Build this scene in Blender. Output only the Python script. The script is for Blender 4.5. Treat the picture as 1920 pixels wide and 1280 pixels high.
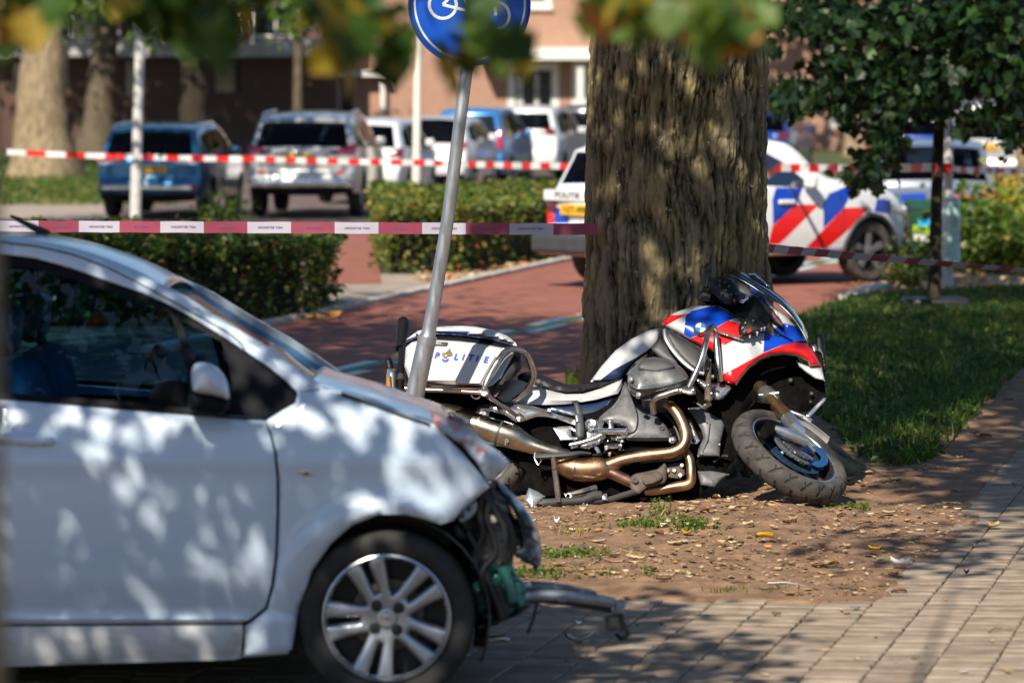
import bpy, math, random
import numpy as np
from mathutils import Vector, Matrix
from mathutils.geometry import delaunay_2d_cdt

for o in list(bpy.data.objects):
    bpy.data.objects.remove(o)
SC = bpy.context.scene
COL = SC.collection

# ------------------------------------------------------------------ camera, world, sun, exposure
F, CX, CY, HC = 7000.0, 960.0, 640.0, 2.1          # focal length in photo pixels, centre, eye height (m)
PITCH = math.atan((640 - 165) / F)
cam_d = bpy.data.cameras.new('camera')
cam = bpy.data.objects.new('camera', cam_d)
COL.objects.link(cam)
cam.location = (0, 0, HC)
cam.rotation_euler = (math.pi / 2 - PITCH, 0, 0)
cam_d.sensor_fit = 'HORIZONTAL'
cam_d.sensor_width = 36
cam_d.lens = 36 * F / 1920
cam_d.clip_start = .2
cam_d.clip_end = 2000
cam_d.dof.use_dof = True
cam_d.dof.focus_distance = 18.8
cam_d.dof.aperture_fstop = cam_d.lens / 42.0
SC.camera = cam

SUN_EL, SUN_AZ = math.radians(42), math.radians(21)   # azimuth: to the left of straight behind the camera
SUNV = Vector((-math.sin(SUN_AZ) * math.cos(SUN_EL), -math.cos(SUN_AZ) * math.cos(SUN_EL), math.sin(SUN_EL)))
world = bpy.data.worlds.new('World')
SC.world = world
world.use_nodes = True
wn = world.node_tree
sky = wn.nodes.new('ShaderNodeTexSky')
sky.sky_type = 'NISHITA'
sky.sun_disc = False
sky.sun_elevation = SUN_EL
sky.sun_rotation = math.radians(180) + SUN_AZ
sky.air_density = 1.0
sky.dust_density = .5
sky.ozone_density = 4.5
wn.nodes['Background'].inputs[1].default_value = .085
wn.links.new(sky.outputs[0], wn.nodes['Background'].inputs[0])
sun_d = bpy.data.lights.new('sun', 'SUN')
sun_d.energy = 5.0
sun_d.angle = math.radians(.53)
sun_d.color = (1, .92, .79)
sun = bpy.data.objects.new('sun', sun_d)
COL.objects.link(sun)
sun.rotation_euler = SUNV.to_track_quat('Z', 'Y').to_euler()
SC.view_settings.view_transform = 'Standard'
SC.view_settings.look = 'None'
SC.view_settings.gamma = 1
SC.view_settings.exposure = 0.45
SC.view_settings.use_curve_mapping = False
SC.cycles.max_bounces = 8
SC.cycles.transparent_max_bounces = 16
SC.cycles.caustics_reflective = False
SC.cycles.caustics_refractive = False
SC.cycles.use_denoising = True

RNG = np.random.default_rng(7)
random.seed(7)

# ------------------------------------------------------------------ geometry helpers
_fw = Vector((0, math.cos(PITCH), -math.sin(PITCH)))
_up = Vector((0, math.sin(PITCH), math.cos(PITCH)))
_rt = Vector((1, 0, 0))
EYE = Vector((0, 0, HC))


def ray(px, py):
    return _fw + _rt * ((px - CX) / F) + _up * ((CY - py) / F)


def at(px, py, Y):
    """point of the upright plane y = Y that is seen at photo pixel px, py"""
    d = ray(px, py)
    return EYE + d * (Y / d.y)


def gp(px, py, z=0.0):
    d = ray(px, py)
    return EYE + d * ((z - HC) / d.z)


zoomf = lambda ox, oy, s: (lambda u, v: (ox + u / s, oy + v / s))


def spx(Y):
    return F / Y


_TAB = np.random.default_rng(11).random((512, 512))


def vnoise(x, y, seed=0):
    x = np.asarray(x, float) + seed * 17.13
    y = np.asarray(y, float) + seed * 9.71
    xi, yi = np.floor(x).astype(int), np.floor(y).astype(int)
    fx, fy = x - xi, y - yi
    fx, fy = fx * fx * (3 - 2 * fx), fy * fy * (3 - 2 * fy)
    g = lambda a, b: _TAB[a % 512, b % 512]
    return (g(xi, yi) * (1 - fx) + g(xi + 1, yi) * fx) * (1 - fy) + (g(xi, yi + 1) * (1 - fx) + g(xi + 1, yi + 1) * fx) * fy


def fbm(x, y, oct=4, seed=0):
    s, a, t = 0, 1, 0
    for k in range(oct):
        s = s + a * vnoise(x * 2 ** k, y * 2 ** k, seed + k)
        t += a
        a *= .5
    return s / t


class MB:
    """collects vertices and faces of one mesh"""

    def __init__(self):
        self.v, self.f, self.m = [], [], []

    def add(self, vs, fs, m=0):
        o = len(self.v)
        self.v += [tuple(p) for p in vs]
        self.f += [tuple(i + o for i in f) for f in fs]
        self.m += [m] * len(fs)
        return self

    def box(self, c, s, R=None, m=0):
        c = Vector(c)
        vs = []
        for k in range(8):
            p = Vector(((k & 1) - .5, (k >> 1 & 1) - .5, (k >> 2) - .5)) * 1.0
            p = Vector((p.x * s[0], p.y * s[1], p.z * s[2]))
            vs.append(c + (R @ p if R else p))
        return self.add(vs, [(0, 2, 3, 1), (4, 5, 7, 6), (0, 1, 5, 4), (2, 6, 7, 3), (0, 4, 6, 2), (1, 3, 7, 5)], m)

    def tube(self, pts, r, n=10, m=0, cap=True, ell=1.0):
        pts = [Vector(p) for p in pts]
        rs = r if isinstance(r, (list, tuple)) else [r] * len(pts)
        vs, fs = [], []
        up = None
        for i, p in enumerate(pts):
            a, b = pts[max(0, i - 1)], pts[min(len(pts) - 1, i + 1)]
            t = (b - a).normalized() if (b - a).length > 1e-9 else Vector((0, 0, 1))
            if up is None:
                up = Vector((0, 0, 1)) if abs(t.z) < .9 else Vector((1, 0, 0))
            s = t.cross(up).normalized()
            up = s.cross(t).normalized()
            for k in range(n):
                w = 2 * math.pi * k / n
                vs.append(p + (s * math.cos(w) * ell + up * math.sin(w)) * rs[i])
        for i in range(len(pts) - 1):
            for k in range(n):
                k2 = (k + 1) % n
                fs.append((i * n + k, i * n + k2, (i + 1) * n + k2, (i + 1) * n + k))
        if cap:
            fs.append(tuple(range(n - 1, -1, -1)))
            fs.append(tuple(range((len(pts) - 1) * n, len(pts) * n)))
        return self.add(vs, fs, m)

    def lathe(self, c, axis, prof, n=32, m=0, ref=None, a0=0, a1=2 * math.pi):
        """prof: (radius, offset along axis)"""
        c, axis = Vector(c), Vector(axis).normalized()
        ref = Vector(ref) if ref else (Vector((0, 0, 1)) if abs(axis.z) < .9 else Vector((1, 0, 0)))
        s = axis.cross(ref).normalized()
        u = s.cross(axis).normalized()
        full = a1 - a0 > 6.28
        nn = n if full else n + 1
        vs, fs = [], []
        for (r, h) in prof:
            for k in range(nn):
                w = a0 + (a1 - a0) * k / n
                vs.append(c + axis * h + (s * math.cos(w) + u * math.sin(w)) * r)
        for i in range(len(prof) - 1):
            for k in range(n):
                k2 = (k + 1) % nn
                fs.append((i * nn + k, i * nn + k2, (i + 1) * nn + k2, (i + 1) * nn + k))
        return self.add(vs, fs, m)

    def strip(self, A, B, m=0):
        n = len(A)
        return self.add(list(A) + list(B), [(i, i + 1, n + i + 1, n + i) for i in range(n - 1)], m)

    def grid(self, rows, m=0):
        n = len(rows[0])
        return self.add([p for r in rows for p in r],
                        [(i * n + k, i * n + k + 1, (i + 1) * n + k + 1, (i + 1) * n + k)
                         for i in range(len(rows) - 1) for k in range(n - 1)], m)

    def poly(self, pts, m=0):
        return self.add(pts, [tuple(range(len(pts)))], m)

    def prism(self, pts, vec, m=0):
        """closed solid: outline pts (3D) pushed along vec"""
        n = len(pts)
        vec = Vector(vec)
        vs = [Vector(p) for p in pts] + [Vector(p) + vec for p in pts]
        fs = [tuple(range(n)), tuple(range(2 * n - 1, n - 1, -1))]
        fs += [(i, i + n, (i + 1) % n + n, (i + 1) % n) for i in range(n)]
        return self.add(vs, fs, m)

    def merge(self, o):
        return self.add(o.v, o.f, 0)


def fix_normals(me):
    import bmesh
    bm = bmesh.new()
    bm.from_mesh(me)
    bmesh.ops.recalc_face_normals(bm, faces=bm.faces)
    bm.to_mesh(me)
    bm.free()


def obj(name, mb, mats, parent=None, smooth=True, angle=40, fix=True, bevel=0):
    me = bpy.data.meshes.new(name)
    me.from_pydata(mb.v, [], mb.f)
    mats = mats if isinstance(mats, (list, tuple)) else [mats]
    for m in mats:
        me.materials.append(m)
    if len(mats) > 1:
        me.polygons.foreach_set('material_index', mb.m)
    if fix:
        fix_normals(me)
    if smooth:
        me.polygons.foreach_set('use_smooth', [True] * len(me.polygons))
        if angle < 180:
            me.set_sharp_from_angle(angle=math.radians(angle))
    me.update()
    o = bpy.data.objects.new(name, me)
    COL.objects.link(o)
    if bevel:
        b = o.modifiers.new('bevel', 'BEVEL')
        b.width = bevel
        b.segments = 2
        b.limit_method = 'ANGLE'
        b.angle_limit = math.radians(50)
    if parent:
        setpar(o, parent)
    return o


def npobj(name, V, Fq, mats, parent=None, smooth=True, midx=None):
    """big mesh straight from numpy arrays (all faces with the same number of corners)"""
    me = bpy.data.meshes.new(name)
    V = np.asarray(V, np.float32)
    Fq = np.asarray(Fq, np.int32)
    n, k = Fq.shape
    me.vertices.add(len(V))
    me.vertices.foreach_set('co', V.ravel())
    me.loops.add(n * k)
    me.loops.foreach_set('vertex_index', Fq.ravel())
    me.polygons.add(n)
    me.polygons.foreach_set('loop_start', np.arange(n, dtype=np.int32) * k)
    mats = mats if isinstance(mats, (list, tuple)) else [mats]
    for m in mats:
        me.materials.append(m)
    if midx is not None:
        me.polygons.foreach_set('material_index', np.asarray(midx, np.int32))
    me.polygons.foreach_set('use_smooth', np.full(n, bool(smooth)))
    me.update(calc_edges=True)
    me.validate()
    o = bpy.data.objects.new(name, me)
    COL.objects.link(o)
    if parent:
        setpar(o, parent)
    return o


def setpar(o, parent):
    o.parent = parent
    m, p = Matrix.Identity(4), parent
    while p is not None:
        if p.type == 'EMPTY':
            m = Matrix.Translation(p.location) @ p.rotation_euler.to_matrix().to_4x4()
            break
        p = p.parent
    o.matrix_parent_inverse = m.inverted() if parent.type == 'EMPTY' else Matrix.Identity(4)


def tag(o, label=None, cat=None, group=None, kind=None):
    if label:
        o['label'] = label
    if cat:
        o['category'] = cat
    if group:
        o['group'] = group
    if kind:
        o['kind'] = kind
    return o


def thing(name, label, cat, loc=(0, 0, 0), rz=0, group=None):
    o = bpy.data.objects.new(name, None)
    COL.objects.link(o)
    o.location = loc
    o.rotation_euler = (0, 0, rz)
    o.empty_display_size = .2
    return tag(o, label, cat, group)


def dup(root, loc, rz, label=None, group=None, scale=None):
    def rec(o, par):
        c = o.copy()
        COL.objects.link(c)
        c.parent = par
        for ch in kids.get(o, []):
            rec(ch, c)
        return c
    kids = {}
    for o in bpy.data.objects:
        if o.parent:
            kids.setdefault(o.parent, []).append(o)
    r = rec(root, None)
    r.location = loc
    r.rotation_euler = (0, 0, rz)
    if scale:
        r.scale = (scale,) * 3 if not isinstance(scale, (tuple, list)) else scale
    tag(r, label, None, group)
    return r


def inpoly(P, poly):
    P = np.asarray(P, float)
    x, y = P[:, 0], P[:, 1]
    r = np.zeros(len(P), bool)
    n = len(poly)
    for i in range(n):
        x1, y1 = poly[i]
        x2, y2 = poly[(i + 1) % n]
        if y1 == y2:
            continue
        c = ((y1 > y) != (y2 > y)) & (x < (x2 - x1) * (y - y1) / (y2 - y1) + x1)
        r ^= c
    return r


def dist_poly(P, poly):
    P = np.asarray(P, float)
    d = np.full(len(P), 1e9)
    n = len(poly)
    for i in range(n):
        a, b = np.array(poly[i], float), np.array(poly[(i + 1) % n], float)
        ab = b - a
        L = max(ab @ ab, 1e-12)
        t = np.clip(((P - a) @ ab) / L, 0, 1)
        q = a + t[:, None] * ab
        d = np.minimum(d, np.hypot(*(P - q).T))
    return d


def smooth_poly(pts, n=4, closed=True):
    """Catmull-Rom through the points"""
    pts = [np.array(p, float) for p in pts]
    N = len(pts)
    out = []
    rng = range(N) if closed else range(N - 1)
    for i in rng:
        if closed:
            p0, p1, p2, p3 = pts[i - 1], pts[i], pts[(i + 1) % N], pts[(i + 2) % N]
        else:
            p0, p1, p2, p3 = pts[max(0, i - 1)], pts[i], pts[i + 1], pts[min(N - 1, i + 2)]
        for k in range(n):
            t = k / n
            out.append(tuple(.5 * (2 * p1 + (p2 - p0) * t + (2 * p0 - 5 * p1 + 4 * p2 - p3) * t * t + (3 * p1 - p0 - 3 * p2 + p3) * t ** 3)))
    if not closed:
        out.append(tuple(pts[-1]))
    return out


def cdt(outline, holes=(), cuts=(), step=8.0):
    """triangles filling a 2D outline with holes; cuts are polylines kept as edges"""
    def dens(loop, closed=True):
        out = []
        n = len(loop)
        for i in range(n if closed else n - 1):
            a, b = np.array(loop[i], float), np.array(loop[(i + 1) % n], float)
            k = max(1, int(np.hypot(*(b - a)) / step))
            out += [tuple(a + (b - a) * j / k) for j in range(k)]
        if not closed:
            out.append(tuple(loop[-1]))
        return out
    vs, es = [], []
    outline = dens(outline)
    holes = [dens(h) for h in holes]
    for loop in [outline] + holes:
        o = len(vs)
        vs += loop
        es += [(o + i, o + (i + 1) % len(loop)) for i in range(len(loop))]
    for c in cuts:
        c = dens(c, False)
        o = len(vs)
        vs += c
        es += [(o + i, o + i + 1) for i in range(len(c) - 1)]
    A = np.array(outline)
    x0, y0 = A.min(0)
    x1, y1 = A.max(0)
    gx, gy = np.meshgrid(np.arange(x0, x1, step), np.arange(y0, y1, step * .87))
    gx = gx + (np.arange(gx.shape[0]) % 2)[:, None] * step * .5
    G = np.stack([gx.ravel(), gy.ravel()], 1)
    k = inpoly(G, outline) & (dist_poly(G, outline) > step * .45)
    for h in holes:
        k &= ~inpoly(G, h) & (dist_poly(G, h) > step * .45)
    G = G[k]
    vs += [tuple(g) for g in G]
    r = delaunay_2d_cdt([Vector((float(a), float(b))) for a, b in vs], es, [], 0, 1e-5)
    P = np.array([(p.x, p.y) for p in r[0]])
    T = np.array([f for f in r[2] if len(f) == 3], int)
    C = P[T].mean(1)
    ok = inpoly(C, outline)
    for h in holes:
        ok &= ~inpoly(C, h)
    return P, T[ok], outline, holes


def panel(mb, outline, place, depth=.02, bulge=0, rnd=None, holes=(), regions=(), step=8.0, back=True, mdef=0, lat=None):
    """solid with a cushioned front: place(u, v, lat) -> 3D; regions: (polygon, material index) painted on the front"""
    cuts = [list(r[0]) + [r[0][0]] for r in regions]
    P, T, outl, hl = cdt(outline, holes, cuts, step)
    d = dist_poly(P, outl)
    for h in hl:
        d = np.minimum(d, dist_poly(P, h))
    rnd = rnd or max(d.max(), 1e-6)
    t = np.clip(d / rnd, 0, 1)
    h = bulge * np.sqrt(np.clip(1 - (1 - t) ** 2, 0, 1))
    base = np.zeros(len(P)) if lat is None else np.array([lat(u, v) for u, v in P])
    front = [place(u, v, base[i] + h[i]) for i, (u, v) in enumerate(P)]
    used = sorted(set(T.ravel()))
    C = P[T].mean(1)
    mi = np.full(len(T), mdef)
    for poly, m in regions:
        mi[inpoly(C, poly)] = m
    o = len(mb.v)
    mb.v += [tuple(p) for p in front]
    mb.f += [tuple(int(i) + o for i in t_) for t_ in T]
    mb.m += [int(x) for x in mi]
    if depth:
        ob = len(mb.v)
        mb.v += [tuple(place(u, v, base[i] - depth)) for i, (u, v) in enumerate(P)]
        cnt = {}
        for t_, m_ in zip(T, mi):
            for a, b in ((t_[0], t_[1]), (t_[1], t_[2]), (t_[2], t_[0])):
                cnt.setdefault((min(a, b), max(a, b)), []).append((a, b, m_))
        for e in cnt.values():
            if len(e) == 1:
                a, b, m_ = e[0]
                mb.f.append((int(b) + o, int(a) + o, int(a) + ob, int(b) + ob))
                mb.m.append(int(m_))
        if back:
            mb.f += [tuple(int(i) + ob for i in t_[::-1]) for t_ in T]
            mb.m += [mdef] * len(T)
    return mb


def circ(cx, cy, r, n=24, ry=None, a0=0, a1=2 * math.pi, rot=0):
    ry = ry or r
    out = []
    for k in range(n):
        w = a0 + (a1 - a0) * k / (n if a1 - a0 > 6.28 else n - 1)
        x, y = r * math.cos(w), ry * math.sin(w)
        out.append((cx + x * math.cos(rot) - y * math.sin(rot), cy + x * math.sin(rot) + y * math.cos(rot)))
    return out


# ------------------------------------------------------------------ materials
def mat(name, col, rough=.5, metal=0.0, var=0.0, vscale=8.0, bump=0.0, bscale=60.0, coat=0.0, spec=.5, col2=None,
        stretch=(1, 1, 1), trans=0.0, thr=(.35, .65), rvar=0.0, detail=6):
    m = bpy.data.materials.new(name)
    m.use_nodes = True
    nt = m.node_tree
    L = nt.links.new
    b = nt.nodes['Principled BSDF']
    b.inputs['Base Color'].default_value = (*col, 1)
    b.inputs['Roughness'].default_value = rough
    b.inputs['Metallic'].default_value = metal
    b.inputs['Coat Weight'].default_value = coat
    b.inputs['Coat Roughness'].default_value = .05
    b.inputs['Specular IOR Level'].default_value = spec
    b.inputs['Transmission Weight'].default_value = trans
    if var or col2 or bump or rvar:
        tc = nt.nodes.new('ShaderNodeTexCoord')
        mp = nt.nodes.new('ShaderNodeMapping')
        mp.inputs['Scale'].default_value = stretch
        L(tc.outputs['Object'], mp.inputs[0])
    if var or col2 or rvar:
        nz = nt.nodes.new('ShaderNodeTexNoise')
        nz.inputs['Scale'].default_value = vscale
        nz.inputs['Detail'].default_value = detail
        nz.inputs['Roughness'].default_value = .6
        L(mp.outputs[0], nz.inputs['Vector'])
        rp = nt.nodes.new('ShaderNodeValToRGB')
        rp.color_ramp.elements[0].position = thr[0]
        rp.color_ramp.elements[1].position = thr[1]
        c2 = col2 or tuple(min(1, c * (1 + var)) for c in col)
        c1 = col if col2 else tuple(c * (1 - var) for c in col)
        rp.color_ramp.elements[0].color = (*c1, 1)
        rp.color_ramp.elements[1].color = (*c2, 1)
        L(nz.outputs[0], rp.inputs[0])
        if var or col2:
            L(rp.outputs[0], b.inputs['Base Color'])
        if rvar:
            mr = nt.nodes.new('ShaderNodeMapRange')
            mr.inputs['From Min'].default_value = .3
            mr.inputs['From Max'].default_value = .7
            mr.inputs['To Min'].default_value = max(0, rough - rvar)
            mr.inputs['To Max'].default_value = min(1, rough + rvar)
            L(nz.outputs[0], mr.inputs[0])
            L(mr.outputs[0], b.inputs['Roughness'])
    if bump:
        bn = nt.nodes.new('ShaderNodeTexNoise')
        bn.inputs['Scale'].default_value = bscale
        bn.inputs['Detail'].default_value = 5
        L(mp.outputs[0], bn.inputs['Vector'])
        bp_ = nt.nodes.new('ShaderNodeBump')
        bp_.inputs['Strength'].default_value = bump
        bp_.inputs['Distance'].default_value = .01
        L(bn.outputs[0], bp_.inputs['Height'])
        L(bp_.outputs[0], b.inputs['Normal'])
    return m


def glass_mat(name, tint=(.6, .7, .75), refl=1.0):
    m = bpy.data.materials.new(name)
    m.use_nodes = True
    nt = m.node_tree
    nt.nodes.remove(nt.nodes['Principled BSDF'])
    tr = nt.nodes.new('ShaderNodeBsdfTransparent')
    tr.inputs[0].default_value = (*tint, 1)
    gl = nt.nodes.new('ShaderNodeBsdfGlossy')
    gl.inputs['Roughness'].default_value = .015
    fr = nt.nodes.new('ShaderNodeFresnel')
    fr.inputs[0].default_value = 1.5
    mu = nt.nodes.new('ShaderNodeMath')
    mu.operation = 'MULTIPLY'
    mu.inputs[1].default_value = 1.6 * refl
    mu.use_clamp = True
    mx = nt.nodes.new('ShaderNodeMixShader')
    nt.links.new(fr.outputs[0], mu.inputs[0])
    nt.links.new(mu.outputs[0], mx.inputs[0])
    nt.links.new(tr.outputs[0], mx.inputs[1])
    nt.links.new(gl.outputs[0], mx.inputs[2])
    nt.links.new(mx.outputs[0], nt.nodes['Material Output'].inputs[0])
    return m


def leaf_mat(name, col, trans=.35, rough=.45):
    m = bpy.data.materials.new(name)
    m.use_nodes = True
    nt = m.node_tree
    b = nt.nodes['Principled BSDF']
    b.inputs['Roughness'].default_value = rough
    b.inputs['Specular IOR Level'].default_value = .35
    tc = nt.nodes.new('ShaderNodeTexCoord')
    nz = nt.nodes.new('ShaderNodeTexNoise')
    nz.inputs['Scale'].default_value = 5
    nt.links.new(tc.outputs['Object'], nz.inputs['Vector'])
    rp = nt.nodes.new('ShaderNodeValToRGB')
    rp.color_ramp.elements[0].position, rp.color_ramp.elements[1].position = .3, .7
    rp.color_ramp.elements[0].color = (*[c * .65 for c in col], 1)
    rp.color_ramp.elements[1].color = (*[c * 1.3 for c in col], 1)
    nt.links.new(nz.outputs[0], rp.inputs[0])
    nt.links.new(rp.outputs[0], b.inputs['Base Color'])
    tl = nt.nodes.new('ShaderNodeBsdfTranslucent')
    tl.inputs[0].default_value = (min(1, col[0] * 2.2), min(1, col[1] * 2.2), col[2] * .8, 1)
    mx = nt.nodes.new('ShaderNodeMixShader')
    mx.inputs[0].default_value = trans
    nt.links.new(b.outputs[0], mx.inputs[1])
    nt.links.new(tl.outputs[0], mx.inputs[2])
    nt.links.new(mx.outputs[0], nt.nodes['Material Output'].inputs[0])
    return m


M = {}
M['white_paint'] = mat('white_paint', (.72, .73, .74), .28, coat=.6, var=.03, vscale=3)
M['black_plastic'] = mat('black_plastic', (.008, .008, .009), .42, bump=.08, bscale=300, spec=.3)
M['dark_plastic'] = mat('dark_plastic', (.05, .052, .055), .5, bump=.1, bscale=250, var=.15, vscale=12)
M['grey_plastic'] = mat('grey_plastic', (.115, .115, .12), .42, var=.22, vscale=25, rvar=.12)
M['rubber'] = mat('rubber', (.022, .021, .02), .75, var=.3, vscale=20, bump=.1, bscale=120)
M['tyre_dusty'] = mat('tyre_dusty', (.036, .034, .031), .8, col2=(.09, .079, .067), vscale=14, bump=.25, bscale=90)
M['alloy'] = mat('alloy', (.55, .56, .58), .32, 1.0, var=.08, vscale=6)
M['silver'] = mat('silver', (.62, .63, .65), .24, .9, var=.1, vscale=9, rvar=.1)
M['steel'] = mat('steel', (.5, .47, .43), .28, 1.0, var=.2, vscale=14, rvar=.12)
M['galvanised'] = mat('galvanised', (.46, .47, .48), .38, .85, var=.16, vscale=22, stretch=(1, 1, .25), rvar=.12)
M['muffler'] = mat('muffler', (.36, .32, .26), .3, 1.0, col2=(.62, .55, .44), vscale=6, rvar=.1)
M['copper'] = mat('copper', (.31, .18, .11), .4, 1.0, col2=(.5, .33, .19), vscale=9, rvar=.1)
M['copper_pink'] = mat('copper_pink', (.36, .19, .15), .35, 1.0, col2=(.5, .3, .19), vscale=11, rvar=.1)
M['rust_dark'] = mat('rust_dark', (.07, .055, .045), .7, .3, col2=(.14, .11, .085), vscale=18, bump=.2)
M['gold_fork'] = mat('gold_fork', (.3, .23, .11), .3, .9, var=.2, vscale=20)
M['amber'] = mat('amber', (.55, .13, .02), .2, trans=.2)
M['glass_dark'] = glass_mat('glass_dark', (.10, .14, .19), .22)
M['glass'] = glass_mat('glass', (.62, .72, .76), 1.3)
M['red_lens'] = mat('red_lens', (.42, .008, .015), .12, coat=1)
M['red_lens_dark'] = mat('red_lens_dark', (.13, .006, .015), .12, coat=1)
M['clear_lens'] = mat('clear_lens', (.7, .68, .66), .1, .3, coat=1)
M['plate_yellow'] = mat('plate_yellow', (.85, .48, .015), .4)
M['ink'] = mat('ink', (.012, .012, .014), .5)
M['pol_blue'] = mat('police_blue', (.004, .055, .46), .25, coat=.5)
M['pol_red'] = mat('police_red', (.78, .012, .012), .25, coat=.5)
M['pol_white'] = mat('police_white', (.78, .79, .8), .27, coat=.5, var=.04, vscale=14)
M['text_blue'] = mat('text_blue', (.01, .06, .42), .4)
M['badge_gold'] = mat('badge_gold', (.16, .12, .045), .4, .3)


def text_mb(body, size, place, extrude=.0, shear=0.0, mirror=False, bold=0.0, align='CENTER', spacing=1.0, width=None):
    """lettering as a flat mesh; place(x, y) -> 3D, x to the right along the line, y up"""
    cu = bpy.data.curves.new('lettering', 'FONT')
    cu.body = body
    cu.size = size
    cu.shear = shear
    cu.offset = bold
    cu.space_character = spacing
    cu.resolution_u = 3
    cu.align_x = align
    cu.align_y = 'CENTER'
    to = bpy.data.objects.new('lettering', cu)
    COL.objects.link(to)
    bpy.context.view_layer.update()
    me = to.evaluated_get(bpy.context.evaluated_depsgraph_get()).to_mesh()
    vs = [(v.co.x, v.co.y) for v in me.vertices]
    fs = [tuple(p.vertices) for p in me.polygons]
    to.to_mesh_clear() if hasattr(to, 'to_mesh_clear') else None
    bpy.data.objects.remove(to)
    if width and vs:
        w0 = max(v[0] for v in vs) - min(v[0] for v in vs)
        vs = [(v[0] * width / w0, v[1]) for v in vs]
    mb = MB()
    mb.add([place(-x if mirror else x, y) for x, y in vs], fs)
    return mb
# ------------------------------------------------------------------ ground and roads
D = Vector((.2206, .9754, 0))            # direction the street runs
P_ = Vector((.9754, -.2206, 0))
RC = Vector((.33, 33.8, 0))
RW = 2.25


def road_pt(s, w, z=0.0):
    p = RC + D * s + P_ * w
    return Vector((p.x, p.y, z))


def sheet(name, pts, m, z, kind='structure'):
    mb = MB().poly([Vector((p[0], p[1], z)) for p in pts])
    return tag(obj(name, mb, m, smooth=False), kind=kind)


M['earth'] = mat('earth', (.07, .055, .035), .95, col2=(.12, .09, .06), vscale=2.5, bump=.3, bscale=30)
M['red_asphalt'] = mat('red_asphalt', (.25, .092, .064), .82, col2=(.33, .135, .095), vscale=2.2, bump=.12, bscale=220, spec=.25)
M['beige_paving'] = mat('beige_paving', (.30, .235, .18), .85, col2=(.40, .33, .26), vscale=3, bump=.15, bscale=60)
M['parking_brick'] = mat('parking_brick', (.105, .07, .06), .85, col2=(.17, .12, .1), vscale=3, bump=.2, bscale=40)
M['kerb_stone'] = mat('kerb_stone', (.48, .44, .38), .8, var=.12, vscale=7, bump=.1)
M['line_white'] = mat('line_white', (.62, .64, .62), .6, var=.12, vscale=18)
M['line_green'] = mat('line_green', (.02, .2, .09), .6, var=.25, vscale=14)
M['grass_floor'] = mat('grass_floor', (.035, .055, .014), .95, col2=(.085, .10, .03), vscale=5, bump=.4, bscale=40)

sheet('ground', [(-500, -60), (500, -60), (500, 900), (-500, 900)], M['earth'], -.04)
sheet('road', [road_pt(-55, -RW), road_pt(-55, RW), road_pt(150, RW), road_pt(150, -RW)], M['red_asphalt'], -.012)
# line down the middle of the red road: green with white dashes on both sides
LA, LB = gp(640, 695), gp(1100, 590)
LD = (LB - LA).normalized()
LP = Vector((LD.y, -LD.x, 0))
mb = MB()
mb.poly([LA - LD * 22 - LP * .055, LA - LD * 22 + LP * .055, LB + LD * 40 + LP * .055, LB + LD * 40 - LP * .055], 0)
for k in range(-20, 40):
    for sgn in (-1, 1):
        a = LA + LD * (k * 1.9 + (.95 if sgn > 0 else 0)) + LP * sgn * .125
        mb.poly([a - LP * .06, a + LP * .06, a + LD * 1.15 + LP * .06, a + LD * 1.15 - LP * .06], 1)
for i, v in enumerate(mb.v):
    mb.v[i] = (v[0], v[1], -.008)
tag(obj('road_marking', mb, [M['line_green'], M['line_white']], smooth=False), kind='structure')
# far kerb in separate stones, near kerb
far_kerb = tag(obj('far_kerb', MB().box(road_pt(20, -RW - .07, -.03), (.12, 150, .02),
                                         Matrix.Rotation(-math.atan2(D.x, D.y), 3, 'Z')), M['earth']), kind='structure')
KR = Matrix.Rotation(-math.atan2(D.x, D.y), 3, 'Z')
kb = obj('kerb_stone', MB().box((0, 0, 0), (.13, .985, .07)), M['kerb_stone'], far_kerb, bevel=.012)
kst = [kb]
for k in range(-4, 26):
    o = kb if k == -4 else kb.copy()
    if o is not kb:
        COL.objects.link(o)
    o.parent = far_kerb
    p = road_pt(k * 1.0, -RW - .07, 0)
    o.location = p
    o.rotation_euler = (random.uniform(-.003, .003), 0, -math.atan2(D.x, D.y))
Gq = lambda *pp: [gp(*q) for q in pp]
sheet('far_pavement', [road_pt(-4, -RW - .12), road_pt(13, -RW - .12)] + Gq((1000, 492), (700, 512), (640, 500), (600, 560)), M['beige_paving'], -.016)
sheet('parking_lane', Gq((560, 470), (720, 470), (1100, 420), (1200, 345), (-400, 345), (-400, 420), (450, 430)), M['parking_brick'], -.02)
sheet('entrance_path', Gq((612, 530), (716, 530), (700, 425), (640, 425)), M['red_asphalt'], -.0145)
sheet('garden_path', Gq((-60, 386), (206, 374), (215, 410), (-60, 416)), M['beige_paving'], -.015)
sheet('far_parking', [(2.0, 46), (14, 46), (40, 110), (3, 110)], M['parking_brick'], -.022)
sheet('sand_strip', Gq((1592, 562), (1655, 541), (1990, 546), (1990, 512), (1660, 508), (1560, 535)), mat('sandy_soil', (.24, .17, .11), .95, col2=(.36, .27, .18), vscale=4, bump=.4, bscale=30), -.013)
sheet('garden_lawn', Gq((-300, 292), (330, 292), (230, 374), (-300, 386)), M['grass_floor'], -.018)
sheet('back_lawn', [(3, 84), (20, 84), (30, 126), (2, 126)], M['grass_floor'], -.019)
ks = tag(obj('kerb_end', MB().box((gp(1592, 560) + gp(1654, 540)) / 2 + Vector((0, 0, .01)),
                                  ((gp(1592, 560) - gp(1654, 540)).length, .22, .1),
                                  Matrix.Rotation(math.atan2((gp(1654, 540) - gp(1592, 560)).y, (gp(1654, 540) - gp(1592, 560)).x), 3, 'Z')),
                 M['kerb_stone'], bevel=.015), kind='structure')

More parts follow.
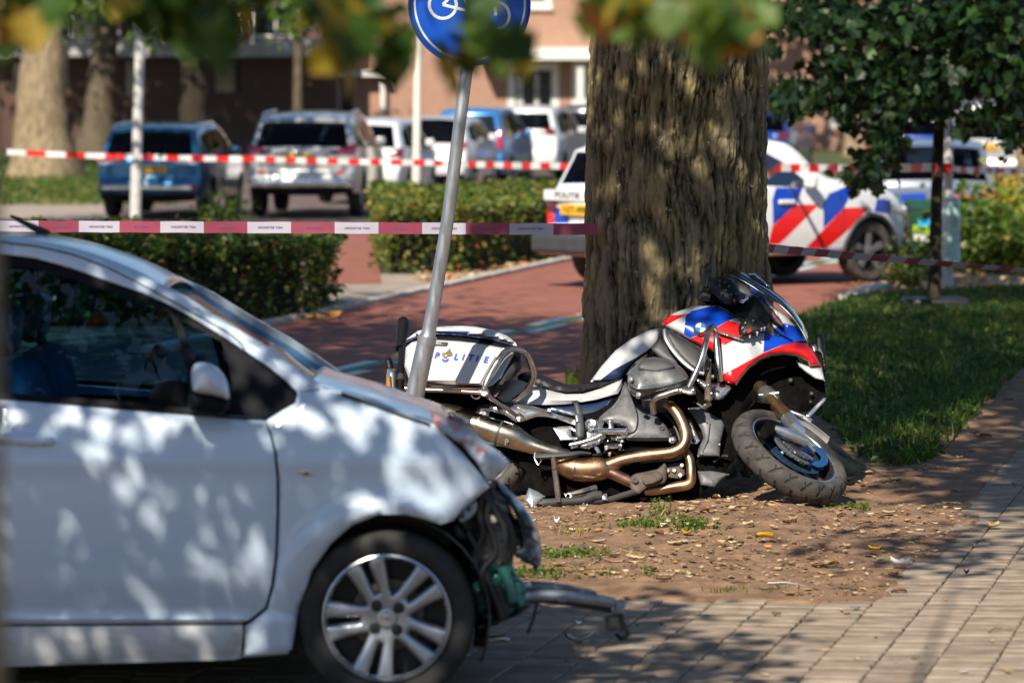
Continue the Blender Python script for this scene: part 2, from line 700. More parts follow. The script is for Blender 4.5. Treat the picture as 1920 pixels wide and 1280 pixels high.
# ------------------------------------------------------------------ brick pavement in the foreground
BD, BP = Vector((.2206, .9754, 0)), Vector((.996, -.09, 0))
ORG = Vector((1.482, 15.2, 0))             # inner corner where soil, driveway and path meet
bm_ = bpy.data.materials.new('paving_brick')
bm_.use_nodes = True
nt = bm_.node_tree
b = nt.nodes['Principled BSDF']
b.inputs['Roughness'].default_value = .8
b.inputs['Specular IOR Level'].default_value = .3
oi = nt.nodes.new('ShaderNodeObjectInfo')
tc = nt.nodes.new('ShaderNodeTexCoord')
geo = nt.nodes.new('ShaderNodeNewGeometry')
nz = nt.nodes.new('ShaderNodeTexNoise')
nz.inputs['Scale'].default_value = 9
nz.inputs['Detail'].default_value = 8
nt.links.new(geo.outputs['Position'], nz.inputs['Vector'])
nz2 = nt.nodes.new('ShaderNodeTexNoise')
nz2.inputs['Scale'].default_value = 160
nt.links.new(geo.outputs['Position'], nz2.inputs['Vector'])
rp = nt.nodes.new('ShaderNodeValToRGB')
rp.color_ramp.elements[0].position, rp.color_ramp.elements[1].position = .3, .72
rp.color_ramp.elements[0].color = (.205, .150, .108, 1)
rp.color_ramp.elements[1].color = (.40, .32, .24, 1)
ad = nt.nodes.new('ShaderNodeMath')
ad.operation = 'MULTIPLY_ADD'
ad.inputs[1].default_value = .22
nt.links.new(oi.outputs['Random'], ad.inputs[0])
ad2 = nt.nodes.new('ShaderNodeMath')
ad2.operation = 'MULTIPLY_ADD'
ad2.inputs[1].default_value = .25
nt.links.new(nz2.outputs[0], ad2.inputs[0])
ml = nt.nodes.new('ShaderNodeMath')
ml.operation = 'MULTIPLY_ADD'
ml.inputs[1].default_value = .75
ml.inputs[2].default_value = -.12
nt.links.new(nz.outputs[0], ml.inputs[0])
nt.links.new(ml.outputs[0], ad.inputs[2])
nt.links.new(ad.outputs[0], ad2.inputs[2])
nt.links.new(ad2.outputs[0], rp.inputs[0])
nt.links.new(rp.outputs[0], b.inputs['Base Color'])
bu = nt.nodes.new('ShaderNodeBump')
bu.inputs['Strength'].default_value = .25
bu.inputs['Distance'].default_value = .004
nt.links.new(nz2.outputs[0], bu.inputs['Height'])
nt.links.new(bu.outputs[0], b.inputs['Normal'])
M['paving_brick'] = bm_
M['joint_sand'] = mat('joint_sand', (.17, .115, .07), .95, col2=(.36, .28, .2), vscale=14, bump=.4, bscale=120, thr=(.4, .6))


def uv2w(u, v, z=0.0):
    p = ORG + BP * u + BD * v
    return Vector((p.x, p.y, z))


pavement = tag(obj('pavement', MB().poly([uv2w(-4.5, -4, -.011), uv2w(8, -4, -.011), uv2w(8, 45, -.011), uv2w(0.05, 45, -.011),
                                           uv2w(0.05, 0.02, -.011), uv2w(-4.5, .02, -.011)]), M['joint_sand'], smooth=False), kind='structure')
CW, RWB = .2155, .108


def brick_mb(hu=.1045, hv=.0495, ch=.006, z0=-.05, z1=.0):
    a = BP * hu
    c = BD * hv
    ai, ci = BP * (hu - ch), BD * (hv - ch)
    q = [(-1, -1), (1, -1), (1, 1), (-1, 1)]
    lo = [a * i + c * j + Vector((0, 0, z0)) for i, j in q]
    mi = [a * i + c * j + Vector((0, 0, z1 - ch * .7)) for i, j in q]
    hi = [ai * i + ci * j + Vector((0, 0, z1)) for i, j in q]
    fs = [(8, 9, 10, 11)]
    for k in range(4):
        k2 = (k + 1) % 4
        fs += [(k, k2, 4 + k2, 4 + k), (4 + k, 4 + k2, 8 + k2, 8 + k)]
    return lo + mi + hi, fs


bricks = []
rb = random.Random(3)
for i in range(-21, 36):
    off = (i % 2) * .5 + (.12 * math.sin(i * 3.7))
    for j in range(-38, 128):
        u, v = (i + .5) * CW, (j + off) * RWB
        if i < 0 and v > -.03:
            continue
        if i >= 0 and i < 2 and v > 1.2 + i * 2.3 and v < 99:      # ragged inner edge of the path
            edge = .02
        w = uv2w(u, v)
        if w.y < 12.6 or w.y > 29:
            continue
        px = CX + F * w.x / w.y
        if px > 2080 or px < -300:
            continue
        hid = px < 930 and w.y < 15.4 and w.y > 13.2 and px < 890
        bricks.append((hid, w.y, px, w))
inview = sorted([b_ for b_ in bricks if not b_[0] and -10 < b_[2] < 1930 and b_[1] > 13.05], key=lambda t: t[1])
near = set(id(b_) for b_ in inview[:300])
bv, bf = brick_mb()
proto = None
stv, stf = [], []
for b_ in bricks:
    w = b_[3]
    z = rb.uniform(-.004, .003)
    if id(b_) in near:
        if proto is None:
            proto = obj('brick', MB().add(bv, bf), M['paving_brick'], pavement, smooth=False)
            o = proto
        else:
            o = proto.copy()
            COL.objects.link(o)
            o.parent = pavement
        o.location = (w.x + rb.uniform(-.0015, .0015), w.y + rb.uniform(-.0015, .0015), z)
        o.rotation_euler = (rb.uniform(-.012, .012), rb.uniform(-.01, .01), rb.uniform(-.012, .012))
    else:
        n0 = len(stv)
        tx, ty = rb.uniform(-.012, .012), rb.uniform(-.01, .01)
        stv += [(p.x + w.x, p.y + w.y, p.z + z + p.x * ty + p.y * tx) for p in bv]
        stf += [tuple(i + n0 for i in f) for f in bf]
npobj('brick_field', stv, stf, M['paving_brick'], pavement, smooth=False)['kind'] = 'stuff'
far_path = sheet('path_far_end', [uv2w(.04, 13.9), uv2w(8, 13.9), uv2w(8, 40), uv2w(.04, 40)], M['parking_brick'], -.006)

# ------------------------------------------------------------------ soil verge with its mound
M['dirt'] = mat('dirt', (.145, .080, .043), .95, col2=(.32, .19, .108), vscale=7, bump=.9, bscale=55, thr=(.32, .68), detail=10)
xs = np.concatenate([np.arange(-3.2, 3.3, .022), np.arange(3.3, 9, .15)])
ys = np.concatenate([np.arange(14.9, 20.5, .026), np.arange(20.5, 27, .07), np.arange(27, 46, .25)])
X, Y = np.meshgrid(xs, ys)
es = np.sin(X * 9) * .012 + (fbm(X * 6, Y * 6, 3, 5) - .5) * .12
u_ = (X - ORG.x) - (Y - ORG.y) * .2262
inside = (Y + (X - ORG.x) * .09 > 15.2 + es) & (u_ < .02 + es * .8 + np.where((Y > 16.6) & (Y < 18.3), .10, 0))
rl = (X - RC.x) * P_.x + (Y - RC.y) * P_.y
inside &= rl > RW + .04 + es
inside &= (Y < 39) 
Zd = (fbm(X * 1.6, Y * 1.6, 3, 1) - .5) * .05 + (fbm(X * 9, Y * 9, 4, 2) - .5) * .035 + (fbm(X * 30, Y * 30, 2, 3) - .5) * .014 + .014
md = lambda cx, cy, r, h: h * np.exp(-(((X - cx) ** 2 + (Y - cy) ** 2) / r ** 2))
Zd += md(1.05, 18.15, .42, .05) + md(.55, 18.35, .3, .02) + md(1.5, 18.9, .3, -.02)
# hollow towards the paving, so that the edge is flush
ulim = .02 + es * .8 + np.where((Y > 16.6) & (Y < 18.3), .10, 0)
edge = np.minimum(np.clip((Y + (X - ORG.x) * .09 - 15.2) / .25, 0, 1), np.clip((ulim - u_) / .4, 0, 1))
Zd = Zd * (.05 + .95 * edge) + .001
Zd[~inside] = -.06


def dirt_z(x, y):
    i = min(max(int(np.searchsorted(xs, x)), 0), len(xs) - 1)
    j = min(max(int(np.searchsorted(ys, y)), 0), len(ys) - 1)
    return float(Zd[j, i])


nx, ny = len(xs), len(ys)
idx = np.arange(nx * ny).reshape(ny, nx)
quads = np.stack([idx[:-1, :-1], idx[:-1, 1:], idx[1:, 1:], idx[1:, :-1]], -1).reshape(-1, 4)
keep = (Zd.ravel()[quads] > -.055).any(1)
tag(npobj('soil_verge', np.stack([X, Y, Zd], -1).reshape(-1, 3), quads[keep], M['dirt']), kind='structure')

# ------------------------------------------------------------------ scatter: litter, grass, leaves
TAN = [mat('litter_tan', (.42, .29, .15), .8), mat('litter_brown', (.2, .11, .05), .85), mat('litter_pale', (.58, .46, .3), .8), mat('litter_dark', (.06, .04, .028), .9),
       mat('litter_orange', (.5, .22, .05), .75)]


def chips(name, pts, smin, smax, mats, seed, parent=None, lift=.004, weights=None, flat=.35, kind='stuff'):
    """small curled bits lying on the ground"""
    r = np.random.default_rng(seed)
    n = len(pts)
    pts = np.asarray(pts, float)
    a = r.uniform(0, 6.28, n)
    s = smin + (smax - smin) * r.random(n) ** 3
    asp = r.uniform(.3, .8, n)
    tx, ty = r.normal(0, flat, n), r.normal(0, flat, n)
    V = np.zeros((n, 6, 3))
    loc = [(-1, -.1, .1), (-.3, -1, 0), (.6, -.8, .05), (1, .05, .2), (.4, .9, .02), (-.5, .8, .06)]
    for k, (lx, ly, lz) in enumerate(loc):
        x, y = lx * s, ly * s * asp
        V[:, k, 0] = pts[:, 0] + x * np.cos(a) - y * np.sin(a)
        V[:, k, 1] = pts[:, 1] + x * np.sin(a) + y * np.cos(a)
        V[:, k, 2] = pts[:, 2] + lift + np.abs(x * tx + y * ty) + lz * s * .25
    Fq = (np.arange(n)[:, None, None] * 6 + np.array([[0, 1, 2, 3], [0, 3, 4, 5]])[None]).reshape(-1, 4)
    mi = np.repeat(r.choice(len(mats), n, p=weights), 2)
    o = npobj(name, V.reshape(-1, 3), Fq, mats, parent, False, mi)
    if kind:
        o['kind'] = kind
    return o


r = np.random.default_rng(21)
pts = []
while len(pts) < 6500:
    y = r.uniform(15.15, 20.5)
    x = r.uniform(-1, 3)
    z = dirt_z(x, y)
    if z > -.05 and fbm(x * 2.0, y * 2.0, 3, 31) + r.uniform(-.13, .13) > .52:
        pts.append((x, y, z))
chips('leaf_litter', pts, .003, .024, TAN, 5, weights=[.34, .36, .1, .15, .05])
pts = [(x, y, 0.0) for x, y in zip(r.uniform(-.2, 3.2, 420), r.uniform(13.1, 22, 420)) if dirt_z(x, y) < -.05]
chips('pavement_litter', pts, .003, .016, TAN, 6, weights=[.3, .3, .15, .2, .05], lift=.003)
pts = []
for k in range(900):
    q = gp(r.uniform(780, 1070), r.uniform(485, 528))
    if (q.x - RC.x) * P_.x + (q.y - RC.y) * P_.y < -RW - .1:
        pts.append((q.x, q.y, -.005))
for k in range(500):
    q = gp(r.uniform(1600, 1930), r.uniform(512, 556))
    pts.append((q.x, q.y, .0))
for k in range(260):
    q = gp(r.uniform(500, 640), r.uniform(565, 605))
    pts.append((q.x, q.y, .0))
chips('fallen_leaf_carpet', pts, .02, .09, [TAN[0], TAN[2], TAN[4], TAN[1]], 7, weights=[.3, .2, .35, .15])
pts = []
for k in range(120):
    q = gp(r.uniform(480, 1600), r.uniform(500, 715))
    if abs((q.x - RC.x) * P_.x + (q.y - RC.y) * P_.y) < RW:
        pts.append((q.x, q.y, -.01))
chips('road_leaf_litter', pts, .02, .05, [TAN[0], TAN[1], TAN[4]], 8, weights=[.4, .3, .3])


def blades(name, pts, h0, h1, w, mats, seed, parent=None, lean=.5, weights=None, kind='stuff', label=None):
    r = np.random.default_rng(seed)
    n = len(pts)
    P = np.asarray(pts, float)
    a = r.uniform(0, 6.28, n)
    h = r.uniform(h0, h1, n) * r.uniform(.6, 1, n)
    ww = w * r.uniform(.6, 1.3, n)
    ld = r.uniform(0, 6.28, n)
    le = np.abs(r.normal(0, lean, n))
    dx, dy = np.cos(ld) * le, np.sin(ld) * le
    sx, sy = np.cos(a) * ww, np.sin(a) * ww
    V = np.zeros((n, 5, 3))
    V[:, 0] = P + np.stack([-sx, -sy, -0.01 + 0 * sx], 1)
    V[:, 1] = P + np.stack([sx, sy, -0.01 + 0 * sx], 1)
    mid = P + np.stack([dx * h * .35, dy * h * .35, h * .6], 1)
    V[:, 2] = mid + np.stack([sx * .8, sy * .8, 0 * sx], 1)
    V[:, 3] = mid - np.stack([sx * .8, sy * .8, 0 * sx], 1)
    V[:, 4] = P + np.stack([dx * h, dy * h, h * (1 - .35 * np.minimum(le, 1))], 1)
    T = np.array([[0, 1, 2], [0, 2, 3], [3, 2, 4]])
    Fq = (np.arange(n)[:, None, None] * 5 + T[None]).reshape(-1, 3)
    mi = np.repeat(r.choice(len(mats), n, p=weights), 3)
    o = npobj(name, V.reshape(-1, 3), Fq, mats, parent, False, mi)
    if kind:
        o['kind'] = kind
    return o


GR = [leaf_mat('grass_dark', (.035, .085, .012)), leaf_mat('grass_green', (.07, .135, .02)), leaf_mat('grass_yellow', (.17, .17, .04)), leaf_mat('grass_dry', (.34, .26, .12))]
gpoly = [(1500, 596), (1560, 572), (1650, 556), (1930, 543), (1990, 640), (1915, 690), (1840, 770), (1760, 860), (1700, 885), (1620, 880), (1560, 800), (1490, 760), (1440, 640)]
pts = []
while len(pts) < 36000:
    n = 4000
    q = np.stack([r.uniform(1400, 1990, n), r.uniform(540, 900, n)], 1)
    # even spread on the ground rather than in the picture
    k = inpoly(q, gpoly) & (r.random(n) < ((165 + 380) / (q[:, 1] - 165 + 170)) ** 3)
    for px, py in q[k]:
        g = gp(px, py)
        edge = min(1, (905 - py) / 150 + r.uniform(-.3, .3))
        if fbm(g.x * 1.5, g.y * 1.5, 3, 40) + edge * .35 > .5:
            pts.append((g.x, g.y, max(0, dirt_z(g.x, g.y))))
blades('verge_grass', pts, .03, .13, .006, GR, 9, weights=[.52, .33, .09, .06], lean=1.0)
GCOV = pts[::4]
pts = []
for k in range(6000):
    g = gp(r.uniform(-60, 330), r.uniform(292, 384))
    pts.append((g.x, g.y, 0))
blades('lawn_grass', pts, .06, .2, .025, GR, 10, weights=[.1, .5, .35, .05], lean=.6)
pts = [(*gp(r.uniform(1060, 1110), r.uniform(705, 722)).xy, 0) for k in range(150)]
blades('tree_foot_grass', pts, .04, .1, .005, GR, 12, weights=[.3, .5, .15, .05])
# ------------------------------------------------------------------ brick building far behind
def brick_wall_mat(name, c1, c2, cm):
    m = bpy.data.materials.new(name)
    m.use_nodes = True
    nt = m.node_tree
    b = nt.nodes['Principled BSDF']
    b.inputs['Roughness'].default_value = .9
    tc = nt.nodes.new('ShaderNodeTexCoord')
    mp = nt.nodes.new('ShaderNodeMapping')
    mp.inputs['Rotation'].default_value = (math.pi / 2, 0, 0)
    br = nt.nodes.new('ShaderNodeTexBrick')
    br.inputs['Scale'].default_value = 1
    br.inputs['Brick Width'].default_value = .22
    br.inputs['Row Height'].default_value = .075
    br.inputs['Mortar Size'].default_value = .012
    br.inputs['Color1'].default_value = (*c1, 1)
    br.inputs['Color2'].default_value = (*c2, 1)
    br.inputs['Mortar'].default_value = (*cm, 1)
    nt.links.new(tc.outputs['Object'], mp.inputs[0])
    nt.links.new(mp.outputs[0], br.inputs[0])
    nt.links.new(br.outputs[0], b.inputs['Base Color'])
    bp = nt.nodes.new('ShaderNodeBump')
    bp.inputs['Strength'].default_value = .5
    bp.inputs['Distance'].default_value = .01
    nt.links.new(br.outputs['Fac'], bp.inputs['Height'])
    bp.invert = True
    nt.links.new(bp.outputs[0], b.inputs['Normal'])
    return m


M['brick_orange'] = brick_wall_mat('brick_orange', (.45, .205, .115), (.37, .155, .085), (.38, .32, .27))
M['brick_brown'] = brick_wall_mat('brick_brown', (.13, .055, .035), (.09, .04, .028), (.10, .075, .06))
M['concrete_band'] = mat('concrete_band', (.42, .41, .39), .85, var=.12, vscale=1.5)
M['frame_white'] = mat('frame_white', (.78, .76, .70), .5)
M['pane_dark'] = mat('pane_dark', (.012, .016, .018), .06, spec=.8)
M['curtain'] = mat('curtain', (.5, .55, .5), .9, col2=(.7, .72, .66), vscale=6, stretch=(6, 1, 1))
YB = 130.0


def wall_with_holes(name, x0, x1, z0, z1, y, holes, m, parent, th=.3):
    """upright wall facing the street; the holes are (x0, z0, x1, z1)"""
    mb = MB()
    xs_ = sorted({x0, x1} | {h[0] for h in holes} | {h[2] for h in holes})
    zs_ = sorted({z0, z1} | {h[1] for h in holes} | {h[3] for h in holes})
    for i in range(len(xs_) - 1):
        for j in range(len(zs_) - 1):
            cx, cz = (xs_[i] + xs_[i + 1]) / 2, (zs_[j] + zs_[j + 1]) / 2
            if any(h[0] < cx < h[2] and h[1] < cz < h[3] for h in holes):
                continue
            mb.poly([(xs_[i], y, zs_[j]), (xs_[i + 1], y, zs_[j]), (xs_[i + 1], y, zs_[j + 1]), (xs_[i], y, zs_[j + 1])])
    for h in holes:
        a, b_, c, d = h
        q = [(a, b_), (c, b_), (c, d), (a, d)]
        for k in range(4):
            p0, p1 = q[k], q[(k + 1) % 4]
            mb.poly([(p0[0], y, p0[1]), (p1[0], y, p1[1]), (p1[0], y + th, p1[1]), (p0[0], y + th, p0[1])])
    return obj(name, mb, m, parent, smooth=False, fix=False)


def bx(px0, py0, px1, py1, Y=YB):
    a, b_ = at(px0, py1, Y), at(px1, py0, Y)
    return (a.x, a.z, b_.x, b_.z)


def window(h, y, parent, nx=1, nz=1, fr=.09, frame='frame_white', bar=.05, curtain=False, name='window'):
    x0, z0, x1, z1 = h
    mb = MB()
    for (a, b_, c, d) in ((x0, z0, x0 + fr, z1), (x1 - fr, z0, x1, z1), (x0 + fr, z0, x1 - fr, z0 + fr), (x0 + fr, z1 - fr, x1 - fr, z1)):
        mb.box(((a + c) / 2, y, (b_ + d) / 2), (c - a, .1, d - b_))
    for i in range(1, nx):
        x = x0 + (x1 - x0) * i / nx
        mb.box((x, y + .002, (z0 + z1) / 2), (bar, .08, z1 - z0 - 2 * fr))
    for j in range(1, nz):
        z = z0 + (z1 - z0) * j / nz
        mb.box(((x0 + x1) / 2, y + .004, z), (x1 - x0 - 2 * fr, .07, bar))
    w = obj(name, mb, M[frame], parent, smooth=False)
    p = obj('pane', MB().box(((x0 + x1) / 2, y + .06, (z0 + z1) / 2), (x1 - x0 - fr, .02, z1 - z0 - fr)), M['pane_dark'], w, smooth=False)
    if curtain:
        for cx in (x0 + (x1 - x0) * .16, x0 + (x1 - x0) * .62):
            obj('curtain', MB().box((cx, y + .045, (z0 + z1) / 2), ((x1 - x0) * .14, .008, (z1 - z0) * .93)), M['curtain'], w, smooth=False)
    return w


# orange brick house, right half
hx0, hx1 = at(660, 0, YB).x, at(1990, 0, YB).x + 6
H1 = thing('brick_house', 'orange brick house with a white porch roof and white framed windows behind the parked cars', 'house', (0, YB, 0))
win1 = bx(952, 118, 1048, 262)
door1 = bx(1072, 118, 1104, 300)
up1 = bx(880, -30, 1034, 14)
w2 = bx(1556, 118, 1600, 240)
w3 = bx(1690, 20, 1760, 170)
d0 = bx(632, 148, 722, 262)
wall_with_holes('wall', hx0, hx1, 0, 9, YB, [win1, door1, up1, w2, w3], M['brick_orange'], H1)
window(win1, YB + .06, H1, 1, 1, .26, curtain=False)
gb = MB()
x0, z0, x1, z1 = win1
for j in range(1, 4):
    gb.box(((x0 + x1) / 2 + .05, YB + .02, z0 + (z1 - z0) * (.15 + .24 * j)), (x1 - x0 - .55, .05, .05))
for i in range(1, 3):
    gb.box((x0 + .26 + (x1 - x0 - .52) * i / 3, YB + .026, (z0 + z1) / 2), (.045, .05, z1 - z0 - .55))
obj('glazing_bar', gb, M['ink'], H1, smooth=False)
for cx in (.24, .58):
    obj('curtain', MB().box((x0 + (x1 - x0) * cx, YB + .055, (z0 + z1) / 2), (.2, .012, z1 - z0 - .6)), M['curtain'], H1, smooth=False)
window(door1, YB + .06, H1, 1, 1, .22, name='door')
window(up1, YB + .06, H1, 3, 1, .2)
window(w2, YB + .06, H1, 1, 2, .16)
window(w3, YB + .06, H1, 2, 2, .12)
obj('window_sill', MB().box(((up1[0] + up1[2]) / 2, YB - .06, up1[1] - .05), (up1[2] - up1[0] + .1, .2, .1)), M['frame_white'], H1, bevel=.01)
a, b_ = at(900, 113, YB - 1.2), at(1240, 90, YB - 1.2)
obj('porch_roof', MB().box(((a.x + b_.x) / 2, YB - .7, (a.z + b_.z) / 2), (b_.x - a.x, 1.39, b_.z - a.z)), M['frame_white'], H1, bevel=.02)
p = at(1088, 120, YB - 1.1)
obj('porch_post', MB().box((p.x, YB - 1.0, p.z / 2), (.22, .22, p.z - .02)), M['frame_white'], H1, bevel=.01)
obj('roof', MB().prism([(hx0 - .3, YB - .6, 9.003), (hx0 - .3, YB + 5, 12), (hx0 - .3, YB + 10.6, 9.003)], (hx1 - hx0 + .6, 0, 0)), mat('roof_tile', (.12, .05, .035), .8, var=.2, vscale=3), H1, smooth=False)
for wx in (hx0 + .15, hx1 - .15):
    obj('side_wall', MB().box((wx, YB + 5.16, 4.5), (.3, 9.7, 9)), M['brick_orange'], H1, smooth=False)

# dark brick block, left half, with its concrete band
H2 = thing('apartment_block', 'dark brown brick block in the shade with a pale concrete band above the ground floor', 'building', (0, YB - 3, 0))
YL = YB - 3
lx0, lx1 = at(-120, 0, YL).x - 20, at(628, 0, YL).x
hs = [bx(400, 112, 452, 176, YL), bx(232, 112, 262, 185, YL), bx(20, 115, 52, 176, YL)]
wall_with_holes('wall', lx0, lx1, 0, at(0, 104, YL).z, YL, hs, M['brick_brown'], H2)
for h in hs:
    window(h, YL + .08, H2, 1, 1, .06, 'ink')
za, zb = at(0, 107, YL).z, at(0, 74, YL).z
obj('concrete_band', MB().box(((lx0 + lx1) / 2, YL - .35, (za + zb) / 2), (lx1 - lx0, 1.1, zb - za)), M['concrete_band'], H2, smooth=False)
ups = [bx(x, 8, x + 92, 70, YL) for x in (-100, 10, 130, 250, 470)] + [bx(366, 8, 452, 70, YL), ]
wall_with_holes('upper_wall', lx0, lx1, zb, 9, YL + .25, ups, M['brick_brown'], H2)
for h in ups:
    window(h, YL + .3, H2, 2, 1, .07)
obj('side_wall', MB().box((lx1 - .15, YL + 5.2, 4.5), (.298, 9.7, 9)), M['brick_brown'], H2, smooth=False)
obj('flat_roof', MB().box(((lx0 + lx1) / 2, YL + 5, 9.1), (lx1 - lx0 + .4, 10.8, .19)), M['concrete_band'], H2, smooth=False)
# recessed entrance between the two buildings
E1 = thing('entrance_porch', 'dark recessed entrance with white posts between the two brick buildings', 'porch', (at(675, 0, YB).x, YB + 1.5, 0))
ex0, ex1 = lx1 + .005, hx0 - .005
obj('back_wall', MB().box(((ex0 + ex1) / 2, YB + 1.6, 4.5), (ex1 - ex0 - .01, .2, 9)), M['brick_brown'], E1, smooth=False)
for px in (633, 718):
    p = at(px, 150, YB - .3)
    obj('post', MB().box((p.x, YB - .3, p.z / 2), (.16, .16, p.z)), M['frame_white'], E1, bevel=.01)
p = at(675, 142, YB - .2)
obj('door_leaf', MB().box((p.x, YB + 1.4, 1.1), (.95, .08, 2.2)), M['ink'], E1, smooth=False)
obj('lintel', MB().box((p.x, YB - .35, p.z + .07), (2.0, .5, .2)), M['frame_white'], E1, bevel=.01)

# ------------------------------------------------------------------ the big trunk
def bark_mat(name, furrow, ridge, algae, alg=.5, lich=True, scale=1.0, attr=True):
    m = bpy.data.materials.new(name)
    m.use_nodes = True
    nt = m.node_tree
    L = nt.links.new
    b = nt.nodes['Principled BSDF']
    b.inputs['Roughness'].default_value = .92
    b.inputs['Specular IOR Level'].default_value = .2
    tc = nt.nodes.new('ShaderNodeTexCoord')
    mp = nt.nodes.new('ShaderNodeMapping')
    mp.inputs['Scale'].default_value = (scale, scale, .16 * scale)
    L(tc.outputs['Object'], mp.inputs[0])
    n1 = nt.nodes.new('ShaderNodeTexNoise')
    n1.inputs['Scale'].default_value = 34
    n1.inputs['Detail'].default_value = 8
    n1.inputs['Distortion'].default_value = .6
    L(mp.outputs[0], n1.inputs['Vector'])
    rp = nt.nodes.new('ShaderNodeValToRGB')
    rp.color_ramp.elements[0].position, rp.color_ramp.elements[1].position = .3, .72
    rp.color_ramp.elements[0].color = (*furrow, 1)
    rp.color_ramp.elements[1].color = (*ridge, 1)
    src = n1.outputs[0]
    if attr:
        at_ = nt.nodes.new('ShaderNodeAttribute')
        at_.attribute_name = 'relief'
        mm = nt.nodes.new('ShaderNodeMath')
        mm.operation = 'MULTIPLY_ADD'
        mm.inputs[1].default_value = .3
        L(n1.outputs[0], mm.inputs[0])
        m2 = nt.nodes.new('ShaderNodeMath')
        m2.operation = 'MULTIPLY'
        m2.inputs[1].default_value = .7
        L(at_.outputs['Fac'], m2.inputs[0])
        L(m2.outputs[0], mm.inputs[2])
        src = mm.outputs[0]
    L(src, rp.inputs[0])
    n2 = nt.nodes.new('ShaderNodeTexNoise')
    n2.inputs['Scale'].default_value = 2.6
    n2.inputs['Detail'].default_value = 6
    L(tc.outputs['Object'], n2.inputs['Vector'])
    r2 = nt.nodes.new('ShaderNodeValToRGB')
    r2.color_ramp.elements[0].position, r2.color_ramp.elements[1].position = .42, .66
    r2.color_ramp.elements[1].color = (alg, alg, alg, 1)
    r2.color_ramp.elements[0].color = (0, 0, 0, 1)
    L(n2.outputs[0], r2.inputs[0])
    mx = nt.nodes.new('ShaderNodeMix')
    mx.data_type = 'RGBA'
    mx.blend_type = 'MIX'
    L(r2.outputs[0], mx.inputs['Factor'])
    L(rp.outputs[0], mx.inputs[6])
    ml = nt.nodes.new('ShaderNodeMix')
    ml.data_type = 'RGBA'
    ml.blend_type = 'MULTIPLY'
    ml.inputs['Factor'].default_value = 1
    L(rp.outputs[0], ml.inputs[6])
    ml.inputs[7].default_value = (*algae, 1)
    L(ml.outputs[2], mx.inputs[7])
    out = mx.outputs[2]
    if lich:
        n3 = nt.nodes.new('ShaderNodeTexNoise')
        n3.inputs['Scale'].default_value = 26
        n3.inputs['Detail'].default_value = 4
        n3.inputs['Roughness'].default_value = .7
        mp3 = nt.nodes.new('ShaderNodeMapping')
        mp3.inputs['Scale'].default_value = (1, 1, .7)
        L(tc.outputs['Object'], mp3.inputs[0])
        L(mp3.outputs[0], n3.inputs['Vector'])
        r3 = nt.nodes.new('ShaderNodeValToRGB')
        r3.color_ramp.elements[0].position, r3.color_ramp.elements[1].position = .64, .70
        r3.color_ramp.elements[0].color = (0, 0, 0, 1)
        r3.color_ramp.elements[1].color = (.75, .75, .75, 1)
        L(n3.outputs[0], r3.inputs[0])
        m3 = nt.nodes.new('ShaderNodeMix')
        m3.data_type = 'RGBA'
        L(r3.outputs[0], m3.inputs['Factor'])
        L(out, m3.inputs[6])
        m3.inputs[7].default_value = (.42, .42, .33, 1)
        out = m3.outputs[2]
    L(out, b.inputs['Base Color'])
    bp = nt.nodes.new('ShaderNodeBump')
    bp.inputs['Strength'].default_value = .8
    bp.inputs['Distance'].default_value = .02
    L(n1.outputs[0], bp.inputs['Height'])
    L(bp.outputs[0], b.inputs['Normal'])
    return m


M['bark_big'] = bark_mat('bark_olive', (.009, .007, .005), (.225, .18, .11), (1.12, 1.1, .68), .7)
M['bark_pale'] = bark_mat('bark_pale', (.12, .085, .05), (.42, .32, .2), (1, 1, .8), .4, False, .5, attr=False)
M['bark_dark'] = bark_mat('bark_dark', (.015, .012, .009), (.07, .055, .04), (1, 1.05, .8), .4, False, 1, attr=False)
M['bark_grey'] = bark_mat('bark_grey', (.04, .032, .022), (.2, .155, .105), (1, 1, .75), .5, False, .6, attr=False)

TX, TY = (1268 - CX) / F * 20.4, 20.4
BT = thing('street_tree', 'huge old street tree with a thick furrowed trunk behind the fallen police motorcycle', 'tree', (TX, TY, 0))
zs = np.concatenate([np.linspace(-.12, 2.75, 470), np.linspace(2.8, 7.5, 40)])
th = np.concatenate([np.linspace(-math.pi - .5, .5, 420), np.linspace(.55, math.pi - .55, 50)])   # dense on the side towards the street
TH, Z = np.meshgrid(th, zs)
sprof_z = np.array([-.2, 0, .3, .6, 1.0, 1.35, 1.8, 2.2, 2.6, 4, 7.5])
sprof_r = np.array([.62, .585, .525, .50, .487, .484, .482, .476, .470, .45, .36])
R0 = np.interp(Z, sprof_z, sprof_r)


def lobe(a, w, amp, hz):
    d = (TH - a + math.pi) % (2 * math.pi) - math.pi
    return amp * np.exp(-(d / w) ** 2) * np.exp(-np.maximum(Z, 0) / hz)


R0 = R0 + lobe(-.30, .30, .62, .30) + lobe(-1.9, .35, .12, .2) + lobe(-2.9, .4, .10, .22) + lobe(.6, .4, .35, .25) + lobe(2.0, .5, .3, .25)
arc = TH * .48
wob = (fbm(arc * 3, Z * 1.3, 3, 60) - .5)
c1 = np.abs(fbm(arc * 20 + wob * 3.2, Z * 3.0, 4, 61) - .5) * 2
c2 = np.abs(fbm(arc * 40 + wob * 4, Z * 9, 3, 62) - .5) * 2
rel = np.clip(c1 * 2.1, 0, 1) ** .7 * .65 + np.clip(c2 * 2.2, 0, 1) ** .8 * .35
fine = fbm(arc * 52, Z * 34, 3, 63)
bump_r = (rel - .5) * .034 + (fine - .5) * .013 + (fbm(arc * 2.2, Z * 1.1, 3, 64) - .5) * .05
bl = lambda a, z, w, h, amp: amp * np.exp(-(((TH - a) / w) ** 2 + ((Z - z) / h) ** 2))
bump_r += bl(-.08, .98, .16, .12, .03) + bl(-math.pi + .1, .92, .14, .14, .02)
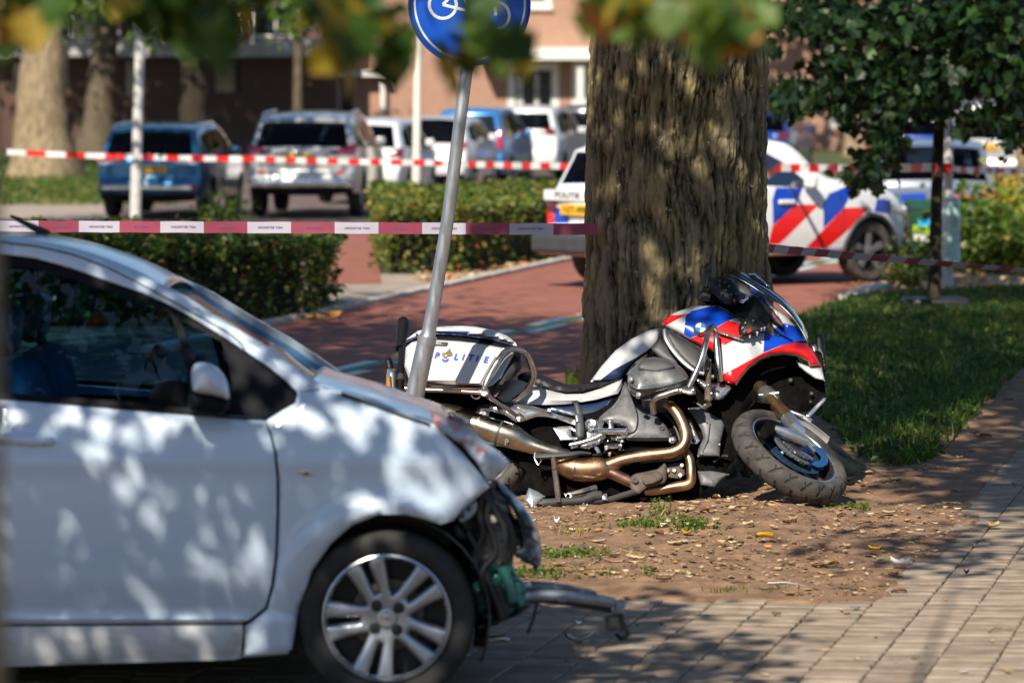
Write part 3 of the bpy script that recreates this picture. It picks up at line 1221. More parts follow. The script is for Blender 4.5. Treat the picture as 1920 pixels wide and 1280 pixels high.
ridge_root = np.exp(-(((TH + .30 + math.pi) % (2 * math.pi) - math.pi) / .4) ** 2) * np.exp(-np.maximum(Z, 0) / .25)
R = R0 + bump_r * (1 - .6 * np.clip(ridge_root, 0, 1))
tilt = np.interp(Z, [0, 2.6, 7.5], [0, .0, .1])
V = np.stack([TX + R * np.cos(TH) + tilt, TY + R * np.sin(TH), Z], -1).reshape(-1, 3)
nz_, nt_ = Z.shape
idx = np.arange(nz_ * nt_).reshape(nz_, nt_)
i2 = np.roll(idx, -1, axis=1)
q = np.stack([idx[:-1], i2[:-1], i2[1:], idx[1:]], -1).reshape(-1, 4)
trunk = npobj('trunk', V, q, M['bark_big'], BT)
at_ = trunk.data.attributes.new('relief', 'FLOAT', 'POINT')
at_.data.foreach_set('value', np.clip(rel * .8 + fine * .3, 0, 1).ravel().astype(np.float32))


# ------------------------------------------------------------------ foliage
def leaves(name, pts, size, mats, seed, parent=None, weights=None, svar=.35, droop=.4, shape='leaf', tilt=.9, stuff=False):
    """one folded leaf per point"""
    r = np.random.default_rng(seed)
    P = np.asarray(pts, float)
    n = len(P)
    s = size * r.uniform(1 - svar, 1 + svar, n)
    az = r.uniform(0, 2 * np.pi, n)
    pit = r.normal(-droop, .5, n)
    roll = r.normal(0, tilt, n)
    d = np.stack([np.cos(az) * np.cos(pit), np.sin(az) * np.cos(pit), np.sin(pit)], 1)
    up = np.array([0, 0, 1.0])
    sd = np.cross(d, up)
    sd /= np.linalg.norm(sd, axis=1)[:, None] + 1e-9
    nn = np.cross(sd, d)
    s1 = sd * np.cos(roll)[:, None] + nn * np.sin(roll)[:, None]
    n1 = np.cross(s1, d)
    if shape == 'leaf':
        loc = [(0, 0, 0), (.45, .36, .06), (1, 0, -.1), (.45, -.36, .06)]
        T = np.array([[0, 1, 2], [0, 2, 3]])
    else:       # lobed leaf
        loc = [(0, 0, 0), (.12, .42, .04), (.42, .30, .02), (.52, .52, .06), (1, 0, -.12), (.52, -.52, .06), (.42, -.30, .02), (.12, -.42, .04)]
        T = np.array([[0, 1, 2], [0, 2, 4], [2, 3, 4], [0, 4, 6], [4, 5, 6], [0, 6, 7]])
    V = np.zeros((n, len(loc), 3))
    for k, (a, b_, c) in enumerate(loc):
        V[:, k] = P + (d * a + s1 * b_ + n1 * c) * s[:, None]
    Fq = (np.arange(n)[:, None, None] * len(loc) + T[None]).reshape(-1, 3)
    mi = np.repeat(r.choice(len(mats), n, p=weights), len(T))
    o = npobj(name, V.reshape(-1, 3), Fq, mats, parent, False, mi)
    return o


def cloud(r, c, rad, ncl, per, cl_r, flat=.7, shell=.55):
    """leaf positions in clumps spread through an ellipsoid"""
    out = []
    cs = []
    while len(cs) < ncl:
        p = r.uniform(-1, 1, 3)
        d = np.linalg.norm(p)
        if d < 1 and d > shell * r.random():
            cs.append(p * np.array(rad) + np.array(c))
    for p in cs:
        k = int(per * r.uniform(.5, 1.5))
        out.append(r.normal(0, 1, (k, 3)) * np.array([cl_r, cl_r, cl_r * flat]) * r.uniform(.7, 1.3) + p)
    return np.concatenate(out), cs


LV = [leaf_mat('leaf_green', (.045, .095, .015)), leaf_mat('leaf_deep', (.025, .06, .012)), leaf_mat('leaf_light', (.10, .16, .025)), leaf_mat('leaf_yellow', (.34, .24, .03)),
      leaf_mat('leaf_orange', (.34, .13, .03))]


def limb(mb, a, b_, r0, r1, bend=.3, rr=random):
    a, b_ = Vector(a), Vector(b_)
    m = (a + b_) / 2 + Vector((rr.uniform(-bend, bend), rr.uniform(-bend, bend), rr.uniform(0, bend)))
    pts = [a + (m - a) * t * 2 if t < .5 else m + (b_ - m) * (t - .5) * 2 for t in (0, .25, .5, .75, 1)]
    pts = [(pts[max(0, i - 1)] + pts[i] * 2 + pts[min(4, i + 1)]) / 4 if 0 < i < 4 else pts[i] for i in range(5)]
    mb.tube(pts, [r0 + (r1 - r0) * i / 4 for i in range(5)], 8)


def crown(parent, c, rad, ncl, per, cl_r, size, seed, base, mats=None, weights=(.4, .3, .2, .07, .03), extra=(), bark='bark_big', nbr=9, shape='leaf', br=.13):
    r = np.random.default_rng(seed)
    P, cs = cloud(r, c, rad, ncl, per, cl_r)
    for (ec, er, en, ep, ecl) in extra:
        p2, c2 = cloud(r, ec, er, en, ep, ecl)
        P = np.concatenate([P, p2])
        cs += list(c2)
    cr = leaves('crown', P, size, mats or LV, seed + 1, parent, np.array(weights) / sum(weights), shape=shape)
    mb = MB()
    rr = random.Random(seed)
    brs = [cs[int(i)] for i in np.linspace(0, len(cs) - 1, min(nbr, len(cs)))]
    for p in brs:
        limb(mb, base, p, br, br * .15, .5 if br > .1 else .2, rr)
    obj('branches', mb, M[bark], parent)
    return cr


# crown of the big tree: shades the grass and the red road behind it
crown(BT, (TX, TY + .3, 8.2), (4.6, 4.4, 3.4), 190, 75, .55, .16, 100, (TX, TY, 6.2), extra=[((TX - 1.4, 15.4, 6.0), (1.3, 1.1, .5), 22, 55, .3), ((TX - .4, 15.4, 8.3), (3.1, 2.8, 1.4), 44, 60, .45), ((TX + .3, 16.5, 7.0), (1.1, 2.6, .5), 16, 60, .4), ((.15, 12.1, 7.0), (.8, 2.3, .4), 34, 60, .3), ((.75, 13.0, 7.2), (.75, 2.6, .4), 40, 60, .3)])  # outlying leaf clumps added to cast dapples and shade on trunk, path and grass


def street_tree(label, x, y, r0, h, bark, seed, cr=None, name='street_tree', lean=(0, 0), group=None, nz=14, **kw):
    t = thing(name, label, 'tree', (x, y, 0), group=group)
    rr = random.Random(seed)
    zz = np.linspace(-.1, h, nz)
    pts = [(x + lean[0] * (z / h) + rr.uniform(-.03, .03) * r0 * 3, y + lean[1] * (z / h), z) for z in zz]
    rs = [r0 * (1 - .35 * max(0, z) / h + .55 * math.exp(-max(z, 0) / (r0 * 1.1))) for z in zz]
    mb = MB()
    n = 22
    vs, fs = [], []
    for i, p in enumerate(pts):
        for k in range(n):
            w = 2 * math.pi * k / n
            q = rs[i] * (1 + .16 * (vnoise(k * .55, zz[i] * 1.2, seed % 40) - .5) * (1 if k else 1))
            vs.append((p[0] + q * math.cos(w), p[1] + q * math.sin(w), p[2]))
    for i in range(len(pts) - 1):
        for k in range(n):
            fs.append((i * n + k, i * n + (k + 1) % n, (i + 1) * n + (k + 1) % n, (i + 1) * n + k))
    mb.add(vs, fs)
    obj('trunk', mb, M[bark], t, fix=False)
    if cr:
        c, rad, ncl, per, clr, size = cr
        crown(t, (x + c[0], y + c[1], c[2]), rad, ncl, per, clr, size, seed, (x + lean[0] * .8, y, h * .8), bark=bark, **kw)
    return t


# trees of the same avenue beside the picture, some added only for their shade
street_tree('avenue tree left of the picture whose crown shades the red road', -4.6, 20.2, .36, 6, 'bark_dark', 201, ((.3, 2.0, 7.6), (3.1, 3.6, 2.2), 190, 75, .5, .16))
street_tree('avenue tree beyond the left hedge whose crown shades the clipped hedge', -7.4, 28.0, .34, 6, 'bark_dark', 202, ((1.6, .2, 7.4), (2.6, 2.6, 2.2), 60, 55, .5, .16))
street_tree('unseen tree added right of the picture so that its crown shades the young tree', 6.6, 30.0, .3, 6, 'bark_dark', 204, ((-4.8, -.6, 8.6), (1.9, .9, .7), 20, 50, .38, .16))  # added out of view, crown set far off its trunk to shade the leaves
street_tree('unseen tree added left of the picture to shade the parked blue car', -10.6, 54.0, .34, 6, 'bark_dark', 205, ((3.2, 0, 7.4), (2.6, 3.2, 1.6), 50, 55, .5, .2))  # added out of view to throw shade on the blue car
for k, (x_, y_) in enumerate(((-13, -13), (-4.5, -19), (4.5, -17), (13, -14), (-22, -6), (22, -5))):  # unseen trees added to darken reflections and block the low sky
    street_tree('unseen leafy tree added behind the viewer to darken reflections and low sky', x_, y_, .35, 6, 'bark_dark', 240 + k, ((0, 0, 4.6), (5, 4, 2.8), 90, 46, .9, .3), group='trees added behind the viewer', nz=8)
# tree beside the camera: its lowest twigs hang into the top of the picture
FT = street_tree('young tree at the left edge with yellowing leaves hanging into the top of the picture', -.722, 4.7, .085, 4.2, 'bark_pale', 203,
                 ((-2.0, 3.7, 4.5), (1.75, 2.3, 1.2), 84, 62, .23, .1), weights=(.42, .26, .2, .08, .04), shape='lobed', nbr=12, br=.028,
                 extra=[((-.35, 11.3, 5.5), (.5, .8, .25), 6, 40, .2), ((-1.6, 9.2, 5.0), (.45, .5, .3), 5, 46, .2)])  # outlying clumps added to cast shade streaks on soil and bricks
# hanging twigs (photo pixel, spread in px, count, tint)
rr = np.random.default_rng(77)
tw_pts = [[], [], []]
for (px, py, sx, sy, n, Yd, kind) in [(405, 40, 44, 36, 20, 6.9, 0), (330, 10, 40, 22, 10, 6.9, 0), (660, 50, 40, 46, 18, 6.9, 0), (740, 80, 46, 34, 15, 6.9, 0), (620, 10, 40, 24, 10, 6.9, 0), (655, 130, 22, 20, 5, 6.9, 2),
                                     (905, 66, 34, 40, 15, 6.9, 0), (955, 84, 24, 26, 9, 6.9, 0), (840, 110, 20, 30, 6, 6.9, 0), (1180, 14, 60, 22, 20, 6.9, 1), (1290, 28, 60, 26, 22, 6.9, 1),
                                     (1385, 50, 36, 36, 14, 6.9, 2), (1350, 10, 60, 20, 14, 6.9, 1), (30, 30, 40, 40, 16, 6.9, 2), (8, 60, 12, 30, 8, 6.9, 2), (100, 8, 60, 14, 12, 6.9, 0),
                                     (250, 0, 60, 14, 12, 6.9, 0), (500, -14, 200, 12, 14, 6.9, 0)]:
    for k in range(n):
        p = at(px + rr.normal(0, sx * .6), py - 25 + rr.normal(0, sy * .6), Yd + rr.normal(0, .15))
        tw_pts[kind].append(tuple(p))
leaves('hanging_leaves', tw_pts[0], .078, LV, 301, FT, [.34, .32, .2, .11, .03], shape='lobed', droop=.9)
leaves('hanging_leaves', tw_pts[1], .075, LV, 302, FT, [.2, .12, .36, .23, .09], shape='lobed', droop=.9)
leaves('hanging_leaves', tw_pts[2], .07, LV, 303, FT, [.15, .05, .25, .4, .15], shape='lobed', droop=.9)
mb = MB()
for (px, py) in ((420, -10), (680, 0), (900, 0), (1250, -10), (1380, 0), (40, -10), (600, -10)):
    limb(mb, (-.9, 5.6, 3.3), at(px, py - 60, 6.9), .012, .004, .05)
obj('twigs', mb, M['bark_dark'], FT)

# far trees
def far_tree(px, pyb, Y, r0, h, bark, label, seed, cr, **kw):
    x = (px - CX) / F * Y
    return street_tree(label, x, Y, r0, h, bark, seed, cr, **kw)


far_tree(84, 320, 88, .62, 6.5, 'bark_pale', 'thick pale sunlit trunk on the lawn at the far left', 210, ((-3, 10, 8.6), (5.5, 8, 2.6), 90, 50, .8, .34), nz=26)
far_tree(182, 275, 118, .5, 6.5, 'bark_grey', 'mossy leaning trunk second from the left before the dark brick block', 211, ((0, 2, 7.8), (6, 5.5, 2.6), 110, 60, .8, .36), lean=(.5, 0), nz=26)
far_tree(366, 270, 116, .46, 6.5, 'bark_dark', 'dark shaded trunk behind the blue car and the lamp post', 212, ((-.5, 2, 7.6), (6, 5.5, 2.6), 110, 60, .8, .36), nz=26)
far_tree(560, 250, 112, .17, 6.0, 'bark_grey', 'thin trunk rising behind the silver car', 213, ((-3, 4, 7.2), (4.4, 4.5, 2.2), 90, 60, .7, .34), nz=26)
far_tree(1606, 270, 116, .34, 6.0, 'bark_pale', 'pale slanting trunk behind the dark leaves at the right', 214, ((1, 6, 7.6), (6, 5.5, 2.6), 110, 60, .8, .36), lean=(-.5, 0), nz=26)
far_tree(1722, 250, 112, .3, 6.0, 'bark_pale', 'pale trunk at the right glimpsed above the second police car', 215, ((4, 8, 7.4), (6, 5.5, 2.4), 100, 60, .8, .36), nz=26)
far_tree(1922, 380, 54, .14, 5.5, 'bark_pale', 'sunlit trunk at the right edge of the picture', 216, ((1.6, 1, 5.6), (2, 2, 1.4), 24, 40, .5, .2), nz=26)
# yellow-green sprays of the far trees that dip into the top of the picture
for (px, py, sx, sy, n, Y, nm) in ((165, 15, 30, 18, 60, 84, 'leaf_spray'), (280, 60, 16, 16, 40, 84, 'leaf_spray'), (545, 20, 20, 30, 70, 80, 'leaf_spray')):
    P = [tuple(at(px + rr.normal(0, sx), py + rr.normal(0, sy), Y + rr.normal(0, .5))) for k in range(n)]
    o = leaves(nm, P, .28, [LV[2], LV[0]], 330 + px, None, [.7, .3])
    o['kind'] = 'stuff'

# the young dark tree at the right with its leaves before the far cars
KL = [leaf_mat('maple_shade_deep', (.016, .042, .010), .2), leaf_mat('maple_shade_dark', (.010, .026, .008), .15), leaf_mat('maple_green', (.035, .085, .014), .3)]  # leaf colours darkened to stand in for the shade on this tree
xk, yk = (1752 - CX) / F * 35.4, 35.4
KT = street_tree('young tree with a thin dark trunk and dense dark leaves at the right', xk, yk, .06, 4.6, 'bark_dark', 220,
                 ((.2, .2, 4.4), (2.0, 1.6, 1.3), 46, 60, .26, .13), name='young_tree', lean=(.1, 0), shape='lobed', mats=KL, weights=(.4, .5, .1), br=.03)
kp = []
for (px, py, sx, sy, n) in [(1480, 30, 45, 30, 120), (1560, 40, 60, 35, 170), (1650, 60, 70, 45, 200), (1740, 40, 70, 45, 170), (1830, 80, 60, 60, 230), (1890, 140, 40, 60, 190), (1560, 110, 40, 20, 70),
                            (1500, 165, 45, 16, 90), (1560, 175, 60, 22, 170), (1640, 150, 50, 40, 190), (1690, 190, 45, 35, 150), (1600, 215, 30, 22, 50), (1660, 250, 30, 26, 70), (1640, 300, 34, 34, 120),
                            (1610, 335, 30, 16, 40), (1760, 160, 60, 50, 200), (1850, 220, 50, 26, 100), (1900, 250, 24, 30, 50), (1800, 20, 90, 30, 150), (1480, 200, 40, 12, 50), (1700, 120, 60, 40, 150),
                            (1440, 90, 12, 22, 16), (1450, 180, 14, 12, 20), (1890, 40, 50, 50, 190), (1920, 190, 30, 50, 120), (1800, 130, 50, 40, 120), (1930, 110, 30, 60, 100), (1600, 20, 90, 24, 110)]:
    for k in range(int(n * 1.35)):
        kp.append(tuple(at(px + rr.normal(0, sx * .62), py + rr.normal(0, sy * .62), yk + rr.normal(-.2, .9))))
leaves('low_leaves', kp, .108, KL, 340, KT, [.42, .46, .12], shape='lobed', droop=.55)
mb = MB()
for (px, py) in ((1500, 165), (1560, 40), (1640, 300), (1660, 150), (1890, 140), (1850, 220), (1480, 40)):
    limb(mb, (xk + .03, yk, 2.35), at(px, py, yk), .018, .006, .15)
obj('twigs', mb, M['bark_dark'], KT)
obj('tree_pit', MB().box((xk + .0, yk - .1, .05), (.62, .5, .14)), M['ink'], KT, bevel=.03)


# ------------------------------------------------------------------ hedges and plants
HL = [leaf_mat('hedge_green', (.045, .085, .018)), leaf_mat('hedge_light', (.12, .17, .035)), leaf_mat('hedge_deep', (.02, .045, .01)), leaf_mat('hedge_yellow', (.3, .25, .05)), leaf_mat('hedge_red', (.3, .09, .03))]


def hedge(label, base_poly, h, n, size, seed, weights, group='clipped hedges along the red road'):
    """base_poly: ground outline (world x, y); leaves crowd at the faces of the clipped block, a dark twiggy core inside"""
    c = Vector((sum(p[0] for p in base_poly) / len(base_poly), sum(p[1] for p in base_poly) / len(base_poly), 0))
    t = thing('hedge', label, 'hedge', c, group=group)
    r = np.random.default_rng(seed)
    A = np.array(base_poly)
    lo, hi = A.min(0), A.max(0)
    pts = []
    while len(pts) < n:
        q = r.uniform(lo, hi, (4000, 2))
        q = q[inpoly(q, base_poly)]
        d = dist_poly(q, base_poly)
        z = h * r.random(len(q)) ** .8
        top = h + (fbm(q[:, 0] * 2.2, q[:, 1] * 2.2, 3, seed % 50) - .5) * .34
        z = np.where(r.random(len(q)) < .35, top - np.abs(r.normal(0, .05, len(q))), z)
        k = ((d < .16 + .1 * r.random(len(q))) | (z > top - .14)) & (z < top)
        out = r.normal(0, .045, (len(q), 2))
        for (x, y), zz in zip((q + out)[k], z[k]):
            pts.append((x, y, max(.02, zz)))
    leaves('foliage', pts[:n], size, HL, seed, t, weights, droop=.1)
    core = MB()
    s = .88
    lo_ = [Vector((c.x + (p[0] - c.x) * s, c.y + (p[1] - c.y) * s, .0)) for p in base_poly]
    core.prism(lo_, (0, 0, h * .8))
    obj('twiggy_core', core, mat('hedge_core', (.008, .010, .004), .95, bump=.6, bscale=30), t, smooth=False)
    return t


g2 = lambda px, py: tuple(gp(px, py).xy)
ha = [g2(632, 590), g2(470, 604), (-9.5, 33.6), (-9.5, 35.8), g2(640, 556)]
hedge('dark clipped hedge left of the sign pole with a sunlit yellowing end', [g2(622, 588), g2(470, 606), (-8.5, 33.3), (-8.5, 36.0), (-1.72, 36.6)], .74, 30000, .068, 401, [.42, .26, .22, .08, .02])
hedge('light green hedge in front of the parked cars right of the sign pole', [g2(708, 514), g2(860, 512), g2(985, 492), (.62, 46), (.62, 51.5), (-1.9, 51.5)], .78, 24000, .072, 402, [.2, .52, .05, .21, .02])


def bush(name, label, cat, px, py, Y, rx, h, n, size, mats, weights, seed, spiky=False, group=None):
    x = (px - CX) / F * Y
    t = thing(name, label, cat, (x, Y, 0), group=group)
    r = np.random.default_rng(seed)
    P = r.normal(0, 1, (n, 3)) * np.array([rx * .5, rx * .5, h * .28]) + np.array([x, Y, h * .5])
    P[:, 2] = np.clip(P[:, 2], .03, h * 1.15)
    leaves('foliage', P, size, mats, seed, t, weights, droop=-.3 if spiky else .3)
    mb = MB()
    for k in range(7):
        q = P[int(r.integers(n))]
        limb(mb, (x, Y, -.02), tuple(q), .012, .004, .08)
    obj('stems', mb, M['bark_dark'], t)
    return t


bush('shrub', 'bright green leafy weed shrub beside the white lamp post', 'shrub', 1832, 470, 43, .62, .85, 1700, .1, [HL[1], HL[0], leaf_mat('weed_bright', (.12, .24, .03))], [.3, .3, .4], 410, True)
bush('shrub', 'low bright green weeds right of the white lamp post', 'shrub', 1895, 470, 42.5, .6, .6, 1200, .1, [HL[1], HL[0], HL[3]], [.5, .4, .1], 411, True)
bush('shrub', 'yellowing shrub at the right edge with yellow leaves', 'shrub', 1895, 400, 45, .5, 1.1, 900, .11, [HL[1], HL[3], leaf_mat('leaf_sun_yellow', (.5, .36, .03))], [.3, .35, .35], 412)
bush('shrub', 'small green weed tuft before the front wheel of the police car', 'shrub', 1716, 500, 40.5, .32, .42, 500, .08, [HL[1], HL[0]], [.5, .5], 413, True)
bush('shrub', 'small green tuft left of the young dark trunk', 'shrub', 1705, 540, 39.2, .25, .22, 260, .07, [HL[1], HL[0], HL[3]], [.4, .4, .2], 414, True)
bush('shrub', 'green sprig growing in front of the blue car rear bumper', 'shrub', 420, 400, 58, .4, .45, 260, .09, [HL[1], HL[0]], [.5, .5], 415)

leaves('ground_cover', [(x, y, z + .02) for x, y, z in GCOV], .055, [HL[0], HL[2], HL[1]], 440, None, [.5, .4, .1], droop=-.1)['kind'] = 'stuff'
# ------------------------------------------------------------------ cars in the background
def make_wheel(r, w, parent, loc, side=1, rim='alloy', spokes=5, steer=0.0, tyre='rubber', rr=.66):
    """tyre with a rim of spokes; the axle runs along x of the car"""
    ax = Vector((side, 0, 0))
    if steer:
        ax = Matrix.Rotation(steer, 3, 'Z') @ ax
    mb = MB()
    h = w / 2
    mb.lathe(loc, ax, [(r * rr, -h * .9), (r * .9, -h), (r * .985, -h * .75), (r, -h * .4), (r, h * .4), (r * .985, h * .75), (r * .9, h), (r * rr * 1.02, h * .86), (r * rr, h * .5), (r * rr, -h * .9)], 36)
    t = obj('wheel', mb, M[tyre], parent)
    mb = MB()
    mb.lathe(loc, ax, [(r * rr, h * .55), (r * rr * 1.01, h * .84), (r * rr * .93, h * .84), (r * rr * .9, h * .3), (.0001, h * .1)], 36, 0)
    s = ax.cross(Vector((0, 0, 1))).normalized()
    u = Vector((0, 0, 1))
    loc = Vector(loc)
    for k in range(spokes):
        a = 2 * math.pi * (k + .25) / spokes
        d = s * math.cos(a) + u * math.sin(a)
        e = s * -math.sin(a) + u * math.cos(a)
        R = r * rr
        p = [loc + ax * (h * .72) + d * (R * .12) + e * R * .12, loc + ax * (h * .72) + d * (R * .12) - e * R * .12,
             loc + ax * (h * .8) + d * (R * .95) - e * R * .16, loc + ax * (h * .8) + d * (R * .95) + e * R * .16]
        mb.prism(p, -ax * .03, 1)
    mb.lathe(loc, ax, [(R * .27, h * .4), (R * .27, h * .74), (R * .2, h * .8), (.0001, h * .8)], 18, 1)
    obj('rim', mb, [M['ink'], M[rim]], t)
    return t


def interp(prof, x, ix=0, iy=1):
    a = sorted(prof, key=lambda p: p[ix])
    return float(np.interp(x, [p[ix] for p in a], [p[iy] for p in a]))


def car(name, label, cat, loc, rz, L, W, prof, nrear, belt, paint, side_windows, wheels, rear_win, wind, glass='glass_dark', lights=(), plate=None,
        bumper='black_plastic', bumper_z=.42, tum=.34, livery=None, extras=None, rails=False, mirror=True, group=None, wheel_kw=None, rear_livery=None, spoiler=True, lower=None):
    """prof: outline (y, z) from the rear sill over the roof to the front sill; nrear: how many of its points form the rear face"""
    t = thing(name, label, cat, loc, rz, group)
    Mx = Matrix.Translation(loc) @ Matrix.Rotation(rz, 4, 'Z')
    hl = L / 2
    wl = wheel_kw or {}

    def hw(y, z):
        e = max(0.0, (abs(y) - hl * .55) / (hl * .45))
        k = W / 2 - .10 * e ** 2.2
        if z > belt:
            k -= (z - belt) * tum + .012
        if z < .5:
            k -= (.5 - z) * .12
        k += .02 * math.sin(max(0, min(1, (z - .3) / (belt - .3))) * math.pi)
        return k
    W3 = lambda x, y, z: Mx @ Vector((x, y, z))
    rear = prof[:nrear]

    def rear_pt(x, z, off=0.0):
        yr = interp(rear, z, 1, 0)
        w = hw(yr, z)
        return W3(x, yr - .07 * (1 - min(1, abs(x) / w) ** 2.5) - off, z)
    # top skin
    pr = smooth_poly(prof, 4, closed=False)
    ts = [-1, -.97, -.9, -.8, -.6, -.3, 0, .3, .6, .8, .9, .97, 1]
    rows, nrm = [], []
    for i, (y, z) in enumerate(pr):
        a, b_ = pr[max(0, i - 1)], pr[min(len(pr) - 1, i + 1)]
        d = Vector((b_[0] - a[0], b_[1] - a[1])).normalized()
        n = Vector((-d.y, d.x))
        w = hw(y, z)
        rows.append([W3(w * q, y + n.x * .07 * (1 - abs(q) ** 2.5), z + n.y * .05 * (1 - abs(q) ** 2.5)) for q in ts])
    body, gr, gf = MB(), MB(), MB()
    nt_ = len(ts)
    for i in range(len(pr) - 1):
        ym, zm = (pr[i][0] + pr[i + 1][0]) / 2, (pr[i][1] + pr[i + 1][1]) / 2
        for k in range(nt_ - 1):
            qm = abs(ts[k] + ts[k + 1]) / 2
            q4 = [rows[i][k], rows[i][k + 1], rows[i + 1][k + 1], rows[i + 1][k]]
            if ym < 0 and rear_win and rear_win[0] < zm < rear_win[1] and ym < rear_win[2] and qm < .93:
                gr.poly(q4)
            elif ym > 0 and wind[0] < zm < wind[1] and wind[2] < ym < wind[3] and qm < .93:
                gf.poly(q4)
            else:
                mi = 1 if zm < bumper_z else 0
                if lower and zm < lower:
                    mi = 1
                body.poly(q4, mi)
    # sides
    out = list(pr)
    bot = []
    zsill = pr[0][1]
    for (wy, wr) in sorted(wheels, key=lambda q: -q[0]):
        ar = wr * 1.14
        bot += [(wy + ar * math.cos(a), max(zsill, wr + ar * math.sin(a))) for a in np.linspace(-.35, math.pi + .35, 15)]
    outline = out + bot
    mats = [M[paint] if isinstance(paint, str) else paint, M[bumper]]
    reg = []
    if livery:
        for poly, mname in livery:
            if M[mname] not in mats:
                mats.append(M[mname])
            reg.append((poly, mats.index(M[mname])))
    if bumper_z:
        reg.append(([(-9, -1), (9, -1), (9, bumper_z * .78), (-9, bumper_z * .78)], 1))
        reg = reg[::-1] if False else reg
    for s in (-1, 1):
        panel(body, outline, lambda y, z, l: W3(s * (hw(y, z) + l), y, z), 0, 0, None, side_windows, [q for q in reg if len(q[0]) != 4 or abs(q[0][0][0]) < 5] + [], .11)
    # merge close points so that the shell is smooth over the edges
    shell = obj('body', body, mats, t, angle=50)
    import bmesh
    bm = bmesh.new()
    bm.from_mesh(shell.data)
    bmesh.ops.remove_doubles(bm, verts=bm.verts, dist=.004)
    bmesh.ops.recalc_face_normals(bm, faces=bm.faces)
    bm.to_mesh(shell.data)
    bm.free()
    if gr.v:
        obj('rear_window', gr, M[glass], t, fix=False)
    obj('windscreen', gf, M[glass], t, fix=False)
    for s in (-1, 1):
        for sw in side_windows:
            mb = MB()
            panel(mb, sw, lambda y, z, l: W3(s * (hw(y, z) - .008 + l), y, z), 0, 0, None, (), (), .2)
            obj('side_window', mb, M[glass], t)
    obj('underbody', MB().box(W3(0, 0, zsill + .1), (W * .86, L * .9, .2), Mx.to_3x3()).box(W3(0, -.1, belt - .24), (W * .84, L * .62, .3), Mx.to_3x3()), M['ink'], t, smooth=False)  # upper black box fills the cabin so that the windows look dark
    for yy in (-L * .2, L * .06):
        for xx in (-W * .22, W * .22):
            sb = MB().prism([W3(xx + a, yy, belt + b_) for a, b_ in ((-W * .12, -.27), (W * .12, -.27), (W * .12, .16), (W * .065, .2), (W * .065, .35), (-W * .065, .35), (-W * .065, .2), (-W * .12, .16))], Mx.to_3x3() @ Vector((0, .11, 0)))
            obj('seat', sb, M['black_plastic'], t, bevel=.02)
    for (wy, wr) in wheels:
        for s in (-1, 1):
            o = make_wheel(wr, .21, t, (0, 0, 0), s, **{k: v for k, v in wl.items() if k != 'steer'}, steer=(wl.get('steer', 0) if wy > 0 else 0))
            for c in [o] + list(o.children):
                pass
            o.matrix_parent_inverse = Matrix.Identity(4)
            o.location = (s * (W / 2 - .12), wy, wr)
    # lights: (outline in (x, z) for the right side, material)
    for poly, mname, off in lights:
        for s in (1, -1):
            mb = MB()
            panel(mb, [(s * x, z) for x, z in poly], lambda x, z, l: rear_pt(x, z, .008 + off + l), .05, .02, None, (), (), .06)
            obj('tail_light', mb, M[mname], t)
    if rear_livery:
        for poly, mname in rear_livery:
            mb = MB()
            panel(mb, poly, lambda x, z, l: rear_pt(x, z, .004 + l), .003, 0, None, (), (), .08)
            obj('stripe', mb, M[mname], t)
    if plate:
        x, z, txt = plate
        pl = obj('number_plate', MB().box((0, 0, 0), (.52, .02, .115)), M['plate_yellow'], t, bevel=.008)
        q = rear_pt(x, z, .035)
        for i_, v in enumerate(pl.data.vertices):
            v.co = q + Mx.to_3x3() @ v.co
        rot = Mx.to_3x3()
        tx = text_mb(txt, .095, lambda a, b_: q + rot @ Vector((a, -.0125, b_)), width=.42, bold=.002)
        if tx.v:
            obj('lettering', tx, M['ink'], pl, smooth=False, fix=False)
    if rails:
        for s in (-1, 1):
            pts = [W3(s * (hw(y, z) - .03), y, z + dz) for y, z, dz in rails]
            obj('roof_rail', MB().tube(pts, .022, 8), M['silver'], t)
    if spoiler:
        zt = max(p[1] for p in rear)
        yt = [p[0] for p in rear if p[1] == zt][0]
        mb = MB()
        w = hw(yt, zt) - .06
        mb.prism([W3(-w, yt + .05, zt + .03), W3(w, yt + .05, zt + .03), W3(w * .94, yt - .16, zt + .0), W3(-w * .94, yt - .16, zt + .0)], (0, 0, -.035))
        obj('spoiler', mb, mats[0], t, bevel=.01)
    if mirror:
        for s in (-1, 1):
            y = wind[2] + .1
            obj('door_mirror', MB().box(W3(s * (W / 2 + .09), y, belt + .08), (.16, .1, .14), Mx.to_3x3()), mats[0], t, bevel=.03)
    if extras:
        extras(t, W3, rear_pt, hw, mats)
    return t


def paint(name, col, metal=.35, rough=.3):
    M[name] = mat(name, col, rough, metal, coat=.9, var=.05, vscale=2.5)
    return name


def hx(px, Y):
    return (px - CX) / F * Y


# blue estate car, rear towards us
pb = paint('paint_teal', (.012, .115, .23), .5)
WAGON = [(-2.14, .3), (-2.26, .42), (-2.28, .56), (-2.2, .66), (-2.18, .86), (-2.14, .98), (-1.92, 1.3), (-1.8, 1.42), (-1.2, 1.475), (-.3, 1.49), (.35, 1.44), (1.15, 1.0), (1.9, .86), (2.2, .7), (2.26, .45), (2.2, .28)]
SWW = [[(-1.85, 1.02), (-1.68, 1.32), (-1.1, 1.38), (-1.05, 1.0)], [(-.97, 1.0), (-1.0, 1.39), (-.15, 1.41), (-.12, .98)], [(-.04, .98), (-.07, 1.41), (.3, 1.36), (.95, 1.0), (.95, .96)]]


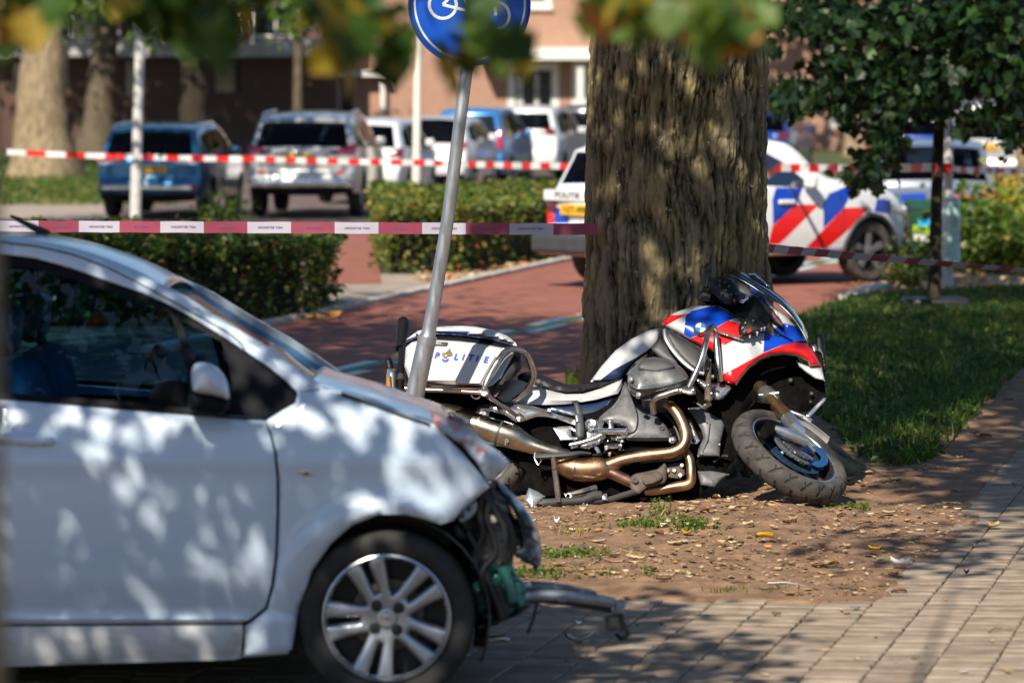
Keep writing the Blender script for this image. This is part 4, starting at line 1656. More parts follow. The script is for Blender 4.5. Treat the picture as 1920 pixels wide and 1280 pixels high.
def blue_extras(t, W3, rp, hw, mats):
    mb = MB().box(rp(0, .50, .02), (1.46, .05, .06), Matrix.Rotation(t.rotation_euler.z, 3, 'Z'))
    obj('chrome_strip', mb, M['silver'], t, bevel=.01)
    mb = MB()
    mb.lathe(rp(0, 1.0, .02), (0, -1, 0), [(.05, 0), (.05, .012), (.0001, .014)], 20)
    obj('badge', mb, M['silver'], t)
    for s in (-1, 1):
        mb = MB()
        panel(mb, [(s * .56, .47), (s * .78, .49), (s * .78, .55), (s * .57, .54)], lambda x, z, l: rp(x, z, .012 + l), .03, .01, None, (), (), .06)
        obj('reflector', mb, M['red_lens'], t)
        mb = MB()
        panel(mb, [(s * .42, .885), (s * .80, .87), (s * .82, .92), (s * .42, .93)], lambda x, z, l: rp(x, z, .03 + l), .03, .01, None, (), (), .06)
        obj('reversing_lamp', mb, M['clear_lens'], t)
    mb = MB()
    mb.tube([W3(0, -1.25, 1.5), W3(0, -1.3, 1.58)], [.04, .012], 8)
    obj('aerial_fin', mb, M['ink'], t)


car('parked_car', 'blue estate car parked behind the lamp post, yellow number plate on its tailgate', 'car', (hx(303, 60) , 60 + 2.25, 0), -math.radians(5.5), 4.55, 1.76, WAGON, 9, .98, pb,
    SWW, [(-1.3, .32), (1.35, .32)], (1.0, 1.38, -1.7), (1.02, 1.42, .3, 1.2), lights=[([(.36, .93), (.84, .91), (.86, 1.03), (.62, 1.02)], 'red_lens', .0)],
    plate=(.05, .80, 'TV-985-F'), rails=[(-1.75, 1.43, 0), (-1.6, 1.45, .05), (-.2, 1.48, .06), (.2, 1.46, .0)], extras=blue_extras, group='parked cars')

# silver off-roader
ps = paint('paint_silver', (.46, .455, .43), .45, .32)
SUV = [(-2.16, .4), (-2.27, .5), (-2.28, .66), (-2.2, .76), (-2.2, 1.02), (-2.14, 1.12), (-1.9, 1.44), (-1.78, 1.58), (-1.2, 1.64), (-.3, 1.665), (.35, 1.62), (1.05, 1.16), (1.9, 1.02), (2.2, .86), (2.28, .6), (2.2, .36)]
SWS = [[(-1.8, 1.16), (-1.62, 1.46), (-1.1, 1.53), (-1.05, 1.13)], [(-.97, 1.13), (-1.0, 1.54), (-.15, 1.57), (-.12, 1.11)], [(-.04, 1.11), (-.07, 1.57), (.3, 1.52), (.85, 1.15), (.85, 1.1)]]


def suv_extras(t, W3, rp, hw, mats):
    obj('chrome_strip', MB().box(rp(0, 1.05, .02), (.9, .03, .07), Matrix.Rotation(t.rotation_euler.z, 3, 'Z')), M['silver'], t, bevel=.01)
    mb = MB()
    panel(mb, [(-.84, .5), (.84, .5), (.8, .62), (-.8, .62)], lambda x, z, l: rp(x, z, .02 + l), .05, .02, None, (), (), .08)
    obj('skid_plate', mb, M['silver'], t)
    for s in (-1, 1):
        mb = MB()
        panel(mb, [(s * .56, .72), (s * .7, .72), (s * .7, .77), (s * .58, .77)], lambda x, z, l: rp(x, z, .012 + l), .03, .01, None, (), (), .06)
        obj('reflector', mb, M['red_lens'], t)


car('parked_car', 'silver off-road car parked between the blue estate and the white hatchback', 'car', (hx(583, 60.5) , 60.5 + 2.28, 0), -math.radians(4), 4.56, 1.84, SUV, 9, 1.13, ps,
    SWS, [(-1.35, .36), (1.35, .36)], (1.14, 1.54, -1.7), (1.18, 1.6, .3, 1.1), lights=[([(.42, 1.05), (.88, 1.03), (.9, 1.2), (.72, 1.16)], 'red_lens_dark', .03)],
    plate=(-.08, .98, 'NT-672-X'), rails=[(-1.75, 1.6, 0), (-1.6, 1.63, .05), (-.2, 1.67, .06), (.2, 1.65, .0)], bumper_z=.62, extras=suv_extras, group='parked cars')

# white hatchback
pw = paint('paint_white', (.74, .74, .73), 0, .3)
HATCH = [(-1.86, .28), (-1.95, .4), (-1.96, .58), (-1.9, .68), (-1.88, .9), (-1.82, 1.0), (-1.62, 1.32), (-1.5, 1.44), (-1.0, 1.5), (-.2, 1.51), (.3, 1.46), (1.05, 1.0), (1.6, .88), (1.88, .72), (1.96, .45), (1.9, .28)]
SWH = [[(-1.5, 1.04), (-1.38, 1.3), (-.82, 1.4), (-.8, 1.0)], [(-.72, 1.0), (-.74, 1.41), (.25, 1.4), (.86, 1.02), (.86, .97)]]
car('parked_car', 'white hatchback half hidden behind the silver off-road car', 'car', (hx(700, 68), 68 + 1.95, 0), -math.radians(9), 3.92, 1.7, HATCH, 9, 1.0, pw,
    SWH, [(-1.2, .31), (1.22, .31)], (1.02, 1.4, -1.4), (1.04, 1.44, .25, 1.1), lights=[([(.6, .86), (.84, .84), (.86, 1.02), (.66, .98)], 'red_lens_dark', 0)], plate=(0, .74, 'SX-518-B'), group='parked cars')

# small white car with a dark roof and window, red lamps
CITY = [(-1.66, .28), (-1.74, .4), (-1.75, .6), (-1.7, .7), (-1.68, .9), (-1.66, 1.0), (-1.54, 1.3), (-1.45, 1.42), (-.9, 1.47), (-.2, 1.47), (.25, 1.42), (.95, .98), (1.4, .88), (1.66, .7), (1.74, .45), (1.68, .28)]
SWC = [[(-1.34, 1.04), (-1.26, 1.3), (-.72, 1.37), (-.7, 1.0)], [(-.62, 1.0), (-.64, 1.38), (.2, 1.36), (.78, 1.0), (.78, .97)]]
car('parked_car', 'small white city car with a wide dark rear window just left of the sign pole', 'car', (hx(836, 76), 76 + 1.7, 0), -math.radians(11), 3.48, 1.62, CITY, 9, 1.0, pw,
    SWC, [(-1.1, .29), (1.15, .29)], (.98, 1.41, -1.3), (1.02, 1.4, .2, 1.0), lights=[([(.52, .80), (.62, .78), (.76, .94), (.74, 1.02), (.62, 1.0), (.52, .88)], 'red_lens', .01)], plate=(-.1, .62, '68-LTK-4'), group='parked cars', bumper_z=.36)

# bright blue people carrier
pbl = paint('paint_sky_blue', (.03, .2, .5), .3, .3)
MPV = [(-1.92, .28), (-2.02, .4), (-2.03, .58), (-1.98, .68), (-1.97, .9), (-1.94, 1.04), (-1.8, 1.46), (-1.7, 1.58), (-1.1, 1.64), (-.2, 1.64), (.4, 1.56), (1.3, 1.02), (1.75, .9), (1.98, .74), (2.03, .45), (1.96, .28)]
SWM = [[(-1.62, 1.06), (-1.52, 1.44), (-1.0, 1.52), (-.96, 1.03)], [(-.88, 1.03), (-.9, 1.53), (-.1, 1.54), (-.06, 1.01)], [(.02, 1.01), (0, 1.54), (.35, 1.48), (1.05, 1.02), (1.05, .99)]]
car('parked_car', 'bright blue people carrier with tall red tail lamps right of the sign pole', 'car', (hx(905, 79.5), 79.5 + 2, 0), -math.radians(10), 4.06, 1.68, MPV, 9, 1.03, pbl,
    SWM, [(-1.25, .31), (1.3, .31)], (1.06, 1.52, -1.6), (1.06, 1.55, .3, 1.4), glass='glass', lights=[([(.66, .80), (.78, .80), (.76, 1.2), (.66, 1.24)], 'red_lens', .01)], plate=(0, .78, '23-KXT-7'), group='parked cars', bumper_z=.3)

# white people carrier behind it
car('parked_car', 'white people carrier with reddish tail lamps beside the tree trunk', 'car', (hx(1010, 86), 86 + 2, 0), -math.radians(11), 4.06, 1.74, MPV, 9, 1.03, pw,
    SWM, [(-1.25, .31), (1.3, .31)], (1.16, 1.5, -1.6), (1.06, 1.55, .3, 1.4), lights=[([(.36, 1.04), (.78, 1.02), (.74, 1.17), (.5, 1.16)], 'red_lens_dark', .02)], plate=(0, .78, 'HK-341-N'), group='parked cars', bumper_z=.3)
pd = paint('paint_dark', (.02, .022, .026), .3, .3)
car('parked_car', 'dark car seen in the gap left of the tree trunk behind the police car', 'car', (hx(1112, 92), 92 + 2, 0), -math.radians(11), 4.06, 1.74, MPV, 9, 1.03, pd,
    SWM, [(-1.25, .31), (1.3, .31)], (1.16, 1.5, -1.6), (1.06, 1.55, .3, 1.4), lights=[([(.66, .80), (.78, .80), (.76, 1.2), (.66, 1.24)], 'red_lens_dark', .01)], group='parked cars', bumper_z=.3)
pnb = paint('paint_royal', (.01, .05, .2), .4, .3)
car('parked_car', 'dark blue hatchback seen just right of the tree trunk above the police car', 'car', (hx(1452, 92), 92 + 2, 0), -math.radians(14), 3.92, 1.72, HATCH, 9, 1.0, pnb,
    SWH, [(-1.2, .31), (1.22, .31)], (1.02, 1.4, -1.4), (1.04, 1.44, .25, 1.1), lights=[([(.5, .86), (.84, .84), (.86, 1.02), (.56, .98)], 'red_lens_dark', 0)], group='parked cars')
car('parked_car', 'white hatchback half hidden by leaves above the second police car', 'car', (hx(1745, 78), 78 + 2, 0), -math.radians(16), 3.92, 1.72, HATCH, 9, 1.0, pw,
    SWH, [(-1.2, .31), (1.22, .31)], (1.02, 1.4, -1.4), (1.04, 1.44, .25, 1.1), lights=[([(.6, .86), (.84, .84), (.86, 1.02), (.66, .98)], 'red_lens', 0)], plate=(0, .8, '91-PZB-2'), group='parked cars')
VAN = [(-2.1, .3), (-2.2, .42), (-2.21, .6), (-2.17, .7), (-2.16, .95), (-2.14, 1.1), (-2.05, 1.6), (-1.95, 1.74), (-1.2, 1.8), (0, 1.8), (.7, 1.72), (1.5, 1.1), (1.95, .95), (2.17, .76), (2.2, .45), (2.12, .3)]
SWV = [[(.25, 1.1), (.2, 1.62), (.6, 1.6), (1.2, 1.1)]]
car('parked_van', 'silver white van with a dark window and yellow plate at the right edge', 'van', (hx(1898, 73), 73 + 2.2, 0), -math.radians(14), 4.4, 1.8, VAN, 9, 1.08, ps,
    SWV, [(-1.35, .32), (1.4, .32)], (1.12, 1.66, -1.9), (1.14, 1.7, .6, 1.6), lights=[([(.76, .86), (.86, .86), (.84, 1.34), (.74, 1.36)], 'red_lens', .01)], plate=(0, .95, '4-VKJ-83'), group='parked cars')

# ------------------------------------------------------------------ police car crosswise on the red road
PC_PHI = math.radians(54)
PC_LOC = (2.333, 40.4, 0)
PROF_P = [(-1.8, .34), (-1.88, .46), (-1.9, .62), (-1.84, .68), (-1.84, .9), (-1.78, 1.0), (-1.62, 1.34), (-1.55, 1.45), (-1.1, 1.515), (-.5, 1.54), (.1, 1.525), (.36, 1.46), (.74, 1.14), (1.35, 1.05), (1.72, .93), (1.86, .76), (1.89, .5), (1.84, .34)]
Mp = Matrix.Translation(PC_LOC) @ Matrix.Rotation(-PC_PHI, 4, 'Z')
Mpi = Mp.inverted()


def pside(px, py, x=.83):
    """pixel -> (y, z) on the right flank of the police car"""
    o, d = Mpi @ EYE, Mpi.to_3x3() @ ray(px, py)
    p = o + d * ((x - o.x) / d.x)
    return (p.y, p.z)


zz = lambda u, v: pside(1400 + u / 3.692, 240 + v / 3.692)
LIV = [([zz(*q) for q in pts], m) for pts, m in [
    ([(215, 413), (400, 413), (345, 530), (178, 672), (178, 500)], 'pol_blue'),
    ([(340, 530), (500, 530), (226, 806), (150, 806), (176, 676), (300, 566)], 'pol_red'),
    ([(575, 455), (690, 408), (732, 448), (672, 552), (528, 694), (528, 520)], 'pol_blue'),
    ([(672, 552), (852, 548), (740, 670), (555, 842), (415, 832), (528, 700)], 'pol_red'),
    ([(910, 490), (1022, 502), (1010, 596), (884, 582)], 'pol_blue'),
    ([(-150, 413), (30, 413), (-40, 530), (-190, 672), (-190, 500)], 'pol_blue'),
    ([(-60, 530), (100, 530), (-170, 806), (-260, 806), (-190, 676)], 'pol_red'),
    ([(-500, 413), (-330, 413), (-390, 530), (-540, 672), (-540, 500)], 'pol_blue'),
    ([(-380, 530), (-230, 530), (-500, 806), (-600, 806), (-540, 676)], 'pol_red')]]


def police_extras(t, W3, rp, hw, mats):
    R3 = Matrix.Rotation(t.rotation_euler.z, 3, 'Z')
    obj('rear_bumper', MB().box(rp(0, .46, .05), (1.5, .22, .22), R3), M['dark_plastic'], t, bevel=.05)
    obj('skid_plate', MB().box(rp(0, .38, .12), (1.36, .12, .08), R3), M['silver'], t, bevel=.03)
    obj('tailgate_panel', MB().box(rp(0, .96, .03), (1.5, .05, .12), R3), M['pol_white'], t, bevel=.015)
    q = rp(0, .965, .058)
    tx = text_mb('POLITIE', .085, lambda a, b_: q + R3 @ Vector((a - .32, -.003, b_)), width=.44, bold=.002)
    obj('lettering', tx, M['ink'], t, smooth=False, fix=False)
    mb = MB()
    mb.lathe(q + R3 @ Vector((.02, -.003, 0)), R3 @ Vector((0, -1, 0)), [(.035, 0), (.03, .004), (.0001, .005)], 14)
    obj('badge', mb, M['badge_gold'], t)
    sb = MB()
    sb.box(W3(.0, .05, 1.6), (1.1, .26, .07), R3)
    obj('light_bar', sb, M['pol_blue'], t, bevel=.02)
    # door seam, handle, arch trim, sill
    hy = zz(270, 512)
    obj('door_handle', MB().box(W3(hw(*hy) + .02, hy[0], hy[1]), (.035, .22, .05), R3), M['pol_white'], t, bevel=.012)
    for s in (-1, 1):
        for wy in (-1.2, 1.35):
            pts = [W3(s * (hw(wy + .39 * math.cos(a), .335 + .39 * math.sin(a)) + .004), wy + .39 * math.cos(a), .335 + .39 * math.sin(a)) for a in np.linspace(-.1, math.pi + .1, 18)]
            obj('arch_trim', MB().tube(pts, .026, 8), M['dark_plastic'], t)
        obj('sill', MB().tube([W3(s * .77, -.78, .36), W3(s * .77, .93, .36)], .05, 8), M['silver'], t)
        seam = [zz(*q) for q in ((640, 450), (668, 520), (672, 600), (660, 735))]
        obj('door_seam', MB().tube([W3(s * (hw(y, z) + .001), y, z) for y, z in seam], .005, 5), M['ink'], t)
        hlp = [(1.62, .86), (1.86, .80), (1.86, .72), (1.68, .76)]
        mb = MB()
        panel(mb, hlp, lambda y, z, l: W3(s * (hw(y, z) + .012 + l), y, z), .04, .01, None, (), (), .06)
        obj('headlight', mb, M['clear_lens'], t)


car('police_car', 'police car with red and blue stripes standing crosswise behind the big tree trunk', 'police car', PC_LOC, -PC_PHI, 3.8, 1.64, PROF_P, 9, 1.02, 'pol_white',
    [[zz(*q) for q in ((-60, 132), (105, 142), (190, 170), (280, 225), (350, 285), (430, 372), (470, 418), (105, 398), (-60, 392))], [(-.95, 1.06), (-1.0, 1.42), (-.42, 1.455), (-.4, 1.06)], [(-1.52, 1.1), (-1.4, 1.36), (-1.06, 1.42), (-1.02, 1.08)]],
    [(-1.2, .335), (1.35, .335)], (1.04, 1.42, -1.45), (1.17, 1.47, .3, .74), livery=LIV, glass='glass_dark',
    lights=[([(.56, .80), (.77, .80), (.77, .92), (.6, .92)], 'red_lens_dark', .02)], plate=(-.16, .815, '1GT-498'), extras=police_extras, bumper_z=.44,
    wheel_kw=dict(rim='grey_plastic', tyre='tyre_dusty', spokes=5, steer=math.radians(0)),
    rear_livery=[([(-.80, .83), (-.7, .83), (-.52, .58), (-.74, .58)], 'pol_red'), ([(-.69, .83), (-.46, .83), (-.2, .58), (-.5, .58)], 'pol_blue'),
                 ([(.69, .76), (.46, .76), (.2, .58), (.5, .58)], 'pol_blue'), ([(.80, .76), (.7, .76), (.52, .58), (.74, .58)], 'pol_red')])

# second police estate at the right, rear towards us
STATION = [(-2.14, .28), (-2.26, .4), (-2.28, .56), (-2.2, .64), (-2.18, .8), (-2.14, .9), (-1.96, 1.2), (-1.84, 1.32), (-1.2, 1.375), (-.3, 1.39), (.35, 1.34), (1.15, .94), (1.9, .82), (2.2, .68), (2.26, .45), (2.2, .28)]
SW2 = [[(y, z - .075) for y, z in q] for q in SWW]
pg = paint('paint_pale_blue', (.17, .20, .26), .3, .3)


def stripes2(t, W3, rp, hw, mats):
    obj('rear_bumper', MB().box(rp(0, .42, .02), (1.6, .1, .2), Matrix.Rotation(t.rotation_euler.z, 3, 'Z')), M['dark_plastic'], t, bevel=.04)
    obj('roof_light', MB().box(W3(0, .2, 1.43), (.9, .25, .07), Matrix.Rotation(t.rotation_euler.z, 3, 'Z')), M['pol_blue'], t, bevel=.02)


car('police_car', 'second police estate car with a dark rear window behind the white lamp post', 'police car', (hx(1766, 48), 48 + 2.2, 0), -math.radians(3), 4.5, 1.72, STATION, 9, .9, pg,
    SW2, [(-1.3, .31), (1.35, .31)], (.93, 1.29, -1.75), (.96, 1.36, .3, 1.2), lights=[([(.62, .70), (.84, .68), (.84, .8), (.68, .8)], 'red_lens_dark', .02)], extras=stripes2,
    rear_livery=[([(-.8, .60), (-.1, .68), (-.1, .75), (-.8, .72)], 'pol_blue'), ([(.05, .58), (.3, .72), (.58, .72), (.66, .58)], 'pol_red'), ([(.05, .50), (.8, .50), (.8, .57), (.05, .57)], 'pol_blue')])
# ------------------------------------------------------------------ white crashed hatchback in the foreground
YC = 12.67
CAR = thing('crashed_car', 'white hatchback with a torn off front end standing on the brick pavement', 'car', (hx(300, YC), YC + .8, 0))
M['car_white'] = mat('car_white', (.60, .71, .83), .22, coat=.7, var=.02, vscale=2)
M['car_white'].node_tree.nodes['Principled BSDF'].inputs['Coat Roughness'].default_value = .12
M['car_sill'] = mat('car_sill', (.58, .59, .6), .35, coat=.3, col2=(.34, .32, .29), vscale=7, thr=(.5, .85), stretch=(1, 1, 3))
M['trim_black'] = mat('trim_black', (.007, .008, .011), .6, spec=.12)
M['car_glass'] = glass_mat('car_glass', (.48, .80, .98), .2)
M['seat_cloth'] = mat('seat_cloth', (.10, .11, .13), .9, var=.15, vscale=30)
M['scuffed'] = mat('scuffed_paint', (.45, .52, .6), .4, col2=(.5, .15, .12), vscale=9, thr=(.52, .62), stretch=(1, 1, .6), metal=.1)
M['lens_dark'] = mat('cracked_lens', (.03, .04, .06), .2, coat=.6, col2=(.22, .28, .36), vscale=12, thr=(.5, .75))
M['bottle_white'] = mat('reservoir_white', (.48, .46, .4), .45, col2=(.3, .27, .22), vscale=6)
M['bottle_teal'] = mat('reservoir_teal', (.010, .07, .066), .3, col2=(.03, .14, .13), vscale=5)
M['beam_grey'] = mat('beam_grey', (.2, .23, .27), .4, .3, col2=(.32, .35, .4), vscale=8)


def cinset(px, z):
    i = 0.0
    if z > .93:
        i += (z - .93) * .40
    if z < .42:
        i += (.42 - z) * .16
    i += .022 * ((z - .66) / .27) ** 2 if .3 < z < .93 else .022
    i -= .010 * math.exp(-((z - .83) / .03) ** 2)
    if px > 760:
        i += ((px - 760) / 200) ** 2 * .16
    # flared arch
    d = math.hypot(px - 725, (2.1 - z) * 7000 / YC + 165 - 1158)
    i -= .022 * math.exp(-((d - 200) / 24) ** 2)
    return i


def CP(px, py, l=0.0):
    z = at(px, py, YC).z
    return at(px, py, YC + cinset(px, z) - l)


WID = 1.66


def MF(p):
    """the same point on the far side of the car (the street falls a little to that side)"""
    dy = WID - 2 * (p.y - YC)
    return Vector((p.x, p.y + dy, p.z - .045 * dy))


def cpanel_(name, outline, m, bulge=.012, depth=.02, rnd=9, holes=(), step=16, sm=0, off=0.0, far=False, parent=None, regions=(), noise=0):
    if sm:
        outline = smooth_poly(outline, sm)
    mb = MB()

    def place(u, v, l):
        n = 0
        if noise:
            n = (fbm(u / 14, v / 14, 3, 9) - .5) * noise
        p = CP(u, v, l + off + n)
        return MF(p) if far else p
    panel(mb, outline, place, depth, bulge, rnd, holes, regions, step)
    return obj(name, mb, m, parent or CAR, angle=50)


EDGE = [(-320, 446), (-160, 445), (-15, 449), (60, 455), (130, 468), (200, 490), (270, 521), (350, 573), (430, 627), (500, 667), (556, 706), (606, 730), (650, 742), (702, 758), (760, 780), (805, 795), (836, 812)]
GL1 = [(-6, 499), (50, 501), (100, 511), (188, 541), (269, 568), (319, 587), (331, 618), (340, 652), (349, 692), (354, 725), (352, 765), (235, 752), (100, 742), (-6, 735)]
GL2 = [(338, 599), (416, 641), (427, 679), (438, 733), (403, 730), (363, 672)]
FRAME = [(-10, 477), (67, 487), (134, 505), (201, 529), (269, 552), (322, 576), (369, 603), (423, 636), (464, 663), (504, 690), (537, 717), (554, 737), (552, 752), (526, 768), (497, 781), (437, 779), (370, 774), (235, 762), (100, 751), (-10, 743)]
BELT = [(-10, 746), (100, 754), (235, 766), (370, 778), (440, 783), (495, 786)]
GLR = [(-300, 510), (-240, 497), (-24, 497), (-24, 735), (-260, 727)]
UP = [(-320, 446), (-160, 445), (-15, 449), (60, 455), (130, 468), (200, 490), (270, 518), (320, 540), (350, 556), (430, 608), (500, 649), (556, 688), (600, 720), (606, 728), (560, 734), (557, 734), (537, 714), (504, 687), (464, 660), (423, 633), (369, 600), (322, 573), (269, 549), (201, 526), (134, 502), (67, 484), (-10, 474), (-250, 474), (-330, 490)]
FEND = [(498, 789), (526, 771), (554, 755), (558, 740), (557, 735), (606, 731), (650, 744), (702, 761), (760, 783), (805, 798), (834, 816), (868, 850), (900, 888), (919, 912), (872, 950), (850, 975), (826, 983), (800, 974), (760, 964), (710, 964), (660, 984), (620, 1019), (585, 1069), (560, 1139), (548, 1214), (541, 1225), (470, 1231), (458, 1231), (459, 1173), (472, 1166), (502, 1140), (514, 1097), (521, 1040), (524, 960), (524, 900), (519, 850), (509, 812)]
DOOR = BELT + [(505, 812), (514, 850), (518.5, 900), (518.5, 960), (515.5, 1040), (508, 1097), (497, 1137), (466, 1162), (452, 1167), (-10, 1170)]
SILL = [(-560, 1180), (-10, 1174), (455, 1171), (456, 1231), (440, 1236), (200, 1243), (-10, 1250), (-560, 1256)]
RDOOR = [(-14, 746), (-320, 738), (-420, 735), (-430, 900), (-560, 1000), (-590, 1172), (-14, 1170)]
REARQ = [(-330, 490), (-420, 520), (-560, 640), (-700, 690), (-800, 730), (-880, 760), (-920, 860), (-930, 1000), (-920, 1130), (-900, 1190), (-880, 1200), (-868, 1139), (-845, 1069), (-805, 1019), (-765, 984), (-715, 964), (-670, 964), (-620, 984), (-585, 1019), (-560, 1000), (-430, 900), (-424, 735), (-320, 736), (-310, 500)]
for far in (False, True):
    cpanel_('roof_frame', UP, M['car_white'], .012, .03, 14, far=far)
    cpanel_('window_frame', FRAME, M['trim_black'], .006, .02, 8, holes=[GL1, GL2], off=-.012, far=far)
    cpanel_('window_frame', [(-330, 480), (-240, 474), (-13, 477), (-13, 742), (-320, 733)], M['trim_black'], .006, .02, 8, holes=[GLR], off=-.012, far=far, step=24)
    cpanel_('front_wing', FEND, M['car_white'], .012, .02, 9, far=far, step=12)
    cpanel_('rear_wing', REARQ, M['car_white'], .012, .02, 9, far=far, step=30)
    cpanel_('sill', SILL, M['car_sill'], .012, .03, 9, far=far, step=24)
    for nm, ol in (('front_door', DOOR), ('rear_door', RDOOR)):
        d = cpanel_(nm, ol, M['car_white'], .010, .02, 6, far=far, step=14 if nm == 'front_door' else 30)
        if nm == 'front_door' and not far:
            FD = d
    for nm, g in (('door_glass', GL1), ('quarter_glass', GL2), ('door_glass', GLR)):
        cpanel_(nm, g, M['glass'] if far else M['car_glass'], 0, .004, far=far, off=-.02, step=30)
    # dark body behind the shut lines
    cpanel_('inner_body', [(-860, 800), (-420, 750), (235, 775), (495, 795), (560, 742), (606, 740), (702, 768), (805, 805), (850, 850), (850, 940), (800, 964), (710, 954), (650, 974), (605, 1012), (570, 1069), (546, 1139), (530, 1218), (200, 1232), (-580, 1232), (-600, 1130), (-860, 1130)],
            M['trim_black'], 0, .02, far=far, off=-.035, step=60)
# silver trim lines of the door
cpanel_('door_moulding', [(-10, 741), (100, 751), (235, 763), (370, 775), (440, 781), (495, 784), (495, 787), (440, 785), (370, 779), (235, 768), (100, 756), (-10, 747)], M['trim_black'], .004, .02, 4, off=.006)
btc = lambda name, pts, r, m, off=0.0, n=8, parent=None: obj(name, MB().tube([CP(u, v, off) for u, v in pts], r, n), M[m], parent or CAR)
btc('roof_seam', [(0, 453), (67, 461), (134, 476), (201, 501), (269, 535), (336, 572), (403, 609), (437, 629), (453, 645), (459, 657)], .0028, 'ink', .010)
# top surfaces from edge to edge
ed = smooth_poly(EDGE, 4, closed=False)


def top(name, i0, i1, m, crown=.03, nx=14, extra=None):
    rows = []
    for u, v in ed[i0:i1 + 1]:
        a = CP(u, v, .0)
        b_ = MF(a)
        rows.append([a.lerp(b_, t) + Vector((0, 0, crown * 4 * t * (1 - t))) for t in np.linspace(0, 1, nx)])
    o = obj(name, MB().grid(rows), m, CAR, angle=180)
    s = o.modifiers.new('thick', 'SOLIDIFY')
    s.thickness = .006
    return o


top('roof', 0, 7 * 4 - 2, M['car_white'])
top('windscreen', 7 * 4 - 2, 11 * 4 - 2, M['car_glass'], .004)
top('bonnet', 11 * 4 - 2, 16 * 4, M['car_white'], .035)
rows = []
for u, v in [(-320, 446), (-420, 500), (-620, 640), (-800, 728), (-885, 762), (-925, 860), (-930, 1000), (-915, 1180)]:
    a = CP(u, v)
    rows.append([a.lerp(MF(a), t) for t in np.linspace(0, 1, 8)])
o = obj('tailgate', MB().grid(rows), M['car_white'], CAR)
o.modifiers.new('thick', 'SOLIDIFY').thickness = .01
btc('bonnet_seam', [(640, 738), (702, 759), (760, 781), (806, 796)], .006, 'ink', .006)
# crumpled corner of the bonnet and hollow where the headlight was
cpanel_('crumpled_bonnet_corner', [(806, 770), (850, 788), (878, 800), (908, 826), (940, 850), (957, 868), (946, 880), (930, 898), (914, 904), (898, 872), (868, 836), (836, 812), (815, 798)], M['scuffed'], .02, .02, 12, step=6, noise=.05, off=.0)
cpanel_('headlight_hollow', [(836, 815), (868, 834), (898, 872), (921, 912), (930, 960), (905, 1010), (880, 1000), (850, 960), (826, 900)], M['ink'], 0, .3, off=-.09, step=14)
# tongue of torn sheet metal and headlight rest
Zc = zoomf(860, 880, 3.556)


def fpanel(name, pts, m, Y, depth, bulge, sm=2, noise=0, step=None, holes=(), Zf=Zc):
    if sm:
        pts = smooth_poly(pts, sm)
    A = np.array(pts)
    ext = max(A.max(0) - A.min(0))
    mb = MB()
    panel(mb, pts, lambda u, v, l: at(*Zf(u, v), Y - l - ((fbm(u / 40, v / 40, 3, 3) - .5) * noise if noise else 0)), depth, bulge, None, holes, (), step or max(6, ext / 18))
    return obj(name, mb, m if not isinstance(m, str) else M[m], CAR, angle=50)


def ftube(name, pts, r, m, Y, n=10, Zf=Zc):
    P = smooth_poly([(u, v) for u, v in pts], 4, closed=False) if len(pts) > 2 else pts
    return obj(name, MB().tube([at(*Zf(u, v), Y) for u, v in P], r, n), M[m], CAR)


fpanel('headlight_shell', [(205, 60), (260, 75), (380, 180), (470, 290), (525, 400), (552, 520), (556, 600), (530, 650), (505, 690), (492, 640), (440, 622), (400, 585), (385, 540), (430, 520), (415, 430), (390, 330), (330, 220), (240, 130)], 'lens_dark', 12.86, .12, .05, noise=.06)
fpanel('headlight_shell', [(390, 330), (430, 400), (445, 520), (400, 590), (370, 560), (380, 450), (340, 330), (290, 240)], 'ink', 12.92, .1, .03, noise=.05)
fpanel('torn_bracket', [(0, 310), (50, 240), (110, 200), (130, 220), (128, 270), (80, 320), (30, 350), (0, 350)], 'scuffed', 12.8, .012, .01, holes=[circ(62, 262, 11, 8), circ(20, 310, 9, 8)], sm=0)
bpw = M['bottle_white']
fpanel('washer_bottle', [(120, 400), (170, 330), (230, 345), (300, 420), (330, 520), (345, 640), (250, 670), (120, 640), (80, 560)], bpw, 12.95, .14, .05, noise=.05)
fpanel('washer_bottle', [(78, 640), (160, 628), (260, 640), (360, 640), (400, 720), (440, 745), (470, 800), (455, 860), (470, 905), (380, 960), (300, 990), (180, 1015), (112, 1000), (108, 860), (84, 720)], 'bottle_teal', 12.9, .2, .07, noise=.07)
ftube('bottle_rib', [(170, 640), (200, 760), (260, 900), (280, 990)], .016, 'ink', 12.815)
ftube('bottle_rib', [(290, 650), (330, 760), (350, 880)], .02, 'bottle_teal', 12.82)
ftube('bottle_rib', [(245, 780), (280, 840), (300, 960), (250, 930), (240, 820)], .022, 'ink', 12.83)
fpanel('splash_guard', [(-40, 350), (20, 370), (60, 420), (128, 470), (130, 500), (70, 490), (10, 470), (-40, 440)], M['dark_plastic'], 12.85, .1, .03)
fpanel('engine_bay', [(-40, 200), (60, 140), (180, 60), (330, 220), (420, 420), (370, 560), (350, 700), (420, 900), (250, 1040), (60, 1060), (-40, 900)], M['ink'], 13.25, .3, .05, sm=0)
fpanel('lamp_socket', [(205, 310), (230, 300), (262, 330), (255, 362), (215, 360)], M['bottle_white'], 12.82, .06, .03)
fpanel('lamp_socket', [(235, 205), (330, 215), (340, 290), (260, 280)], M['beam_grey'], 12.9, .06, .03)
for pts in ([(160, 170), (200, 220), (190, 330), (230, 450), (245, 560), (180, 640), (150, 720), (160, 830)], [(150, 180), (140, 300), (160, 420), (110, 560), (100, 640)], [(180, 160), (260, 300), (300, 380), (310, 480)],
            [(60, 420), (120, 540), (100, 660)], [(350, 600), (330, 580), (350, 540)]):
    ftube('wiring_loom', pts, .012, 'ink', 12.8)
